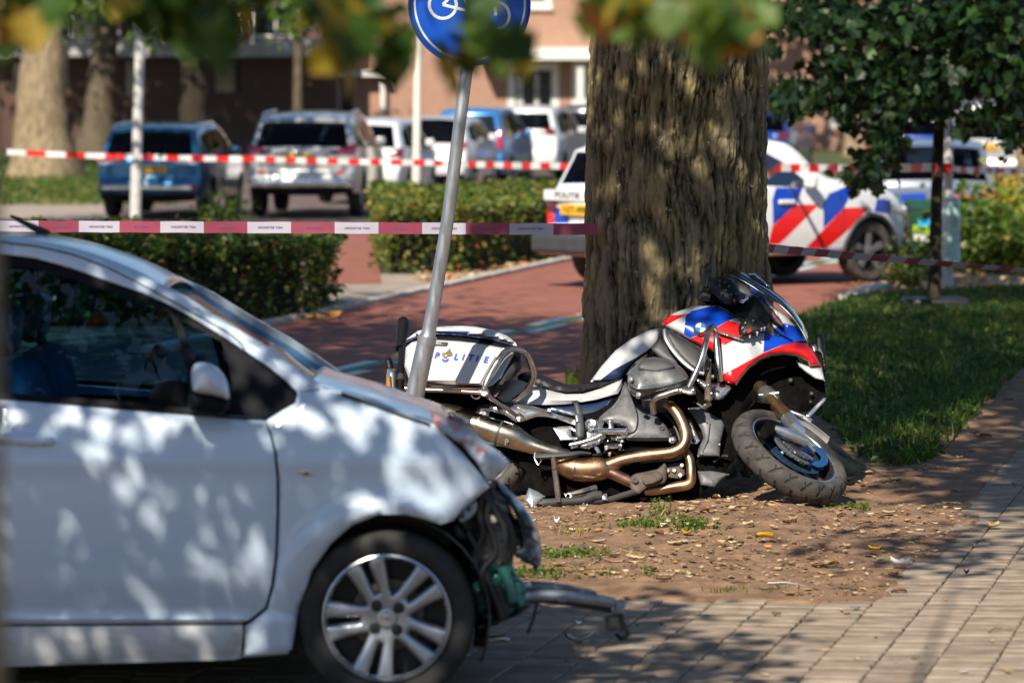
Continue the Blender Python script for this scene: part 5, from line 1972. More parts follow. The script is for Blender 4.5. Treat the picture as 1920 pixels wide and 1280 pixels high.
fpanel('bumper_skin_rest', [(110, 1020), (280, 1000), (470, 900), (474, 918), (420, 958), (300, 1010), (200, 1050), (180, 1095), (120, 1080)], M['ink'], 12.85, .1, .02)
# bumper beam sticking out to the front
fpanel('bumper_beam', [(420, 742), (520, 742), (640, 752), (760, 770), (870, 792), (920, 815), (940, 848), (880, 838), (760, 815), (640, 812), (560, 822), (450, 838)], M['beam_grey'], 12.98, .09, .02, sm=0)
ftube('bumper_bar', [(440, 842), (560, 838), (680, 840), (800, 852), (930, 868), (1040, 888)], .020, 'beam_grey', 12.9)
ftube('bumper_bar', [(450, 868), (600, 872), (760, 890), (900, 912), (1020, 935)], .012, 'ink', 12.92)
fpanel('beam_tab', [(664, 846), (712, 846), (714, 882), (668, 880)], M['beam_grey'], 12.86, .01, .003, sm=0, holes=[circ(690, 864, 7, 8)])
fpanel('beam_bracket', [(1035, 872), (1075, 880), (1112, 888), (1116, 912), (1104, 925), (1108, 965), (1050, 960), (1035, 940)], M['beam_grey'], 12.9, .07, .012, sm=0)
fpanel('bumper_block', [(975, 982), (1030, 962), (1095, 965), (1096, 1050), (1088, 1072), (985, 1078)], M['dark_plastic'], 12.92, .09, .015, sm=0)
ftube('broken_clip', [(1085, 965), (1100, 1030), (1128, 1085), (1130, 1105)], .009, 'ink', 12.9)
ftube('hanging_cable', [(524, 875), (512, 935), (492, 1010), (458, 1092)], .006, 'ink', 12.9)
ftube('cable_plug', [(505, 932), (520, 940)], .012, 'ink', 12.9)
ftube('trailing_pipe', [(150, 1140), (230, 1130), (300, 1120), (335, 1135)], .012, 'steel', 13.0)
ftube('trailing_pipe', [(100, 1120), (190, 1130)], .03, 'ink', 13.0)
# under the car
MBx = MB().box((hx(-100, YC), YC + .83, .27), (3.0, 1.35, .2))
obj('underbody', MBx, M['ink'], CAR, smooth=False)
obj('engine', MB().box((hx(640, YC) + .1, YC + .85, .62), (.62, 1.1, .5)), M['ink'], CAR, bevel=.05)
# mirror, handle, lamp, aerial
fullz = lambda u, v: (u, v)
Z1 = zoomf(0, 400, 2.977)
fpanel('mirror_shell', [(1066, 905), (1075, 860), (1095, 836), (1135, 830), (1200, 850), (1250, 900), (1275, 960), (1282, 1035), (1240, 1030), (1180, 1014), (1110, 1005), (1075, 985)], M['car_white'], YC - .12, .14, .05, Zf=Z1)
fpanel('mirror_base', [(1052, 1000), (1080, 992), (1180, 1018), (1282, 1038), (1275, 1080), (1250, 1112), (1190, 1132), (1110, 1120), (1060, 1100), (1046, 1050)], M['trim_black'], YC - .10, .12, .04, Zf=Z1)
fpanel('mirror_reflection', [(840, 990), (900, 945), (980, 930), (1040, 950), (1046, 1090), (960, 1098), (850, 1080), (820, 1040)], M['trim_black'], YC + .10, .05, .03, Zf=Z1)
cpanel_('handle_cup', [(22, 800), (36, 795), (56, 797), (72, 808), (60, 818), (30, 818)], M['car_sill'], -.016, .02, 14, sm=2, off=.012, parent=FD)
cpanel_('door_handle', [(-10, 808), (30, 809), (80, 814), (100, 818), (105, 826), (98, 836), (60, 838), (-10, 832)], M['car_white'], .03, .01, 12, sm=1, off=.016, step=6, parent=FD)
cpanel_('side_indicator', circ(575, 886, 19, 20, 9, rot=.08), M['clear_lens'], .012, .01, 8, off=.008, step=5)
cpanel_('indicator_mark', circ(575, 887, 6, 10, 3), M['red_lens_dark'], .002, .004, 3, off=.0195, step=3)
obj('aerial', MB().tube([at(88, 442, YC + .75), at(70, 430, YC + .75), at(20, 405, YC + .7)], [.022, .014, .006], 8), M['ink'], CAR)
btc('sill_joint', [(459, 1171), (452, 1231)], .003, 'ink', .012)
# front wheel
WS = F / (YC + .03)
WC = at(725, 1158, YC + .03)


def wpl(x, y, l=0.0):
    return Vector((WC.x + x, WC.y - l, WC.z + y))


def hero_wheel(c):
    global WC
    WC = c
    R, rr_ = .303, .217
    mb = MB()
    mb.lathe(c, (0, -1, 0), [(rr_ * .98, -.16), (R * .96, -.165), (R, -.14), (R, -.03), (R * .985, -.008), (R * .93, .008), (R * .85, .012), (rr_ * 1.06, .004), (rr_ * 1.0, -.01)], 64)
    t = obj('wheel', mb, M['rubber'], CAR)
    holes = []
    for k in range(5):
        a = math.radians(-176 + 72 * k)
        ca, sa = math.cos(a), math.sin(a)
        rot = lambda x, y, ca=ca, sa=sa: (x * ca - y * sa, x * sa + y * ca)
        holes.append([rot(x * rr_, y * rr_) for x, y in [(.42, -.035), (.5, -.05), (.92, -.062), (.94, -.04), (.94, .04), (.92, .062), (.5, .05), (.42, .035)]])
        am = a + math.radians(36)
        cm, sm_ = math.cos(am), math.sin(am)
        rm = lambda r_, g: ((r_ * math.cos(am + g)) * rr_, (r_ * math.sin(am + g)) * rr_)
        holes.append([rm(.40, -.06), rm(.5, -.16), rm(.7, -.235), (rm(.93, -.27)), rm(.945, -.13), rm(.95, 0), rm(.945, .13), rm(.93, .27), rm(.7, .235), rm(.5, .16), rm(.40, .06), rm(.375, 0)])
    mb = MB()
    panel(mb, circ(0, 0, rr_, 60), lambda x, y, l: wpl(x, y, l - .008 - .020 * max(0, 1 - math.hypot(x, y) / rr_ / .95)), .028, .012, .018, holes, (), .0085)
    obj('rim', mb, M['alloy_car'], t)
    mb = MB()
    mb.lathe(c, (0, -1, 0), [(rr_ * 1.0, -.012), (rr_ * 1.02, .008), (rr_ * .985, .012), (rr_ * .96, -.004)], 60)
    obj('rim_edge', mb, M['alloy_car'], t)
    mb = MB()
    mb.lathe(c, (0, -1, 0), [(rr_ * .98, -.02), (rr_ * .95, -.1), (.1, -.105), (.0001, -.105)], 40)
    obj('rim_well', mb, M['ink'], t)
    mb = MB()
    mb.lathe(c, (0, -1, 0), [(.05, -.085), (.125, -.085), (.128, -.095)], 40)
    obj('brake_disc', mb, M['rust_disc'], t)
    for k in range(4):
        a = math.radians(45 + 90 * k - 5)
        q = wpl(.072 * rr_ / .18 * math.cos(a) * .62, .072 * rr_ / .18 * math.sin(a) * .62, .0)
        mb = MB().lathe(q, (0, -1, 0), [(.019, -.014), (.019, -.003), (.017, -.002), (.0001, -.002)], 16)
        obj('wheel_bolt', mb, M['ink'], t)  # black discs stand for the dark lug holes
    mb = MB()
    mb.lathe(wpl(0, 0), (0, -1, 0), [(.036, -.02), (.036, -.004), (.033, .002), (.030, .003), (.0001, .004)], 30)
    cap = obj('hub_cap', mb, M['alloy_car'], t)
    mb = MB()
    mb.lathe(wpl(0, 0, .0045), (0, -1, 0), [(.024, -.001), (.024, .002), (.0195, .002), (.0195, -.001)], 30)
    for p in ([(-.026, .002), (.004, .004), (-.004, -.001), (.026, -.002), (-.004, -.004), (.004, .001)],):
        mb.prism([wpl(x, y, .007) for x, y in p], (0, .002, 0))
    obj('emblem', mb, M['galvanised'], cap, fix=False)
    return t


M['alloy_car'] = mat('alloy_car', (.44, .46, .5), .34, .75, var=.06, vscale=8)
M['rust_disc'] = mat('rust_disc', (.16, .13, .11), .5, .6, var=.2, vscale=20)
wc0 = Vector((WC.x, WC.y, .302))
hero_wheel(at(725, 1158, YC + .03))
FWh = [o for o in CAR.children if o.name.startswith('wheel')]
for k, loc in enumerate((Vector((0, WID - .19 + .1, -.06)),)):
    mb = MB().lathe(wc0 + loc + Vector((0, 0, 0)), (0, 1, 0), [(.2, -.1), (.29, -.1), (.303, -.06), (.303, .04), (.29, .06), (.21, .05), (.0001, .03)], 40)
    obj('wheel', mb, M['rubber'], CAR)
rwx = hx(-700, YC)
for yy in (YC + .12, YC + WID - .1):
    mb = MB().lathe((rwx, yy, .302), (0, 1, 0), [(.0001, -.07), (.21, -.08), (.29, -.1), (.303, -.06), (.303, .04), (.29, .06), (.21, .05), (.0001, .03)], 40)
    obj('wheel', mb, M['rubber'], CAR)
mb = MB()
rows = []
for k in range(21):
    a = math.radians(-25 + 230 * k / 20)
    rows.append([at(725 + 196 * math.cos(a), 1158 - 196 * math.sin(a), YC + .035 + d) for d in (0, .25)])
mb.grid(rows)
al = obj('arch_liner', mb, M['ink'], CAR)
al.modifiers.new('thick', 'SOLIDIFY').thickness = .008
# cabin
dash = MB().box((hx(470, YC) + .06, YC + .83, .86), (.5, 1.3, .16))
obj('dashboard', dash, M['dark_plastic'], CAR, bevel=.05)
for (yy) in (YC + .42, YC + 1.2):
    sx = hx(60, YC)
    q = [(sx - .14, .52), (sx - .2, 1.10), (sx - .13, 1.16), (sx - .04, 1.12), (sx + .06, .62)]
    obj('seat_back', MB().prism([(x, yy - .22, z) for x, z in q], (0, .44, 0)), M['seat_cloth'], CAR, bevel=.05)
    obj('head_rest', MB().box((sx - .15, yy, 1.25), (.1, .26, .18), Matrix.Rotation(.15, 3, 'Y')), M['dark_plastic'], CAR, bevel=.04)
    obj('seat_base', MB().box((sx + .16, yy, .5), (.5, .46, .16)), M['dark_plastic'], CAR, bevel=.05)
mb = MB()
c_ = Vector((hx(300, YC), YC + .45, .99))
axs = Vector((-.85, 0, .5)).normalized()
mb.lathe(c_, axs, [(.185 + .014 * math.cos(a), .014 * math.sin(a)) for a in np.linspace(0, 2 * math.pi, 9)], 32)
mb.box(c_, (.03, .3, .06))
obj('steering_wheel', mb, M['ink'], CAR)
obj('rear_view_mirror', MB().box(at(128, 545, YC + .8), (.06, .24, .08)), M['ink'], CAR, bevel=.02)
obj('mirror_stem', MB().tube([at(128, 540, YC + .8), at(150, 508, YC + .8)], .012, 8), M['ink'], CAR)
obj('phone_holder', MB().box(at(292, 672, YC + .75), (.05, .09, .1), Matrix.Rotation(.5, 3, 'Y')), M['ink'], CAR, bevel=.01)
# ------------------------------------------------------------------ fallen police motorcycle
LEAN = math.radians(32)
B0 = Vector((.9, 18.9, 0))
BN = Vector((0, -math.cos(LEAN), math.sin(LEAN)))     # towards the right side of the motorcycle
BU = Vector((0, math.sin(LEAN), math.cos(LEAN)))      # its up direction
BIKE = thing('police_motorcycle', 'police motorcycle with red and blue fairing lying against the big tree trunk', 'motorcycle', B0)
Z5, Z4, Z7, Z6, Z46 = zoomf(1080, 480, 2.56), zoomf(700, 560, 3.048), zoomf(720, 590, 6.4), zoomf(1340, 500, 2.78), zoomf(1160, 560, 4.265)
ZA = zoomf(860, 740, 5.566)


def BPt(px, py, lat):
    d = ray(px, py)
    return EYE + d * ((lat - (EYE - B0).dot(BN)) / d.dot(BN))


def bpanel(name, Zf, outline, lat, depth, bulge, mats, regions=(), rnd=None, step=None, sm=0, parent=None, holes=(), latf=None, angle=40):
    if sm:
        outline = smooth_poly(outline, sm)
    A = np.array(outline)
    ext = max(A.max(0) - A.min(0))
    mb = MB()
    panel(mb, outline, lambda u, v, l: BPt(*Zf(u, v), lat + l), depth, bulge, rnd, holes, regions, step or max(ext / 26, 4), lat=latf)
    return obj(name, mb, mats, parent or BIKE, angle=angle)


def btube(name, Zf, pts, r, m, n=10, sm=4, parent=None, ell=1.0):
    P = [np.array((u, v, l, (r[i] if isinstance(r, (list, tuple)) else r))) for i, (u, v, l) in enumerate(pts)]
    if sm and len(P) > 2:
        out = []
        N = len(P)
        for i in range(N - 1):
            p0, p1, p2, p3 = P[max(0, i - 1)], P[i], P[i + 1], P[min(N - 1, i + 2)]
            for k in range(sm):
                t = k / sm
                out.append(.5 * (2 * p1 + (p2 - p0) * t + (2 * p0 - 5 * p1 + 4 * p2 - p3) * t * t + (3 * p1 - p0 - 3 * p2 + p3) * t ** 3))
        P = out + [P[-1]]
    mb = MB().tube([BPt(*Zf(p[0], p[1]), p[2]) for p in P], [float(p[3]) for p in P], n, ell=ell)
    return obj(name, mb, m if not isinstance(m, str) else M[m], parent or BIKE)


def bolt(Zf, u, v, lat, r=.008, m='silver', name='bolt', parent=None):
    mb = MB().lathe(BPt(*Zf(u, v), lat), BN, [(r, -.02), (r, .004), (r * .8, .007), (r * .45, .007), (r * .4, .003), (.0001, .003)], 10)
    return obj(name, mb, M[m], parent or BIKE)


M['bike_navy'] = mat('bike_navy', (.008, .022, .07), .28, coat=.6)
M['bike_white'] = mat('bike_white', (.58, .58, .575), .25, coat=.6, col2=(.5, .5, .5), vscale=5, thr=(.45, .8))
M['cyl_grey'] = mat('cylinder_grey', (.17, .18, .18), .34, .55, var=.25, vscale=9, rvar=.12)
M['engine_black'] = mat('engine_black', (.003, .003, .003), .9, 0, col2=(.009, .008, .007), vscale=20, bump=.3, bscale=60, spec=.05)
M['seat_black'] = mat('seat_black', (.014, .014, .016), .5, bump=.2, bscale=180)
M['pane_clear'] = glass_mat('screen_clear', (.8, .82, .84), 1.2)
COLR = [M['bike_white'], M['pol_red'], M['pol_blue'], M['bike_navy']]
W_, R_, B_, N_ = 0, 1, 2, 3

# dark engine block and frame behind everything
bpanel('engine_block', lambda u, v: (u, v), [(905, 770), (1010, 750), (1120, 722), (1210, 690), (1240, 640), (1345, 612), (1400, 680), (1440, 715), (1400, 770), (1385, 850), (1345, 900), (1312, 925), (1210, 930), (1100, 925),
                                              (1010, 930), (985, 880), (930, 840)], .10, .36, .05, M['engine_black'], step=14)
bpanel('swing_arm', Z4, [(860, 760), (980, 760), (1100, 820), (1180, 860), (1160, 920), (1000, 930), (960, 1000), (900, 940), (870, 860)], .12, .1, .02, M['engine_black'])

# ---- wheels
def tyre(name, c, ax, R, w, rim, m, parent, seed=0, groove=.006, ng=22):
    ax = Vector(ax).normalized()
    ref = Vector((0, 0, 1)) if abs(ax.z) < .9 else Vector((1, 0, 0))
    s = ax.cross(ref).normalized()
    u = s.cross(ax).normalized()
    nth, nph = 420, 60
    a = np.linspace(0, 2 * np.pi, nth, endpoint=False)
    ph = np.linspace(-2.45, 2.45, nph)                       # around the tube of the tyre
    A, PH = np.meshgrid(a, ph, indexing='ij')
    rt = (R - rim) * .56
    rc = R - rt
    lat = np.sin(PH) * w / 2 * np.where(np.abs(PH) > 1.57, 1.0, 1.0)
    rad = rc + np.cos(PH) * rt
    sp = PH / 1.35
    x = (A * ng / (2 * np.pi) + .55 * np.abs(sp) ** 1.4 + .5 * (sp > 0)) % 1
    g = (np.abs(x - .5) < .055) & (np.abs(sp) > .12) & (np.abs(sp) < .92)
    x2 = (A * ng / (2 * np.pi) + .35 - .4 * np.abs(sp) + .5 * (sp > 0)) % 1
    g |= (np.abs(x2 - .5) < .035) & (np.abs(sp) > .5) & (np.abs(sp) < .8)
    rad = rad - g * groove - (fbm(A * 9, PH * 4, 2, seed) - .5) * .002
    V = (np.array(c)[None, None] + np.array(ax)[None, None] * lat[..., None] + (np.array(s)[None, None] * np.cos(A)[..., None] + np.array(u)[None, None] * np.sin(A)[..., None]) * rad[..., None]).reshape(-1, 3)
    idx = np.arange(nth * nph).reshape(nth, nph)
    i2 = np.roll(idx, -1, 0)
    q = np.stack([idx[:, :-1], i2[:, :-1], i2[:, 1:], idx[:, 1:]], -1).reshape(-1, 4)
    gq = np.stack([g[:, :-1], np.roll(g, -1, 0)[:, :-1], np.roll(g, -1, 0)[:, 1:], g[:, 1:]], -1).any(-1).reshape(-1)
    return npobj(name, V, q, [m, M['rubber']], parent, midx=gq.astype(int)), s, u, ax


def moto_wheel(c, ax, R, w, rimr, parent, spokes=10, disc=True, blue=True):
    t, s, u, ax = tyre('wheel', c, ax, R, w, rimr, M['tyre_dusty'], parent)
    c = Vector(c)
    mb = MB()
    h = w * .36
    mb.lathe(c, ax, [(rimr * .93, -h), (rimr * 1.03, -h), (rimr * 1.06, -h * .9)], 56, 0, s)
    mb.lathe(c, ax, [(rimr * 1.07, h * .86), (rimr * 1.05, h * 1.08), (rimr * 1.0, h * 1.1), (rimr * .985, h)], 56, 1, s)
    mb.lathe(c, ax, [(rimr * .985, h), (rimr * .90, h * .5), (rimr * .87, 0), (rimr * .90, -h * .5), (rimr * .93, -h)], 56, 0, s)
    for k in range(spokes):
        a = 2 * math.pi * k / spokes
        d = s * math.cos(a) + u * math.sin(a)
        e = s * -math.sin(a) + u * math.cos(a)
        mb.tube([c + d * .03, c + d * rimr * .55 + e * .012, c + d * rimr * .93], [.016, .011, .013], 8, 0)
    mb.lathe(c, ax, [(.045, -.07), (.05, -.05), (.05, .05), (.035, .07), (.02, .075), (.0001, .075)], 24, 0)
    obj('rim', mb, [M['ink'], M['silver']], t)
    if disc:
        md = MB()
        r0, r1 = rimr * .42, rimr * .70
        o = h * .75
        md.lathe(c, ax, [(r0, o), (r1, o), (r1, o - .006), (r0, o - .006), (r0, o)], 56, 0, s)
        for k in range(36):
            for j, rr_ in enumerate((.50, .58, .65)):
                a = 2 * math.pi * (k + j * .33) / 36
                p = c + (s * math.cos(a) + u * math.sin(a)) * rimr * rr_ + ax * (o + .0012)
                md.lathe(p, ax, [(.0042, 0), (.0001, .0006)], 6, 1)
        for k in range(5):
            a = 2 * math.pi * k / 5
            d = s * math.cos(a) + u * math.sin(a)
            md.tube([c + d * .03 + ax * o, c + d * r0 * 1.05 + ax * o], .011, 6, 2)
        obj('brake_disc', md, [mat('disc_blue', (.10, .2, .36), .35, .8, var=.2, vscale=30) if blue else M['steel'], M['ink'], M['silver']], t)
    return t, s, u, ax


FW_N = Vector((.49, -.36, .79)).normalized()
fc = at(1490, 842, 18.62)
FWC = fc - FW_N * .05
fw, fs_, fu_, _ = moto_wheel(FWC, FW_N, .326, .126, .237, BIKE)
RWC = BPt(878, 850, 0)
rw, rs_, ru_, _ = moto_wheel(RWC, BN, .315, .185, .222, BIKE, blue=False)


def arc_shell(name, c, ax, R, w, a0, a1, m, parent, s, u, th=.006, n=24):
    """mudguard: a curved shell round the wheel"""
    mb = MB()
    prof = [(R * .96, -w / 2), (R, -w / 2 * .75), (R * 1.015, 0), (R, w / 2 * .75), (R * .96, w / 2)]
    inn = [(r_ - th, h) for r_, h in prof][::-1]
    rows = []
    for k in range(n + 1):
        a = a0 + (a1 - a0) * k / n
        d = s * math.cos(a) + u * math.sin(a)
        rows.append([Vector(c) + d * r_ + ax * h for r_, h in prof + inn + prof[:1]])
    mb.grid(rows)
    return obj(name, mb, m, parent)


def ang_of(px, py, Y):
    d = at(px, py, Y) - FWC
    return math.atan2(d.dot(fu_), d.dot(fs_))


aL, aR = ang_of(1378, 775, 18.9), ang_of(1555, 850, 19.05)
aT = ang_of(1450, 760, 19.1)
if aR < aT:
    aR += 2 * math.pi
def unwrap(a, ref):
    while a - ref > math.pi:
        a -= 2 * math.pi
    while a - ref < -math.pi:
        a += 2 * math.pi
    return a
aL, aR = unwrap(aL, aT), unwrap(ang_of(1555, 850, 19.05), aT)
arc_shell('front_mudguard', FWC, FW_N, .35, .15, min(aL, aT), max(aL, aT), M['black_plastic'], BIKE, fs_, fu_)
arc_shell('front_mudguard', FWC, FW_N, .354, .15, min(aR, aT), max(aR, aT), M['bike_white'], BIKE, fs_, fu_)
bpanel('mudguard_side', Z6, [(455, 792), (480, 785), (530, 850), (585, 915), (612, 975), (600, 960), (545, 915), (515, 895), (490, 850)], .10, .03, .01, M['bike_white'], sm=2)
bpanel('mudguard_stay', Z6, [(375, 745), (460, 785), (525, 905), (505, 920), (455, 880), (420, 800)], .085, .02, .005, M['black_plastic'])

# ---- fork
def FPt(px, py, off):
    d = ray(px, py)
    c = FWC + FW_N * off
    return EYE + d * ((c - EYE).dot(FW_N) / d.dot(FW_N))


def wpan(name, outline, off, depth, bulge, m, sm=2, holes=()):
    if sm:
        outline = smooth_poly(outline, sm)
    A = np.array(outline)
    mb = MB()
    panel(mb, outline, lambda u, v, l: FPt(*Z6(u, v), off + l), depth, bulge, None, holes, (), max(4, max(A.max(0) - A.min(0)) / 20))
    return obj(name, mb, m, BIKE)


def wtube(name, pts, r, m, n=12, ell=1.0):
    return obj(name, MB().tube([p if isinstance(p, Vector) else FPt(*Z6(p[0], p[1]), p[2]) for p in pts], r, n, ell=ell), M[m], BIKE)


ftop = BPt(*Z6(235, 628), .12)
fbot = FPt(*Z6(395, 805), .12)
L6 = lambda t: ftop.lerp(fbot, t)
wtube('fork_tube', [L6(0), L6(.5), L6(1)], [.037, .036, .034], 'gold_fork', 16)
wtube('fork_clamp', [L6(.2), L6(.36)], .048, 'silver', 16)
wtube('fork_clamp', [L6(.3) + BN * .02 - Vector((.05, 0, 0)), L6(.3) + BN * .045 + Vector((.05, 0, 0))], .013, 'silver')
wtube('fork_foot', [L6(.93), FPt(*Z6(410, 838), .12), FPt(*Z6(452, 872), .11)], [.041, .043, .034], 'silver', 16)
wtube('axle_bracket', [(312, 842, .10), (380, 868, .11), (430, 892, .11), (474, 915, .10)], [.018, .027, .03, .026], 'silver', 12, .75)
wpan('brake_caliper', [(240, 845), (262, 815), (300, 800), (335, 812), (335, 850), (300, 880), (262, 905), (240, 890)], .085, .05, .02, M['engine_black'])
wpan('brake_caliper', [(296, 872), (330, 890), (372, 930), (430, 975), (492, 1015), (478, 1034), (400, 995), (340, 948)], .065, .03, .012, M['cyl_grey'])
wpan('brake_caliper', [(345, 905), (385, 915), (420, 940), (500, 985), (510, 1005), (470, 1000), (400, 960)], .08, .02, .01, M['steel'])
wpan('disc_lit_patch', [(505, 935), (560, 945), (590, 990), (585, 1030), (540, 1045), (500, 1020), (545, 1010), (552, 985)], .062, .012, .004, mat('disc_blue_lit', (.03, .14, .34), .35, .5))  # patch coloured as the sunlit part of the brake disc
bpanel('amber_reflector', Z6, [(318, 700), (345, 698), (380, 738), (365, 748), (335, 735)], .19, .02, .006, M['amber'])
btube('brake_hose', Z6, [(225, 700, .15), (250, 750, .16), (270, 800, .16), (290, 830, .16)], .007, 'ink', 8)
bpanel('headlight_shade_panel', Z5, [(765, 630), (790, 592), (830, 545), (885, 506), (940, 482), (1000, 474), (1060, 484), (1115, 560), (1190, 600), (1205, 690), (1110, 748), (1010, 742), (960, 668), (880, 645), (800, 655)], .05, .3, .0, M['engine_black'])  # black panel stands for the shaded space behind the nose
for (u, v, r_) in ((1030, 596, .012), (1130, 660, .01), (1125, 700, .008)):
    bolt(Z5, u, v, .08, r_, 'dark_plastic', 'sensor')
for pts in ([(800, 700), (860, 660), (960, 690)], [(640, 700), (740, 730), (830, 700)], [(860, 620), (900, 560), (1000, 530)]):
    btube('hose', Z5, [(u, v, .09) for u, v in pts], .008, 'ink', 8)

# ---- fairing with its stripes
FA = [(410, 333), (418, 308), (470, 272), (560, 240), (640, 232), (700, 252), (765, 295), (800, 318), (860, 352), (905, 365), (985, 385), (1045, 414), (1110, 415), (1142, 455), (1165, 500), (1181, 531), (1120, 527), (1112, 505),
      (1060, 480), (1000, 469), (940, 475), (880, 499), (830, 540), (790, 590), (771, 622), (735, 612), (700, 596), (690, 560), (676, 470), (640, 450), (590, 428), (520, 388), (450, 352)]
REG = [([(395, 345), (410, 300), (440, 284), (528, 281), (430, 334)], R_),
       ([(528, 284), (560, 262), (648, 240), (700, 246), (770, 296), (735, 308), (680, 338), (600, 378), (545, 392), (518, 376)], B_),
       ([(545, 393), (602, 379), (682, 338), (733, 309), (800, 326), (800, 388), (740, 412), (676, 452), (640, 456), (590, 434)], R_),
       ([(905, 362), (985, 382), (1048, 416), (985, 429), (900, 462)], B_),
       ([(698, 570), (770, 535), (900, 464), (990, 428), (1048, 416), (1112, 412), (1150, 455), (1188, 536), (1122, 525), (1114, 500), (1062, 474), (1000, 463), (938, 469), (877, 493), (826, 534), (785, 584), (764, 626), (730, 614), (690, 600)], R_)]
curve = lambda u, v: -.10 * max(0, (u - 800) / 380) ** 2 - .04 * max(0, (560 - u) / 150) ** 2 - .05 * max(0, (330 - v) / 100)
fair = bpanel('fairing', Z5, FA, .25, .48, .05, COLR, REG, rnd=70, step=11, latf=curve, angle=55)
NOSE = [(826, 140), (850, 150), (905, 205), (960, 250), (1010, 290), (1050, 330), (1082, 372), (1112, 412), (1045, 416), (985, 388), (945, 350), (925, 318), (930, 300), (985, 330), (1000, 342), (965, 295), (925, 245), (870, 195), (838, 165)]
bpanel('nose_fairing', Z5, NOSE, .17, .3, .03, COLR, [([(820, 130), (870, 150), (925, 238), (880, 210), (830, 165)], B_), ([(826, 138), (860, 150), (925, 236), (900, 228)], B_),
                                                       ([(945, 352), (1000, 322), (1062, 340), (1116, 414), (1045, 420), (985, 390)], B_)], rnd=30, step=9, latf=lambda u, v: -.08 * max(0, (u - 850) / 250))
bpanel('nose_fairing', Z5, [(1056, 503), (1080, 512), (1120, 530), (1181, 534), (1194, 600), (1150, 590), (1105, 560), (1072, 532)], .15, .2, .02, M['bike_white'])
bpanel('screen_bracket', Z5, [(750, 276), (800, 240), (850, 188), (880, 200), (915, 265), (1000, 347), (935, 302), (915, 335), (865, 330), (800, 300)], .2, .16, .015, M['black_plastic'])
# clear windscreen with its bright rim
scr = [(742, 90), (800, 118), (868, 160), (930, 200), (985, 240), (1040, 295), (1085, 360), (1112, 410)]
mb = MB()
rows = []
for t_ in np.linspace(0, 1, 12):
    rows.append([BPt(*Z5(u, v), .17 - .34 * t_) + Vector((0, 0, .05 * math.sin(t_ * math.pi))) + BU * 0 for u, v in scr])
mb.grid(rows)
ws = obj('windscreen', mb, M['pane_clear'], BIKE, fix=False)
sol = ws.modifiers.new('thick', 'SOLIDIFY')
sol.thickness = .004
btube('screen_rim', Z5, [(u, v, .175) for u, v in scr], .0032, 'cyl_grey', 8, parent=ws)

# ---- badge, lettering strip
bc = BPt(*Z5(597, 346), .32)
mb = MB()
bR = BN
bs = Vector((1, 0, 0))
bu_ = BU
rad = 33 / 2.56 / 370
mb.lathe(bc, bR, [(rad, -.03), (rad, .004), (rad * .94, .007), (rad * .74, .007)], 28, 0)
mb.lathe(bc, bR, [(rad * 1.02, -.02), (rad * 1.04, .002), (rad, .005)], 28, 3)
for k in range(4):
    pts = [bc + bR * .0072] + [bc + bR * .0072 + (bs * math.cos(a) + bu_ * math.sin(a)) * rad * .74 for a in np.linspace(k * math.pi / 2 - .15, (k + 1) * math.pi / 2 - .15, 8)]
    mb.poly(pts, 1 if k % 2 else 2)
obj('badge', mb, [M['ink'], M['pol_white'], mat('badge_blue', (.01, .16, .5), .3), M['silver']], BIKE, fix=False)
bpanel('chrome_strip', Z5, [(676, 362), (690, 358), (800, 394), (806, 402), (796, 405), (690, 372)], .325, .03, .006, M['silver'])

# ---- cockpit, mirror, boxes
bpanel('mirror', Z5, [(632, 128), (650, 108), (700, 94), (750, 112), (780, 150), (792, 200), (770, 225), (735, 236), (700, 222), (665, 185), (640, 160)], .30, .1, .05, M['black_plastic'], sm=2)
bpanel('cockpit', Z5, [(600, 182), (640, 165), (700, 215), (760, 235), (830, 190), (850, 215), (790, 275), (745, 270), (690, 240), (640, 232), (606, 222)], .16, .34, .02, M['engine_black'])
bpanel('instrument_panel', Z5, [(745, 84), (770, 90), (826, 140), (850, 190), (810, 215), (780, 180), (765, 130)], .15, .2, .01, M['dark_plastic'])
for (u, v) in ((690, 140), (715, 125), (735, 145), (720, 165), (745, 185), (700, 180), (770, 180), (690, 120), (760, 210)):
    bolt(Z5, u, v, .36, .005, 'cyl_grey', 'switch')
bpanel('brake_lever', Z5, [(770, 185), (790, 170), (825, 185), (830, 205), (800, 230), (780, 215)], .3, .03, .01, M['silver'])
btube('handlebar', Z5, [(700, 215, .2), (760, 200, .3), (800, 195, .42)], .016, 'ink')
btube('mirror_stalk', Z5, [(625, 150, .25), (632, 100, .26), (634, 70, .26)], .012, 'ink')
mb = MB()
c_ = BPt(*Z5(634, 58), .26)
mb.lathe(c_, BU, [(.0001, -.025), (.016, -.02), (.024, 0), (.016, .02), (.0001, .025)], 14)
obj('mirror_ball', mb, M['ink'], BIKE)
btube('hand_guard', Z5, [(590, 210, .25), (615, 190, .26), (650, 200, .27)], [.02, .028, .02], 'ink')
bpanel('front_lamp', Z5, [(812, 96), (830, 84), (856, 82), (932, 148), (918, 182), (880, 160), (820, 116)], .05, .16, .012, M['dark_plastic'])
bpanel('lamp_glass', Z5, [(818, 92), (832, 80), (856, 78), (932, 146), (924, 152), (852, 92)], .06, .14, .01, M['silver'])
bpanel('radio_box', Z5, [(778, 345), (795, 315), (830, 290), (862, 298), (920, 340), (918, 352), (880, 375), (820, 390), (788, 384)], .34, .1, .03, M['black_plastic'], sm=2)
bpanel('radio_mark', Z5, [(820, 356), (838, 348), (842, 362), (824, 370)], .40, .02, .0, M['pol_red'])
for (u, v) in ((800, 345), (812, 322), (850, 312), (890, 350), (870, 368), (835, 380), (905, 345)):
    bolt(Z5, u, v, .372, .006, 'silver')
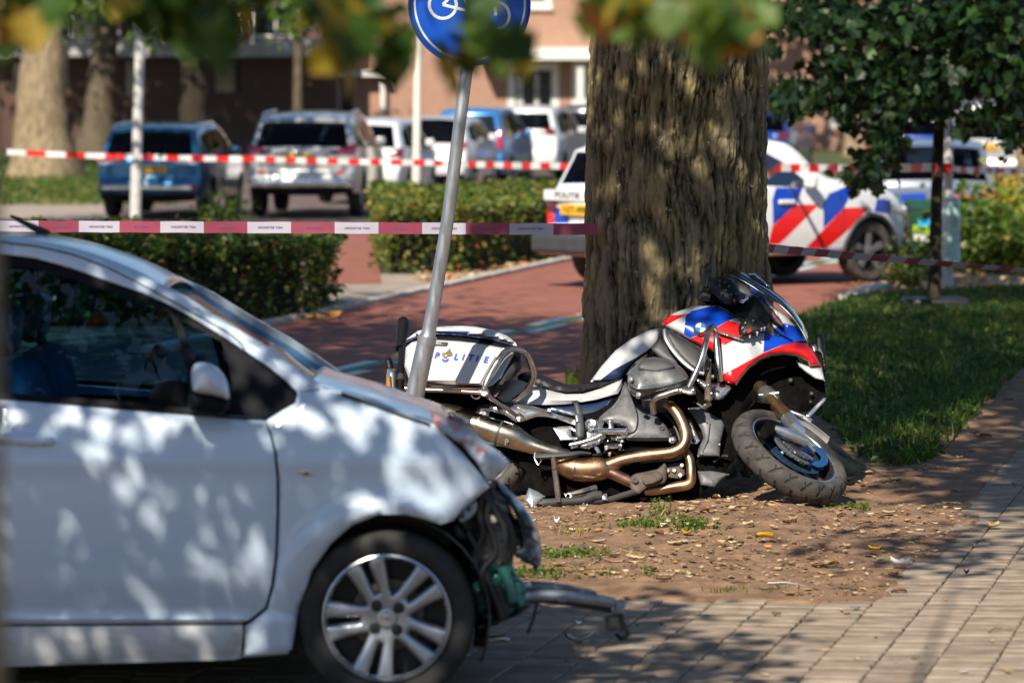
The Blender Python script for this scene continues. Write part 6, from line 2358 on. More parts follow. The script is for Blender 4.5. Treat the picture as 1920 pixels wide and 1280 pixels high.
bpanel('side_lamp', Z5, [(1148, 378), (1185, 372), (1190, 385), (1208, 568), (1192, 573), (1172, 470), (1150, 455)], .12, .12, .015, M['black_plastic'])
bpanel('lamp_bracket', Z5, [(1128, 428), (1152, 424), (1160, 452), (1140, 458)], .13, .06, .005, M['silver'])
bpanel('front_strut', Z5, [(1096, 768), (1188, 678), (1202, 680), (1196, 694), (1120, 775)], .08, .02, .004, M['silver'])
btube('front_strut', Z5, [(1130, 790, .08), (1100, 772, .09), (1010, 740, .09)], .01, 'silver')

# ---- intake, tank side, seat
bpanel('air_intake', Z5, [(408, 340), (450, 358), (545, 405), (625, 455), (640, 540), (618, 575), (560, 560), (505, 515), (455, 455), (420, 400)], .235, .1, .02, M['dark_plastic'], sm=2)
INT = smooth_poly([(424, 352), (432, 400), (462, 450), (510, 505), (565, 548), (615, 565)], 5, closed=False)
btube('intake_rim', Z5, [(u, v, .262) for u, v in INT], .010, mat('rim_grey', (.24, .26, .28), .3, .3), 8, 0)
bpanel('intake_mouth', Z5, [(444, 362), (520, 400), (600, 452), (606, 545), (570, 535), (520, 492), (475, 440), (450, 400)], .262, .02, .006, M['ink'], sm=2)
TS = [(68, 603), (120, 530), (190, 452), (270, 395), (345, 358), (402, 344), (408, 395), (380, 440), (330, 475), (270, 520), (225, 592), (140, 606)]
bpanel('tank_side', Z5, TS, .13, .3, .04, COLR, [([(95, 612), (180, 545), (280, 492), (340, 455), (405, 400), (420, 450), (280, 560), (230, 612)], N_)], rnd=50, step=11)
bpanel('tank_shroud', Z5, [(400, 340), (415, 345), (425, 400), (460, 455), (505, 512), (470, 520), (420, 500), (380, 470), (360, 440), (390, 400)], .19, .08, .02, M['dark_plastic'], sm=2)
bpanel('seat', Z4, [(825, 440), (868, 418), (930, 424), (1000, 450), (1060, 474), (1130, 489), (1210, 487), (1290, 467), (1420, 440), (1430, 470), (1310, 505), (1200, 530), (1110, 545), (1030, 535), (950, 508), (890, 478), (835, 470)],
       .12, .36, .05, M['seat_black'], sm=2, rnd=40)
SP = [(782, 458), (850, 466), (915, 492), (1000, 522), (1100, 545), (1200, 542), (1300, 512), (1425, 458), (1425, 500), (1395, 545), (1270, 580), (1100, 602), (900, 610), (745, 590), (700, 560)]
bpanel('seat_side_panel', Z4, SP, .155, .08, .02, COLR, [([(1100, 604), (1270, 576), (1400, 540), (1420, 575), (1200, 640), (1000, 640), (900, 606)], N_)], rnd=30)
bpanel('frame_panel', Z4, [(900, 606), (1100, 600), (1270, 578), (1395, 540), (1345, 620), (1280, 680), (1150, 690), (1050, 655), (960, 625)], .13, .08, .01, M['bike_navy'])

# ---- cylinder, covers, crash bar
bpanel('cylinder_head', Z5, [(248, 600), (255, 552), (288, 524), (310, 498), (380, 484), (450, 498), (502, 530), (540, 578), (536, 604), (505, 642), (470, 656), (380, 668), (300, 680), (258, 655)], .34, .2, .07, M['cyl_grey'], rnd=70, sm=2)
bpanel('head_cover', Z5, [(298, 538), (312, 504), (380, 494), (445, 506), (475, 532), (400, 558), (330, 552)], .405, .03, .012, M['dark_plastic'], sm=2)
btube('cover_edge', Z5, [(262, 618, .40), (300, 636, .415), (390, 628, .415), (470, 610, .41), (530, 588, .395)], .006, 'cyl_grey')
for (u, v) in ((262, 592), (520, 640), (300, 665)):
    bolt(Z5, u, v, .41, .014, 'silver')
fin = MB()
for k in range(5):
    fin.box((BPt(*Z5(310 + k * 4, 690 + k * 9), .27) + BPt(*Z5(430, 672 + k * 9), .27)) / 2, ((120 / 2.56) / 370, .14, .008), Matrix.Rotation(-LEAN, 3, 'X'))
obj('cooling_fins', fin, M['cyl_grey'], BIKE, smooth=False)
cov = bpanel('engine_cover', Z5, [(235, 600), (262, 640), (300, 695), (350, 735), (410, 790), (445, 835), (452, 865), (440, 886), (242, 884), (236, 860), (240, 826), (170, 812), (110, 790), (120, 765), (180, 715), (215, 660)], .2, .1, .035, M['grey_plastic'], sm=2, rnd=60)
btube('cover_seam', Z5, [(252, 640, .218), (290, 740, .238), (296, 800, .238), (280, 842, .236), (240, 850, .23)], .004, 'ink', 6)
bolt(Z5, 412, 828, .226, .014, 'ink', 'cover_hole')
bpanel('belly_cover', Z5, [(535, 728), (600, 725), (655, 760), (700, 788), (713, 812), (692, 900), (690, 962), (582, 962), (586, 930), (612, 872), (598, 826)], .2, .06, .02, M['grey_plastic'], rnd=40)
btube('cover_crease', Z5, [(540, 732, .215), (640, 800, .23), (632, 880, .228), (600, 955, .216)], .005, 'grey_plastic', 6, 0)
bolt(Z5, 602, 948, .225, .007)
bolt(Z5, 688, 905, .215, .006)
bpanel('belly_shield', Z5, [(584, 1032), (650, 1030), (700, 1038), (736, 1046), (695, 1075), (665, 1110), (600, 1098), (588, 1060)], .18, .12, .02, M['grey_plastic'])
bpanel('front_cowl', Z5, [(545, 558), (580, 580), (620, 600), (668, 606), (720, 612), (748, 626), (735, 655), (700, 690), (668, 692), (640, 676), (612, 640), (580, 605)], .22, .06, .03, M['silver'], sm=2)
bolt(Z5, 660, 646, .245, .012, 'ink')
btube('crash_bar', Z5, [(540, 632, .42), (575, 560, .45), (606, 480, .46), (626, 400, .45), (644, 348, .42), (660, 342, .40), (670, 372, .36), (676, 440, .34), (684, 530, .32), (694, 600, .28)], .0155, 'steel', 12)
btube('crash_bar', Z5, [(374, 756, .30), (370, 706, .34), (386, 680, .37), (430, 664, .39), (490, 646, .41), (565, 640, .42)], .0165, 'steel', 12)
btube('crash_bar', Z5, [(610, 722, .24), (650, 704, .26)], .016, 'steel', 10, 0)
bpanel('bar_clamp', Z5, [(486, 634), (525, 622), (572, 634), (575, 662), (548, 668), (500, 654)], .44, .05, .008, M['steel'])
for u in (502, 560):
    bolt(Z5, u, 644, .45, .009)
bpanel('bar_mount', Z5, [(612, 500), (640, 488), (650, 510), (648, 600), (655, 690), (640, 700), (615, 690), (622, 600)], .36, .06, .01, M['rust_dark'])
for (u, v) in ((630, 540), (655, 578), (632, 620), (640, 500), (648, 660)):
    bolt(Z5, u, v, .37, .009, 'steel')

# ---- exhaust
btube('exhaust_pipe', Z5, [(416, 700, .26), (450, 715, .28), (492, 765, .29), (520, 830, .28), (526, 880, .27), (505, 920, .26), (450, 944, .25), (340, 956, .24), (230, 975, .23), (150, 1005, .22)],
      [.026, .027, .028, .029, .029, .029, .029, .028, .028, .030], 'copper', 16)
btube('exhaust_pipe', Z5, [(515, 925, .2), (545, 975, .2), (552, 1040, .19), (545, 1090, .17), (480, 1106, .16), (400, 1120, .15), (330, 1128, .14)], [.022, .024, .025, .027, .027, .026, .024], 'copper', 14)
btube('exhaust_pipe', Z5, [(110, 1020, .2), (190, 1050, .2), (280, 1092, .18)], [.036, .030, .028], 'copper_pink', 14)
btube('catalyser', Z4, [(1040, 935, .19), (1075, 955, .2), (1130, 968, .2), (1200, 975, .2), (1290, 972, .2), (1345, 962, .2), (1400, 930, .21)], [.02, .04, .058, .062, .06, .048, .034], 'copper', 20)
for u in (1150, 1262, 1290):
    btube('pipe_band', Z4, [(u - 4, 971, .2), (u + 4, 971, .2)], .0635 if u < 1290 else .06, 'copper_pink', 20, 0)
btube('muffler', Z4, [(330, 640, .2), (430, 672, .21), (560, 718, .22), (700, 762, .22), (735, 770, .22)], [.06, .066, .067, .066, .066], 'muffler', 22)
btube('muffler_cone', Z4, [(728, 768, .22), (800, 790, .22), (880, 828, .21), (960, 858, .21), (1040, 878, .21), (1115, 895, .2)], [.067, .062, .048, .04, .034, .03], 'muffler', 20)
for u, v in ((598, 728), (722, 768)):
    btube('muffler_band', Z4, [(u - 6, v - 2, .22), (u + 6, v + 2, .22)], .0685, 'dark_plastic' if u > 700 else 'steel', 22, 0)
bolt(Z4, 764, 815, .275, .014, 'steel')
btube('pipe_shield', Z4, [(925, 905, .26), (1000, 900, .27), (1120, 892, .27), (1180, 882, .26), (1240, 885, .24)], [.012, .016, .016, .012, .008], 'dark_plastic', 10, ell=1.5)
btube('hanger_wire', Z4, [(925, 880, .26), (922, 910, .26), (940, 945, .26), (950, 940, .26), (965, 910, .26)], .004, 'steel', 6)

# ---- rear frame, foot rests, levers
bpanel('rear_frame', Z4, [(590, 622), (640, 600), (800, 598), (950, 622), (1050, 660), (1150, 690), (1150, 722), (1040, 682), (940, 672), (885, 690), (820, 706), (765, 672), (700, 650), (664, 642), (650, 678), (600, 672)], .22, .05, .018, M['silver'], sm=2)
bolt(Z4, 632, 660, .25, .027, 'steel')
bolt(Z4, 632, 660, .262, .014, 'silver')
bolt(Z4, 1005, 640, .245, .012, 'steel')
bpanel('heel_plate', Z4, [(1028, 738), (1060, 730), (1130, 726), (1150, 740), (1200, 775), (1182, 800), (1130, 806), (1072, 806), (1050, 775)], .27, .012, .004, M['silver'], holes=[[(1128, 745), (1165, 765), (1160, 790), (1132, 785)]])
bpanel('passenger_peg', Z4, [(1146, 594), (1170, 590), (1196, 640), (1206, 740), (1202, 790), (1170, 796), (1152, 770), (1156, 700)], .3, .04, .01, M['dark_plastic'])
bpanel('peg_plate', Z4, [(1150, 658), (1176, 656), (1180, 700), (1158, 706)], .315, .03, .004, M['silver'])
mb = MB()
mb.lathe(BPt(*Z4(1240, 724), .26), BN, [(.032, -.03), (.032, .012), (.026, .018), (.018, .016), (.016, .004), (.0001, .004)], 20)
obj('pivot_ring', mb, M['silver'], BIKE)
bolt(Z4, 1240, 724, .275, .01, 'steel')
bpanel('peg_bracket', Z4, [(1205, 735), (1260, 690), (1320, 700), (1310, 740), (1330, 790), (1290, 830), (1225, 860), (1170, 850), (1130, 858), (1125, 830), (1180, 800)], .235, .04, .012, M['silver'])
btube('foot_peg', Z4, [(1275, 755, .28), (1340, 757, .36), (1448, 758, .40)], .0165, 'silver', 12, 0)
btube('brake_pedal', Z4, [(1122, 836, .28), (1200, 818, .29), (1280, 790, .30), (1345, 752, .31), (1360, 735, .31), (1352, 702, .31)], [.012, .012, .013, .013, .012, .013], 'silver', 10)
bpanel('pedal_pad', Z4, [(1340, 702), (1362, 700), (1372, 740), (1346, 746)], .33, .05, .006, M['silver'])
btube('pedal_link', Z4, [(1260, 830, .24), (1285, 870, .24), (1290, 885, .24)], .011, 'silver', 8)
btube('brake_cylinder', Z4, [(1320, 845, .22), (1420, 842, .22)], .016, 'steel', 10, 0)
btube('brake_cylinder', Z4, [(1360, 800, .22), (1440, 790, .22)], .012, 'steel', 10, 0)
for (u, v) in ((1150, 800), (1175, 835), (1330, 858), (1410, 856), (1350, 885), (1390, 795), (1420, 815), (1230, 850), (1300, 808)):
    bolt(Z4, u, v, .25, .009, 'silver')
rj = random.Random(5)
for k in range(16):
    u, v = rj.uniform(1180, 1460), rj.uniform(800, 900)
    btube('linkage', Z4, [(u, v, .15), (u + rj.uniform(-30, 60), v + rj.uniform(-18, 18), .16)], rj.uniform(.005, .011), rj.choice(['steel', 'ink', 'dark_plastic', 'silver']), 8, 0)
btube('damper', Z5, [(548, 792, .16), (572, 868, .17)], .017, 'steel', 12, 0)
bpanel('damper_head', Z5, [(545, 868), (582, 860), (596, 885), (580, 902), (550, 900)], .18, .04, .008, M['silver'])
bolt(Z5, 566, 884, .195, .01, 'ink')
bolt(Z5, 463, 882, .21, .02, 'silver')
bolt(Z5, 463, 882, .222, .011, 'steel')
for pts in ([(330, 720), (380, 780), (460, 860)], [(350, 710), (430, 760), (480, 830), (500, 890)], [(560, 700), (600, 720), (640, 770)], [(660, 990), (700, 960), (730, 960)]):
    btube('hose', Z5, [(u, v, .16) for u, v in pts], .009, 'ink', 8)
# ---- stand and crossbars under the engine
btube('centre_stand', Z4, [(965, 1168, .30), (1000, 1165, .30), (1100, 1158, .29), (1200, 1150, .28), (1255, 1128, .27), (1300, 1124, .26)], [.024, .022, .02, .02, .024, .024], 'dark_plastic', 12)
btube('centre_stand', Z4, [(1200, 1158, .26), (1340, 1148, .24), (1420, 1125, .22), (1500, 1100, .2)], .016, 'dark_plastic', 10)
btube('stand_strut', Z4, [(1028, 912, .29), (1040, 1000, .30), (1060, 1168, .31)], [.016, .019, .018], 'rust_dark', 10, ell=.8)
bolt(Z4, 1033, 968, .315, .01, 'rust_dark')
btube('shock_rod', Z4, [(1130, 1118, .22), (1190, 1105, .22), (1272, 1078, .2)], .017, 'steel', 12, 0)
bpanel('rod_end', Z4, [(1090, 1112), (1130, 1098), (1150, 1125), (1140, 1140), (1100, 1146)], .23, .04, .006, M['steel'], holes=[circ(1112, 1124, 7, 8)])
btube('link_rod', Z4, [(1330, 1150, .2), (1400, 1130, .2), (1510, 1095, .18)], .009, 'silver', 8, 0)
bpanel('link_bracket', Z4, [(1300, 1120), (1335, 1110), (1340, 1150), (1310, 1150)], .27, .03, .005, M['silver'])
btube('stand_spring', Z4, [(1175, 1215, .3), (1205, 1170, .3)], .008, 'steel', 8, 0)
btube('stand_spring', Z4, [(1205, 1212, .3), (1225, 1175, .3)], .008, 'steel', 8, 0)
bpanel('skid_plate', Z5, [(262, 1062), (290, 1042), (390, 1022), (428, 988), (436, 1050), (424, 1088), (335, 1112), (305, 1140), (268, 1122), (258, 1090)], .21, .04, .012, M['rust_dark'], sm=2)
bpanel('plate_boss', Z5, [(318, 1060), (385, 1030), (412, 1050), (405, 1075), (335, 1098)], .235, .03, .008, M['rust_dark'], sm=2)
bolt(Z5, 285, 1078, .23, .016, 'rust_dark')
bpanel('stand_switch', Z5, [(425, 1008), (470, 992), (520, 990), (524, 1050), (500, 1070), (440, 1062)], .17, .06, .012, M['rust_dark'])
for (u, v) in ((440, 1030), (470, 1030), (500, 1052), (508, 1005)):
    bolt(Z5, u, v, .19, .012, 'steel')
bpanel('torn_foil', Z4, [(888, 1078), (940, 1100), (982, 1128), (950, 1160), (905, 1205), (890, 1180), (862, 1150)], .3, .004, .012, mat('foil_grey', (.22, .24, .26), .35, .4))

# ---- side case with lettering
CASE = bpanel('side_case', Z7, [(225, 350), (300, 300), (420, 258), (590, 228), (800, 232), (1000, 250), (1250, 290), (1450, 335), (1600, 400), (1640, 480), (1652, 640), (1500, 830), (1300, 985), (1240, 880), (900, 872), (480, 868), (270, 800), (230, 600)],
              .38, .42, .03, M['black_plastic'], rnd=80, step=50)
cpanel = bpanel('case_panel', Z7, [(262, 390), (330, 330), (450, 300), (580, 298), (900, 316), (1200, 352), (1505, 412), (1450, 440), (1360, 540), (1190, 848), (1000, 842), (760, 832), (480, 806), (300, 770), (245, 620)], .415, .03, .022, M['bike_white'], rnd=50, step=40, parent=CASE)
bpanel('case_lid', Z7, [(262, 300), (300, 272), (400, 196), (590, 152), (760, 136), (950, 132), (1100, 142), (1300, 182), (1480, 252), (1570, 322), (1612, 400), (1560, 366), (1480, 335), (1300, 285), (1000, 240), (800, 222), (590, 214), (420, 240)],
       .385, .4, .03, M['bike_white'], rnd=50, step=36, parent=CASE)
bpanel('case_edge', Z7, [(260, 318), (420, 246), (590, 217), (800, 224), (1000, 242), (1300, 288), (1480, 338), (1560, 372), (1480, 352), (1300, 302), (1000, 258), (800, 240), (590, 232), (420, 262), (262, 338)], .402, .05, .012, M['bike_navy'], parent=CASE, step=40)
bpanel('case_inlay', Z7, [(1545, 440), (1560, 470), (1400, 760), (1300, 850), (1250, 862), (1235, 850), (1380, 620), (1450, 520)], .425, .02, .008, mat('inlay_grey', (.42, .42, .42), .3, .3), parent=CASE)
LT = .442
tdir = np.array((660, 68.0)) / 663.5
tup = np.array((8, -66.0)) / 66.5


def c_place(cx, cy, lat):
    return lambda x, y: BPt(*Z7(cx + tdir[0] * x + tup[0] * y, cy + tdir[1] * x + tup[1] * y), lat)


for ch, cx, cy in (('P', 630, 488), ('L', 860, 505), ('I', 945, 508), ('T', 1035, 516), ('I', 1112, 526), ('E', 1216, 540)):
    o = obj('letter', text_mb(ch, 100, c_place(cx, cy, LT), shear=.22, bold=4.2), M['text_blue'], cpanel, smooth=False, fix=False)
mb = MB()
A0, A1 = circ(733, 522, 46, 14, 40, a0=.15, a1=2.9), circ(735, 518, 26, 14, 22, a0=.15, a1=2.9)
pl_ = lambda p, l=LT: BPt(*Z7(*p), l)
mb.strip([pl_(p) for p in A0], [pl_(p) for p in A1])
obj('letter', mb, M['text_blue'], cpanel, smooth=False, fix=False)
mb = MB()
for poly in ([(690, 470), (716, 446), (742, 470), (776, 452), (826, 466), (806, 490), (760, 496), (742, 522), (716, 512), (700, 490)],):
    mb.poly([pl_(p, LT + .001) for p in poly], 0)
for k, w in enumerate((0, 1, 2)):
    x0, y0 = 732 + k * 20, 460 + k * 6
    A_ = [(x0, y0), (x0 + 14, y0 - 18), (x0 + 36, y0 - 30), (x0 + 52 - 8 * k, y0 - 62 + 16 * k)]
    mb.strip([pl_((a, b_), LT + .001) for a, b_ in A_], [pl_((a + 9, b_ + 7), LT + .001) for a, b_ in A_], 0)
mb.poly([pl_(p, LT + .002) for p in ((736, 486), (752, 476), (750, 500), (738, 504))], 1)
obj('emblem', mb, [M['badge_gold'], M['bike_white']], cpanel, smooth=False, fix=False)
bpanel('name_tag', Z7, [(560, 322), (768, 330), (748, 370), (560, 360)], .445, .004, .002, M['ink'], parent=cpanel, step=30)
tm = text_mb('BMW', 38, c_place(640, 345, .449), shear=.25, bold=.6)
obj('lettering', tm, mat('tag_grey', (.45, .45, .45), .4), cpanel, smooth=False, fix=False)
td2 = np.array((650, 60.0)) / 652.8


def lid_place(x, y):
    t_ = x / 330
    return BPt(*Z7(1025 + x, 208 + x * .085 + 10 * t_ * t_ + y * -1.0 + y * 0), .436)


obj('lettering', text_mb('« waakzaam en dienstbaar »', 40, lid_place, shear=.2, width=640), M['text_blue'], CASE, smooth=False, fix=False)

# ---- rear bars
btube('case_guard', Z4, [(632, 530, .46), (645, 482, .48), (690, 392, .49), (750, 308, .49), (795, 287, .48), (845, 294, .46), (882, 325, .42), (906, 390, .38), (914, 445, .34), (892, 500, .30), (850, 548, .26), (806, 582, .22)], .0165, 'steel', 12)
btube('case_rail', Z4, [(180, 512, .44), (290, 520, .45), (450, 526, .46), (610, 536, .46)], .011, 'steel', 10, 0)
btube('case_rail', Z4, [(655, 556, .44), (740, 612, .38), (840, 682, .27)], .011, 'steel', 10, 0)
bpanel('guard_clamp', Z4, [(600, 516), (628, 510), (662, 520), (660, 556), (630, 560), (602, 546)], .49, .05, .006, M['steel'])
for q in ((612, 536), (648, 544)):
    bolt(Z4, *q, .5, .007)
bpanel('rail_end', Z4, [(806, 665), (836, 650), (866, 672), (840, 706), (822, 700)], .29, .04, .006, M['steel'])
btube('rail_loop', Z4, [(560, 545, .45), (570, 565, .45), (596, 570, .45), (610, 560, .45)], .004, 'steel', 6)
# ---- lamp mast at the tail
btube('lamp_mast', Z7, [(192, 950, .1), (196, 820, .08), (200, 700, .06), (212, 420, .0), (220, 330, -.02)], [.02, .019, .017, .017, .018], 'black_plastic', 14, 0)
btube('lamp_head', Z7, [(190, 410, .0), (206, 330, -.02), (220, 200, -.05), (228, 140, -.06), (230, 85, -.07), (231, 64, -.075)], [.024, .029, .030, .033, .033, .026], 'black_plastic', 20, 0)
btube('mast_collar', Z7, [(196, 800, .08), (199, 735, .065)], .0215, 'dark_plastic', 14, 0)
bpanel('tail_lamp_cap', Z7, [(8, 530), (30, 512), (80, 508), (108, 600), (110, 650), (40, 655), (18, 600)], .1, .1, .02, M['black_plastic'], sm=2)
bpanel('tail_lamp', Z7, [(40, 640), (100, 636), (150, 660), (150, 960), (20, 960), (24, 760)], .1, .12, .03, M['silver'])
bpanel('tail_lamp_lens', Z7, [(30, 740), (80, 730), (110, 960), (14, 960)], .14, .03, .02, mat('amber_tail', (.5, .22, .06), .25, .3))
bpanel('tail_section', Z4, [(60, 520), (180, 500), (600, 540), (700, 560), (900, 606), (700, 640), (560, 640), (300, 620), (80, 600)], .1, .3, .02, M['engine_black'])
# ------------------------------------------------------------------ sign, poles, tapes and small things
YS = 18.4
SG = thing('traffic_sign', 'round blue cycle path sign on a bent grey steel pole behind the crashed car', 'traffic sign', (hx(765, YS), YS, 0))
PTS = [(738, 955), (776, 750), (800, 640), (806, 612), (838, 420), (858, 262), (876, 122), (884, 60)]
RAD = [.047, .047, .046, .034, .032, .031, .031, .03]
P = smooth_poly([(px, py) for px, py in PTS], 5, closed=False)
Rr = np.interp(np.linspace(0, 7, len(P)), range(8), RAD)
obj('pole', MB().tube([at(px, py, YS) for px, py in P], [float(x) for x in Rr], 20), M['galvanised'], SG)
btS = lambda nm, pts, r, m: obj(nm, MB().tube([at(px, py, YS) for px, py in pts], r, 16), M[m], SG)
btS('pole_collar', [(799, 648), (801, 630)], .0475, 'galvanised')
SC_ = at(881, 8, YS - .06)
sax = (Vector((0, -1, .02)) + Vector((.16, 0, 0))).normalized()
su = Vector((.20, 0, 1))
su = (su - sax * su.dot(sax)).normalized()
ss = su.cross(sax).normalized()
SR = 113 / spx(YS)
M['sign_blue'] = mat('sign_blue', (.004, .075, .45), .3, coat=.3)
mb = MB()
mb.lathe(SC_, sax, [(.0001, 0), (SR * .97, 0), (SR, -.004), (SR, -.018), (SR * .96, -.018), (SR * .95, -.006), (.0001, -.006)], 64, 0, su)
disc = obj('sign_disc', mb, M['sign_blue'], SG)
mb = MB().lathe(SC_, sax, [(SR * .90, .0015), (SR * .935, .0015)], 64, 0, su)
obj('border_ring', mb, M['line_white'], disc, fix=False)
spt = lambda x, y, l=.0018: SC_ + ss * (-x if False else x) * SR + su * y * SR + sax * l
# (ss points to the right as seen from the street)
if ss.x < 0:
    ss = -ss
mb = MB()
for cx in (-.44, .46):
    o = [spt(cx + .25 * math.cos(a), -.10 + .25 * math.sin(a)) for a in np.linspace(0, 2 * math.pi, 33)]
    i_ = [spt(cx + .20 * math.cos(a), -.10 + .20 * math.sin(a)) for a in np.linspace(0, 2 * math.pi, 33)]
    mb.strip(o, i_)


def bar(a, b_, w=.024):
    a, b_ = np.array(a), np.array(b_)
    d = (b_ - a) / np.hypot(*(b_ - a))
    n = np.array((-d[1], d[0])) * w
    mb.poly([spt(*(a + n), .0021), spt(*(b_ + n), .0021), spt(*(b_ - n), .0021), spt(*(a - n), .0021)])


for a, b_ in (((-.44, -.10), (-.2, .26)), ((-.2, .26), (.34, .26)), ((-.2, .2), (.02, -.12)), ((.02, -.12), (.34, .2)), ((.46, -.10), (.32, .38)), ((-.44, -.10), (.02, -.12)), ((.32, .38), (.46, .38)), ((-.3, .32), (-.1, .32))):
    bar(a, b_)
obj('bicycle_symbol', mb, M['line_white'], disc, fix=False, smooth=False)
obj('sign_rim', MB().lathe(SC_, sax, [(SR * 1.0, .003), (SR * 1.02, -.002), (SR * 1.02, -.022), (SR * .98, -.024)], 64, 0, su), M['sign_blue'], SG)
for py in (40, 100):
    q = at(876 - (py - 122) * .12, py, YS - .03)
    obj('clamp', MB().box(q, (.16, .05, .03)), M['galvanised'], SG, bevel=.004)
mb = MB().lathe(spt(-.02, -.62, .001), sax, [(.012, -.004), (.012, .003), (.0001, .004)], 10)
obj('rivet', mb, M['ink'], disc)


def post(label, pxb, pxt, Y, r, m, name='lamp_post', h=5.0, cat='lamp post', base=True):
    x0, x1 = hx(pxb, Y), hx(pxt, Y)
    t = thing(name, label, cat, (x0, Y, 0))
    zt = at(pxt, 0, Y).z
    k = (x1 - x0) / zt
    obj('pole', MB().tube([(x0, Y, -.05), (x0 + k * .9, Y, .9), (x0 + k * .95, Y, .95), (x0 + k * zt, Y, zt), (x0 + k * h, Y, h)], [r * 1.12, r * 1.12, r, r * .95, r * .75], 16), m, t)
    if base:
        obj('hatch', MB().box((x0 + k * .6, Y - r * 1.1, .6), (r, .02, .28)), m, t, bevel=.004)
    return t


M['post_white'] = mat('post_white', (.56, .54, .5), .45, var=.1, vscale=6)
LP = post('white grey lamp post in front of the blue estate car', 253, 267, 57.2, .078, M['post_white'])
M['thin_white'] = mat('thin_white', (.74, .70, .6), .5)
post('thin white post behind the light green hedge', 780, 785, 66, .07, M['thin_white'], 'marker_post', 3.6, 'post', False)
WP = post('white lamp post with mint plastic wrapped round its foot', 1778, 1776, 38.4, .05, M['post_white'])
r = np.random.default_rng(3)
zz_ = np.linspace(.28, .98, 30)
mb = MB()
aa = np.linspace(0, 2 * np.pi, 25)
x0 = hx(1784, 38.3)
mb.grid([[Vector((x0 + (.075 + .03 * fbm(a * 1.5 + 3, z * 9, 3, 4)) * math.cos(a), 38.3 + (.075 + .03 * fbm(a * 1.5 + 3, z * 9, 3, 4)) * math.sin(a), z)) for a in aa[:-1]] + [Vector((x0 + (.075 + .03 * fbm(3, z * 9, 3, 4)), 38.3, z))] for z in zz_])
tag(obj('plastic_wrap', mb, mat('mint_plastic', (.42, .62, .58), .3, var=.2, vscale=20)), 'mint green plastic sheet wrapped round the foot of the white lamp post', 'plastic sheet')
# green wheeled bin
YG = 43.0
GB = thing('wheeled_bin', 'dark green wheeled bin with a lime and white sticker beside the police car', 'bin', (hx(1742, YG), YG, 0))
M['bin_green'] = mat('bin_green', (.012, .06, .035), .45, var=.15, vscale=5)
a, b_ = at(1702, 498, YG), at(1782, 382, YG)
xm = (a.x + b_.x) / 2
w = (b_.x - a.x) / 2
mb = MB()
for z, k in ((.06, .82), (b_.z - .05, 1.0)):
    mb.add([(xm - w * k, YG - w * k, z), (xm + w * k, YG - w * k, z), (xm + w * k, YG + w * k, z), (xm - w * k, YG + w * k, z)], [])
mb.f = [(0, 3, 2, 1), (4, 5, 6, 7), (0, 1, 5, 4), (1, 2, 6, 5), (2, 3, 7, 6), (3, 0, 4, 7)]
mb.m = [0] * 6
obj('tub', mb, M['bin_green'], GB, smooth=False, bevel=.02)
obj('lid', MB().prism([(xm - w * 1.08, YG - w * 1.1, b_.z - .05), (xm - w * 1.08, YG - w * .6, b_.z + .03), (xm - w * 1.08, YG + w * 1.1, b_.z + .05), (xm - w * 1.08, YG + w * 1.1, b_.z - .05)], (w * 2.16, 0, 0)), M['bin_green'], GB, smooth=False, bevel=.015)
for s in (-1, 1):
    obj('wheel', MB().lathe((xm + s * w * .86, YG + w * .8, .1), (1, 0, 0), [(.0001, -.03), (.1, -.03), (.1, .03), (.0001, .03)], 16), M['rubber'], GB)
obj('handle', MB().tube([(xm - w * .8, YG + w * 1.25, b_.z), (xm + w * .8, YG + w * 1.25, b_.z)], .018, 8), M['bin_green'], GB)


def bsl(px, py):
    p = at(px, py, YG)
    k = .82 + .18 * (p.z - .06) / (b_.z - .11)
    return Vector((p.x, YG - w * k - .006, p.z))


for nm, poly, c in (('sticker_bird', [(1716, 408), (1724, 414), (1732, 407), (1742, 412), (1746, 424), (1730, 422), (1718, 424)], (.02, .45, .8)),
                    ('sticker_band', [(1708, 420), (1746, 424), (1745, 438), (1708, 434)], (.35, .55, .02)),
                    ('sticker_text', [(1709, 437), (1742, 441), (1741, 452), (1709, 448)], (.65, .65, .62)),
                    ('sticker_leaf', [(1722, 456), (1742, 457), (1740, 466), (1724, 464)], (.35, .6, .03)),
                    ('sticker_strip', [(1716, 470), (1742, 472), (1741, 478), (1716, 476)], (.5, .52, .52))):
    o = obj(nm, MB().poly([bsl(*p) for p in poly]), mat(nm, c, .5), GB, smooth=False, fix=False)
for k in range(7):
    x = 1712 + k * 5
    obj('sticker_stroke', MB().poly([bsl(x, 424) + Vector((0, -.002, 0)), bsl(x + 2, 424.3) + Vector((0, -.002, 0)), bsl(x + 2, 433) + Vector((0, -.002, 0)), bsl(x, 432.6) + Vector((0, -.002, 0))]), M['bin_green'], GB, smooth=False, fix=False)

# ------------------------------------------------------------------ barrier tapes
M['tape_red'] = mat('tape_red', (.72, .02, .015), .4)
M['tape_white'] = mat('tape_white', (.78, .77, .75), .4)
M['tape_pink'] = mat('tape_pink', (.24, .036, .07), .5, var=.15, vscale=4)
M['tape_pale'] = mat('tape_pale', (.40, .38, .45), .5, var=.08, vscale=4)


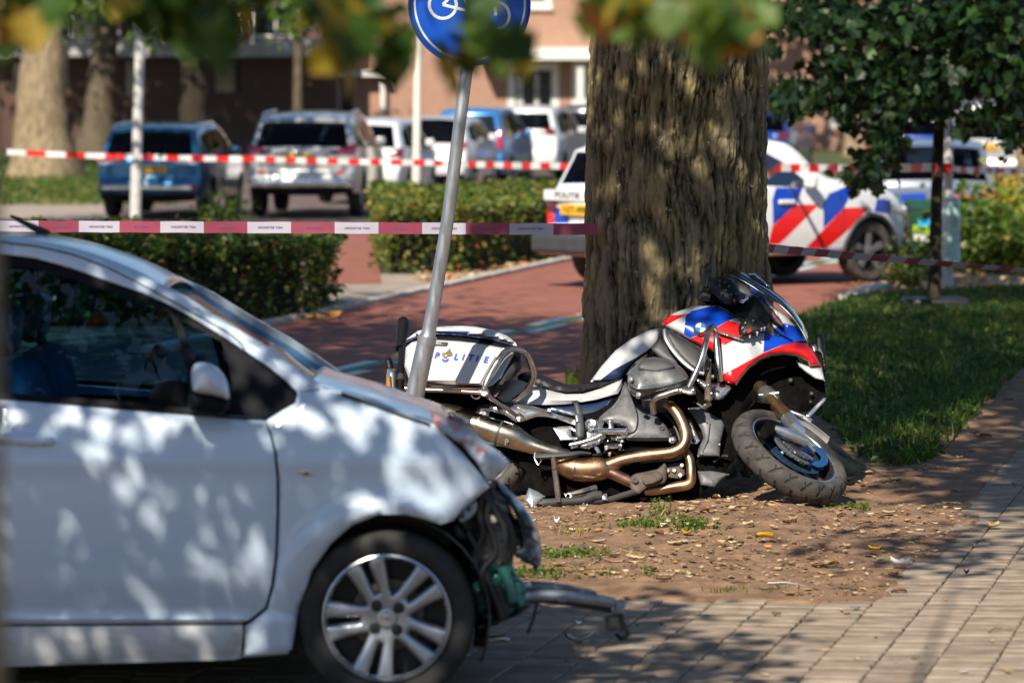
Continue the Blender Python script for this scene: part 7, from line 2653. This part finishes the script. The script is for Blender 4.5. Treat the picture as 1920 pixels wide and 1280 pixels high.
def tape(name, label, path, width, block, m0, m1, twist=None, group=None, sag=0.0, phase=0.0, text=None):
    """path: 3D points; thin plastic ribbon standing on edge"""
    P = [Vector(p) for p in path]
    seg = [(P[i + 1] - P[i]).length for i in range(len(P) - 1)]
    tot = sum(seg)
    n = max(8, int(tot / block * 6))
    mb = MB()
    pts, tans = [], []
    for k in range(n + 1):
        d = tot * k / n
        i = 0
        while i < len(seg) - 1 and d > seg[i]:
            d -= seg[i]
            i += 1
        f_ = d / seg[i]
        p = P[i].lerp(P[i + 1], f_)
        p.z -= sag * math.sin(math.pi * f_)
        p.z += .001 * math.sin(k * .9)
        pts.append(p)
        tans.append((P[i + 1] - P[i]).normalized())
    up = Vector((0, 0, 1))
    A, B = [], []
    for k, p in enumerate(pts):
        tw = twist(k / n) if twist else .12 * math.sin(k * .35)
        nrm = tans[k].cross(up).normalized()
        u = up * math.cos(tw) + nrm * math.sin(tw)
        A.append(p + u * width / 2)
        B.append(p - u * width / 2)
    for k in range(n):
        mi = int((tot * (k + .5) / n + phase) / block) % 2
        mb.poly([A[k], B[k], B[k + 1], A[k + 1]], mi)
    o = obj(name, mb, [m0, m1], None, fix=False, smooth=False)
    s = o.modifiers.new('thick', 'SOLIDIFY')
    s.thickness = .0012
    tag(o, label, 'barrier tape', group)
    if text:
        d = 0
        k = 0
        tot_blocks = int(tot / block)
        for b_ in range(tot_blocks + 1):
            d = b_ * block - phase % block + block / 2
            if d < .05 or d > tot - .05:
                continue
            f_ = d / tot * n
            i = min(n - 1, int(f_))
            c = pts[i].lerp(pts[i + 1], f_ - i)
            tn = tans[i]
            words = text[b_ % len(text)]
            nr = tn.cross(up).normalized()
            if nr.y > 0:
                nr = -nr
            w = .135 if len(words) > 8 else .085
            tm = text_mb(words, .0165, lambda x, y: c + tn * x + up * y + nr * .003, mirror=True, width=w, bold=.0001)
            obj('lettering', tm, M['tape_ink'], o, smooth=False, fix=False)
    return o


M['tape_ink'] = mat('tape_ink', (.12, .09, .17), .5)
tape('barrier_tape', 'red and white barrier tape strung past the parked cars to the young dark tree', [at(12, 285, 57.0), at(258, 294, 57.05), at(480, 298, 55), at(800, 305, 51), at(1110, 312, 46), at(1440, 314, 40.2), at(1757, 314, 35.3)], .082, .30, M['tape_white'], M['tape_red'], sag=.01, phase=.02)
tape('barrier_tape', 'red and white barrier tape right of the white lamp post', [at(1772, 312, 38.25), at(1800, 319, 39), at(1990, 321, 42)], .065, .2, M['tape_red'], M['tape_white'])
tape('police_tape', 'faded pink and white police tape stretched behind the sign pole to the big tree', [at(-40, 424, 20.6), at(300, 425.5, 20.3), at(760, 428, 20.2), at(1120, 430, 20.05)], .062, .2375, M['tape_pink'], M['tape_pale'], phase=.105,
     text=['POLITIE', 'NIET BETREDEN'], twist=lambda t: .06 * math.sin(t * 20))
tape('police_tape', 'twisted dark red and grey police tape right of the big tree', [at(1425, 464, 20.4), at(1600, 480, 22.4), at(1990, 513, 26)], .05, .30, M['tape_pink'], M['tape_pale'], twist=lambda t: .35 + .8 * t)
obj('tape_knot', MB().tube([at(1774, 306, 38.3), at(1774, 324, 38.3)], .062, 12), M['tape_red'], None)
tag(bpy.data.objects['tape_knot'], 'red end of barrier tape knotted round the white lamp post', 'tape knot')

# ------------------------------------------------------------------ bits on the ground
def gz(px, py):
    p = gp(px, py)
    z = dirt_z(p.x, p.y)
    for _ in range(3):
        p = gp(px, py, max(0, z))
        z = dirt_z(p.x, p.y)
    p.z = max(0.0, z)
    return p


def scrap(name, label, cat, px, py, L, W, h, m, seed, group=None, curl=.5, lift=.006):
    """bent flake lying on the ground"""
    r = random.Random(seed)
    c = gz(px, py)
    a = r.uniform(-.5, .5) if not group else r.uniform(0, 6.28)
    if group:
        curl = r.uniform(-.5, .6)
    n = 7
    rows = []
    for i in range(n):
        t = i / (n - 1) * 2 - 1
        wd = W * (1 - abs(t) ** 2.4) * .5 + .0012
        zc = lift + h * (curl * t * t + .25 * r.random())
        rows.append([c + Vector((t * L / 2 * math.cos(a) - s * wd * math.sin(a), t * L / 2 * math.sin(a) + s * wd * math.cos(a), zc + h * .5 * abs(s))) for s in (-1, 0, 1)])
    o = obj(name, MB().grid(rows), m, None, angle=180, fix=False)
    o.modifiers.new('thick', 'SOLIDIFY').thickness = .0015
    return tag(o, label, cat, group)


YL_ = mat('fallen_yellow', (.72, .42, .02), .55, var=.2, vscale=30)
PLM = mat('plastic_white', (.72, .74, .76), .35)
scrap('fallen_leaf', 'large yellow leaf curled on the soil below the front wheel of the motorcycle', 'leaf', 1434, 1016, .09, .07, .04, YL_, 1, curl=-.3, lift=.02)
scrap('fallen_leaf', 'yellow green leaf lying on the shaded path at the right edge', 'leaf', 1862, 992, .07, .06, .03, mat('leaf_tan', (.5, .38, .14), .6), 2)
scrap('fallen_leaf', 'small yellow leaf by the pavement corner left of the white plastic scrap', 'leaf', 1640, 1034, .06, .035, .02, YL_, 3)
scrap('fallen_leaf', 'yellow leaf under the green weeds before the motorcycle exhaust', 'leaf', 1288, 996, .05, .05, .02, YL_, 4)
scrap('plastic_scrap', 'crumpled clear white plastic scrap on the soil at the inner corner of the pavement', 'scrap', 1688, 1066, .09, .06, .045, PLM, 5)
scrap('plastic_scrap', 'thin curved silver trim strip lying in the shade before the crashed car', 'scrap', 1086, 1208, .12, .025, .03, M['silver'], 6, curl=1)
scrap('plastic_scrap', 'small white plastic chip on the bricks left of the hanging bumper block', 'scrap', 1085, 1173, .022, .02, .015, PLM, 7)
scrap('plastic_scrap', 'white shard on the grass patch below the motorcycle rear wheel', 'scrap', 1044, 986, .03, .025, .04, PLM, 8)
scrap('paper_scrap', 'white paper scrap on the bricks near the lower right corner', 'scrap', 1807, 1262, .03, .014, .004, PLM, 9, curl=0)
scrap('cigarette_end', 'orange and white cigarette end lying on the bricks', 'cigarette end', 1552, 1221, .045, .008, .003, mat('filter_orange', (.75, .5, .2), .6), 10, curl=0)
scrap('plastic_scrap', 'black plastic fragment on the shaded bricks below the bumper block', 'scrap', 1166, 1205, .05, .03, .03, M['ink'], 11)
scrap('plastic_scrap', 'black cap lying at the shade edge on the right path', 'scrap', 1812, 1078, .025, .025, .02, M['ink'], 12)
scrap('plastic_scrap', 'grey blue film scrap at the soil edge of the pavement', 'scrap', 1604, 1144, .04, .03, .01, M['beam_grey'], 13)
rj = random.Random(8)
for k in range(7):
    scrap('plastic_scrap', 'tiny black splinter of plastic on the sunlit bricks', 'scrap', rj.uniform(1180, 1900), rj.uniform(1145, 1260), rj.uniform(.008, .02), rj.uniform(.006, .012), .006, M['ink'], 20 + k, group='black splinters on the pavement')
DL = [mat('dry_leaf', (.42, .29, .14), .7, var=.25, vscale=40), mat('dry_leaf_pale', (.58, .46, .28), .7, var=.2, vscale=40), mat('dry_leaf_brown', (.2, .1, .045), .75, var=.3, vscale=40)]
for k in range(64):
    if k < 40:
        px, py = rj.uniform(985, 1690), 955 + 170 * rj.random()
    elif k < 52:
        px, py = rj.uniform(1240, 1520), rj.uniform(945, 990)
    else:
        px, py = rj.uniform(1600, 1900), rj.uniform(730, 930)
    scrap('fallen_leaf', 'dry fallen leaf curled on the soil verge', 'leaf', px, py, rj.uniform(.03, .075), rj.uniform(.02, .045), rj.uniform(.01, .03), rj.choice(DL), 100 + k, group='dry leaves on the soil verge')
for k in range(14):
    px, py = rj.uniform(1000, 1900), rj.uniform(1145, 1270)
    scrap('fallen_leaf', 'dry fallen leaf lying on the paving bricks', 'leaf', px, py, rj.uniform(.02, .05), rj.uniform(.008, .02), rj.uniform(.004, .012), rj.choice(DL), 200 + k, group='dry leaves on the paving bricks')


WEEDL = leaf_mat('weed_leaf', (.09, .17, .02))


def weed(label, px, py, n, rx, h, seed, leafy=True, dry=0):
    c = gz(px, py)
    t = thing('weed', label, 'weed', c, group=None)
    r = np.random.default_rng(seed)
    pts = [(c.x + x, c.y + y, max(0, dirt_z(c.x + x, c.y + y))) for x, y in r.normal(0, 1, (n, 2)) * np.array([rx, rx * .9])]
    blades('grass_blades', pts, h * .4, h, .0035, [GR[1], GR[2], GR[3]], seed, t, .8, [.7 - dry, .3 - dry * .2, dry * 1.2] / np.sum([.7 - dry, .3 - dry * .2, dry * 1.2]), 'stuff')
    if leafy:
        P = [(x + r.normal(0, .01), y + r.normal(0, .01), z + h * r.random() * .7) for x, y, z in pts for _ in range(2)]
        leaves('leaflets', P, .02, [WEEDL, GR[1]], seed + 1, t, droop=.1)['kind'] = 'stuff'
    return t


weed('leafy green weed clump in front of the motorcycle exhaust', 1296, 982, 90, .065, .08, 1)
weed('smaller green weed tuft left of the leafy clump', 1215, 985, 50, .05, .07, 2)
weed('weed tuft with dry stalks below the motorcycle stand', 1175, 990, 30, .04, .05, 3)
weed('flat grass patch beside the broken headlight', 1065, 1045, 130, .09, .05, 4, dry=.15)
weed('grass patch behind the bumper beam', 1010, 1075, 90, .08, .05, 5, dry=.15)
weed('small grass tuft below the grass patch', 1140, 1075, 40, .04, .04, 6, False)
weed('tuft of grass near the pavement edge in the middle', 1370, 1105, 45, .045, .035, 7, False)
weed('small tuft of grass right of the middle at the pavement edge', 1450, 1105, 30, .03, .03, 8, False)
weed('single upright green stalk in the soil', 1216, 1085, 8, .01, .08, 9)
weed('sprig with tall dry stem in front of the skid plate', 1240, 955, 24, .05, .12, 10, dry=.3)
weed('dry pale straw tuft left of the bumper beam', 1075, 1000, 26, .04, .09, 11, False, dry=.5)
weed('grass tuft beside the tree root', 1600, 955, 60, .06, .05, 12, dry=.2)
# twigs
for k, (x0, y0, x1, y1, lb) in enumerate([(1105, 1060, 1178, 1025, 'pale dry straw stalk leaning over the soil'), (1560, 1075, 1690, 1070, 'dark twig beside the white plastic scrap'), (1440, 1096, 1510, 1100, 'grey twig on the soil near the pavement edge'),
                                         (1260, 1160, 1330, 1155, 'thin brown twig on the bricks'), (1853, 1186, 1880, 1180, 'short brown twig on the bricks at the right')]):
    a, b_ = gz(x0, y0), gz(x1, y1)
    m_ = (a + b_) / 2 + Vector((0, .01, .012))
    tag(obj('twig', MB().tube([a + Vector((0, 0, .004)), m_, b_ + Vector((0, 0, .006))], [.003, .0026, .0015], 6), TAN[2] if k == 0 else TAN[1] if k != 2 else M['galvanised']), lb, 'twig')

for k in range(12):
    a, L_ = rj.uniform(0, 3.1), rj.uniform(.05, .16)
    c = gz(rj.uniform(1000, 1650), rj.uniform(970, 1120))
    q = [c + Vector((math.cos(a) * L_ * t, math.sin(a) * L_ * t, .006 + .008 * abs(math.sin(3 * t + k)))) for t in (-.5, -.1, .25, .5)]
    tag(obj('twig', MB().tube(q, [.003, .0026, .002, .0012], 6), rj.choice([TAN[1], TAN[3], TAN[0]])), 'thin dry twig lying among the litter on the soil verge', 'twig', 'dry twigs on the soil verge')
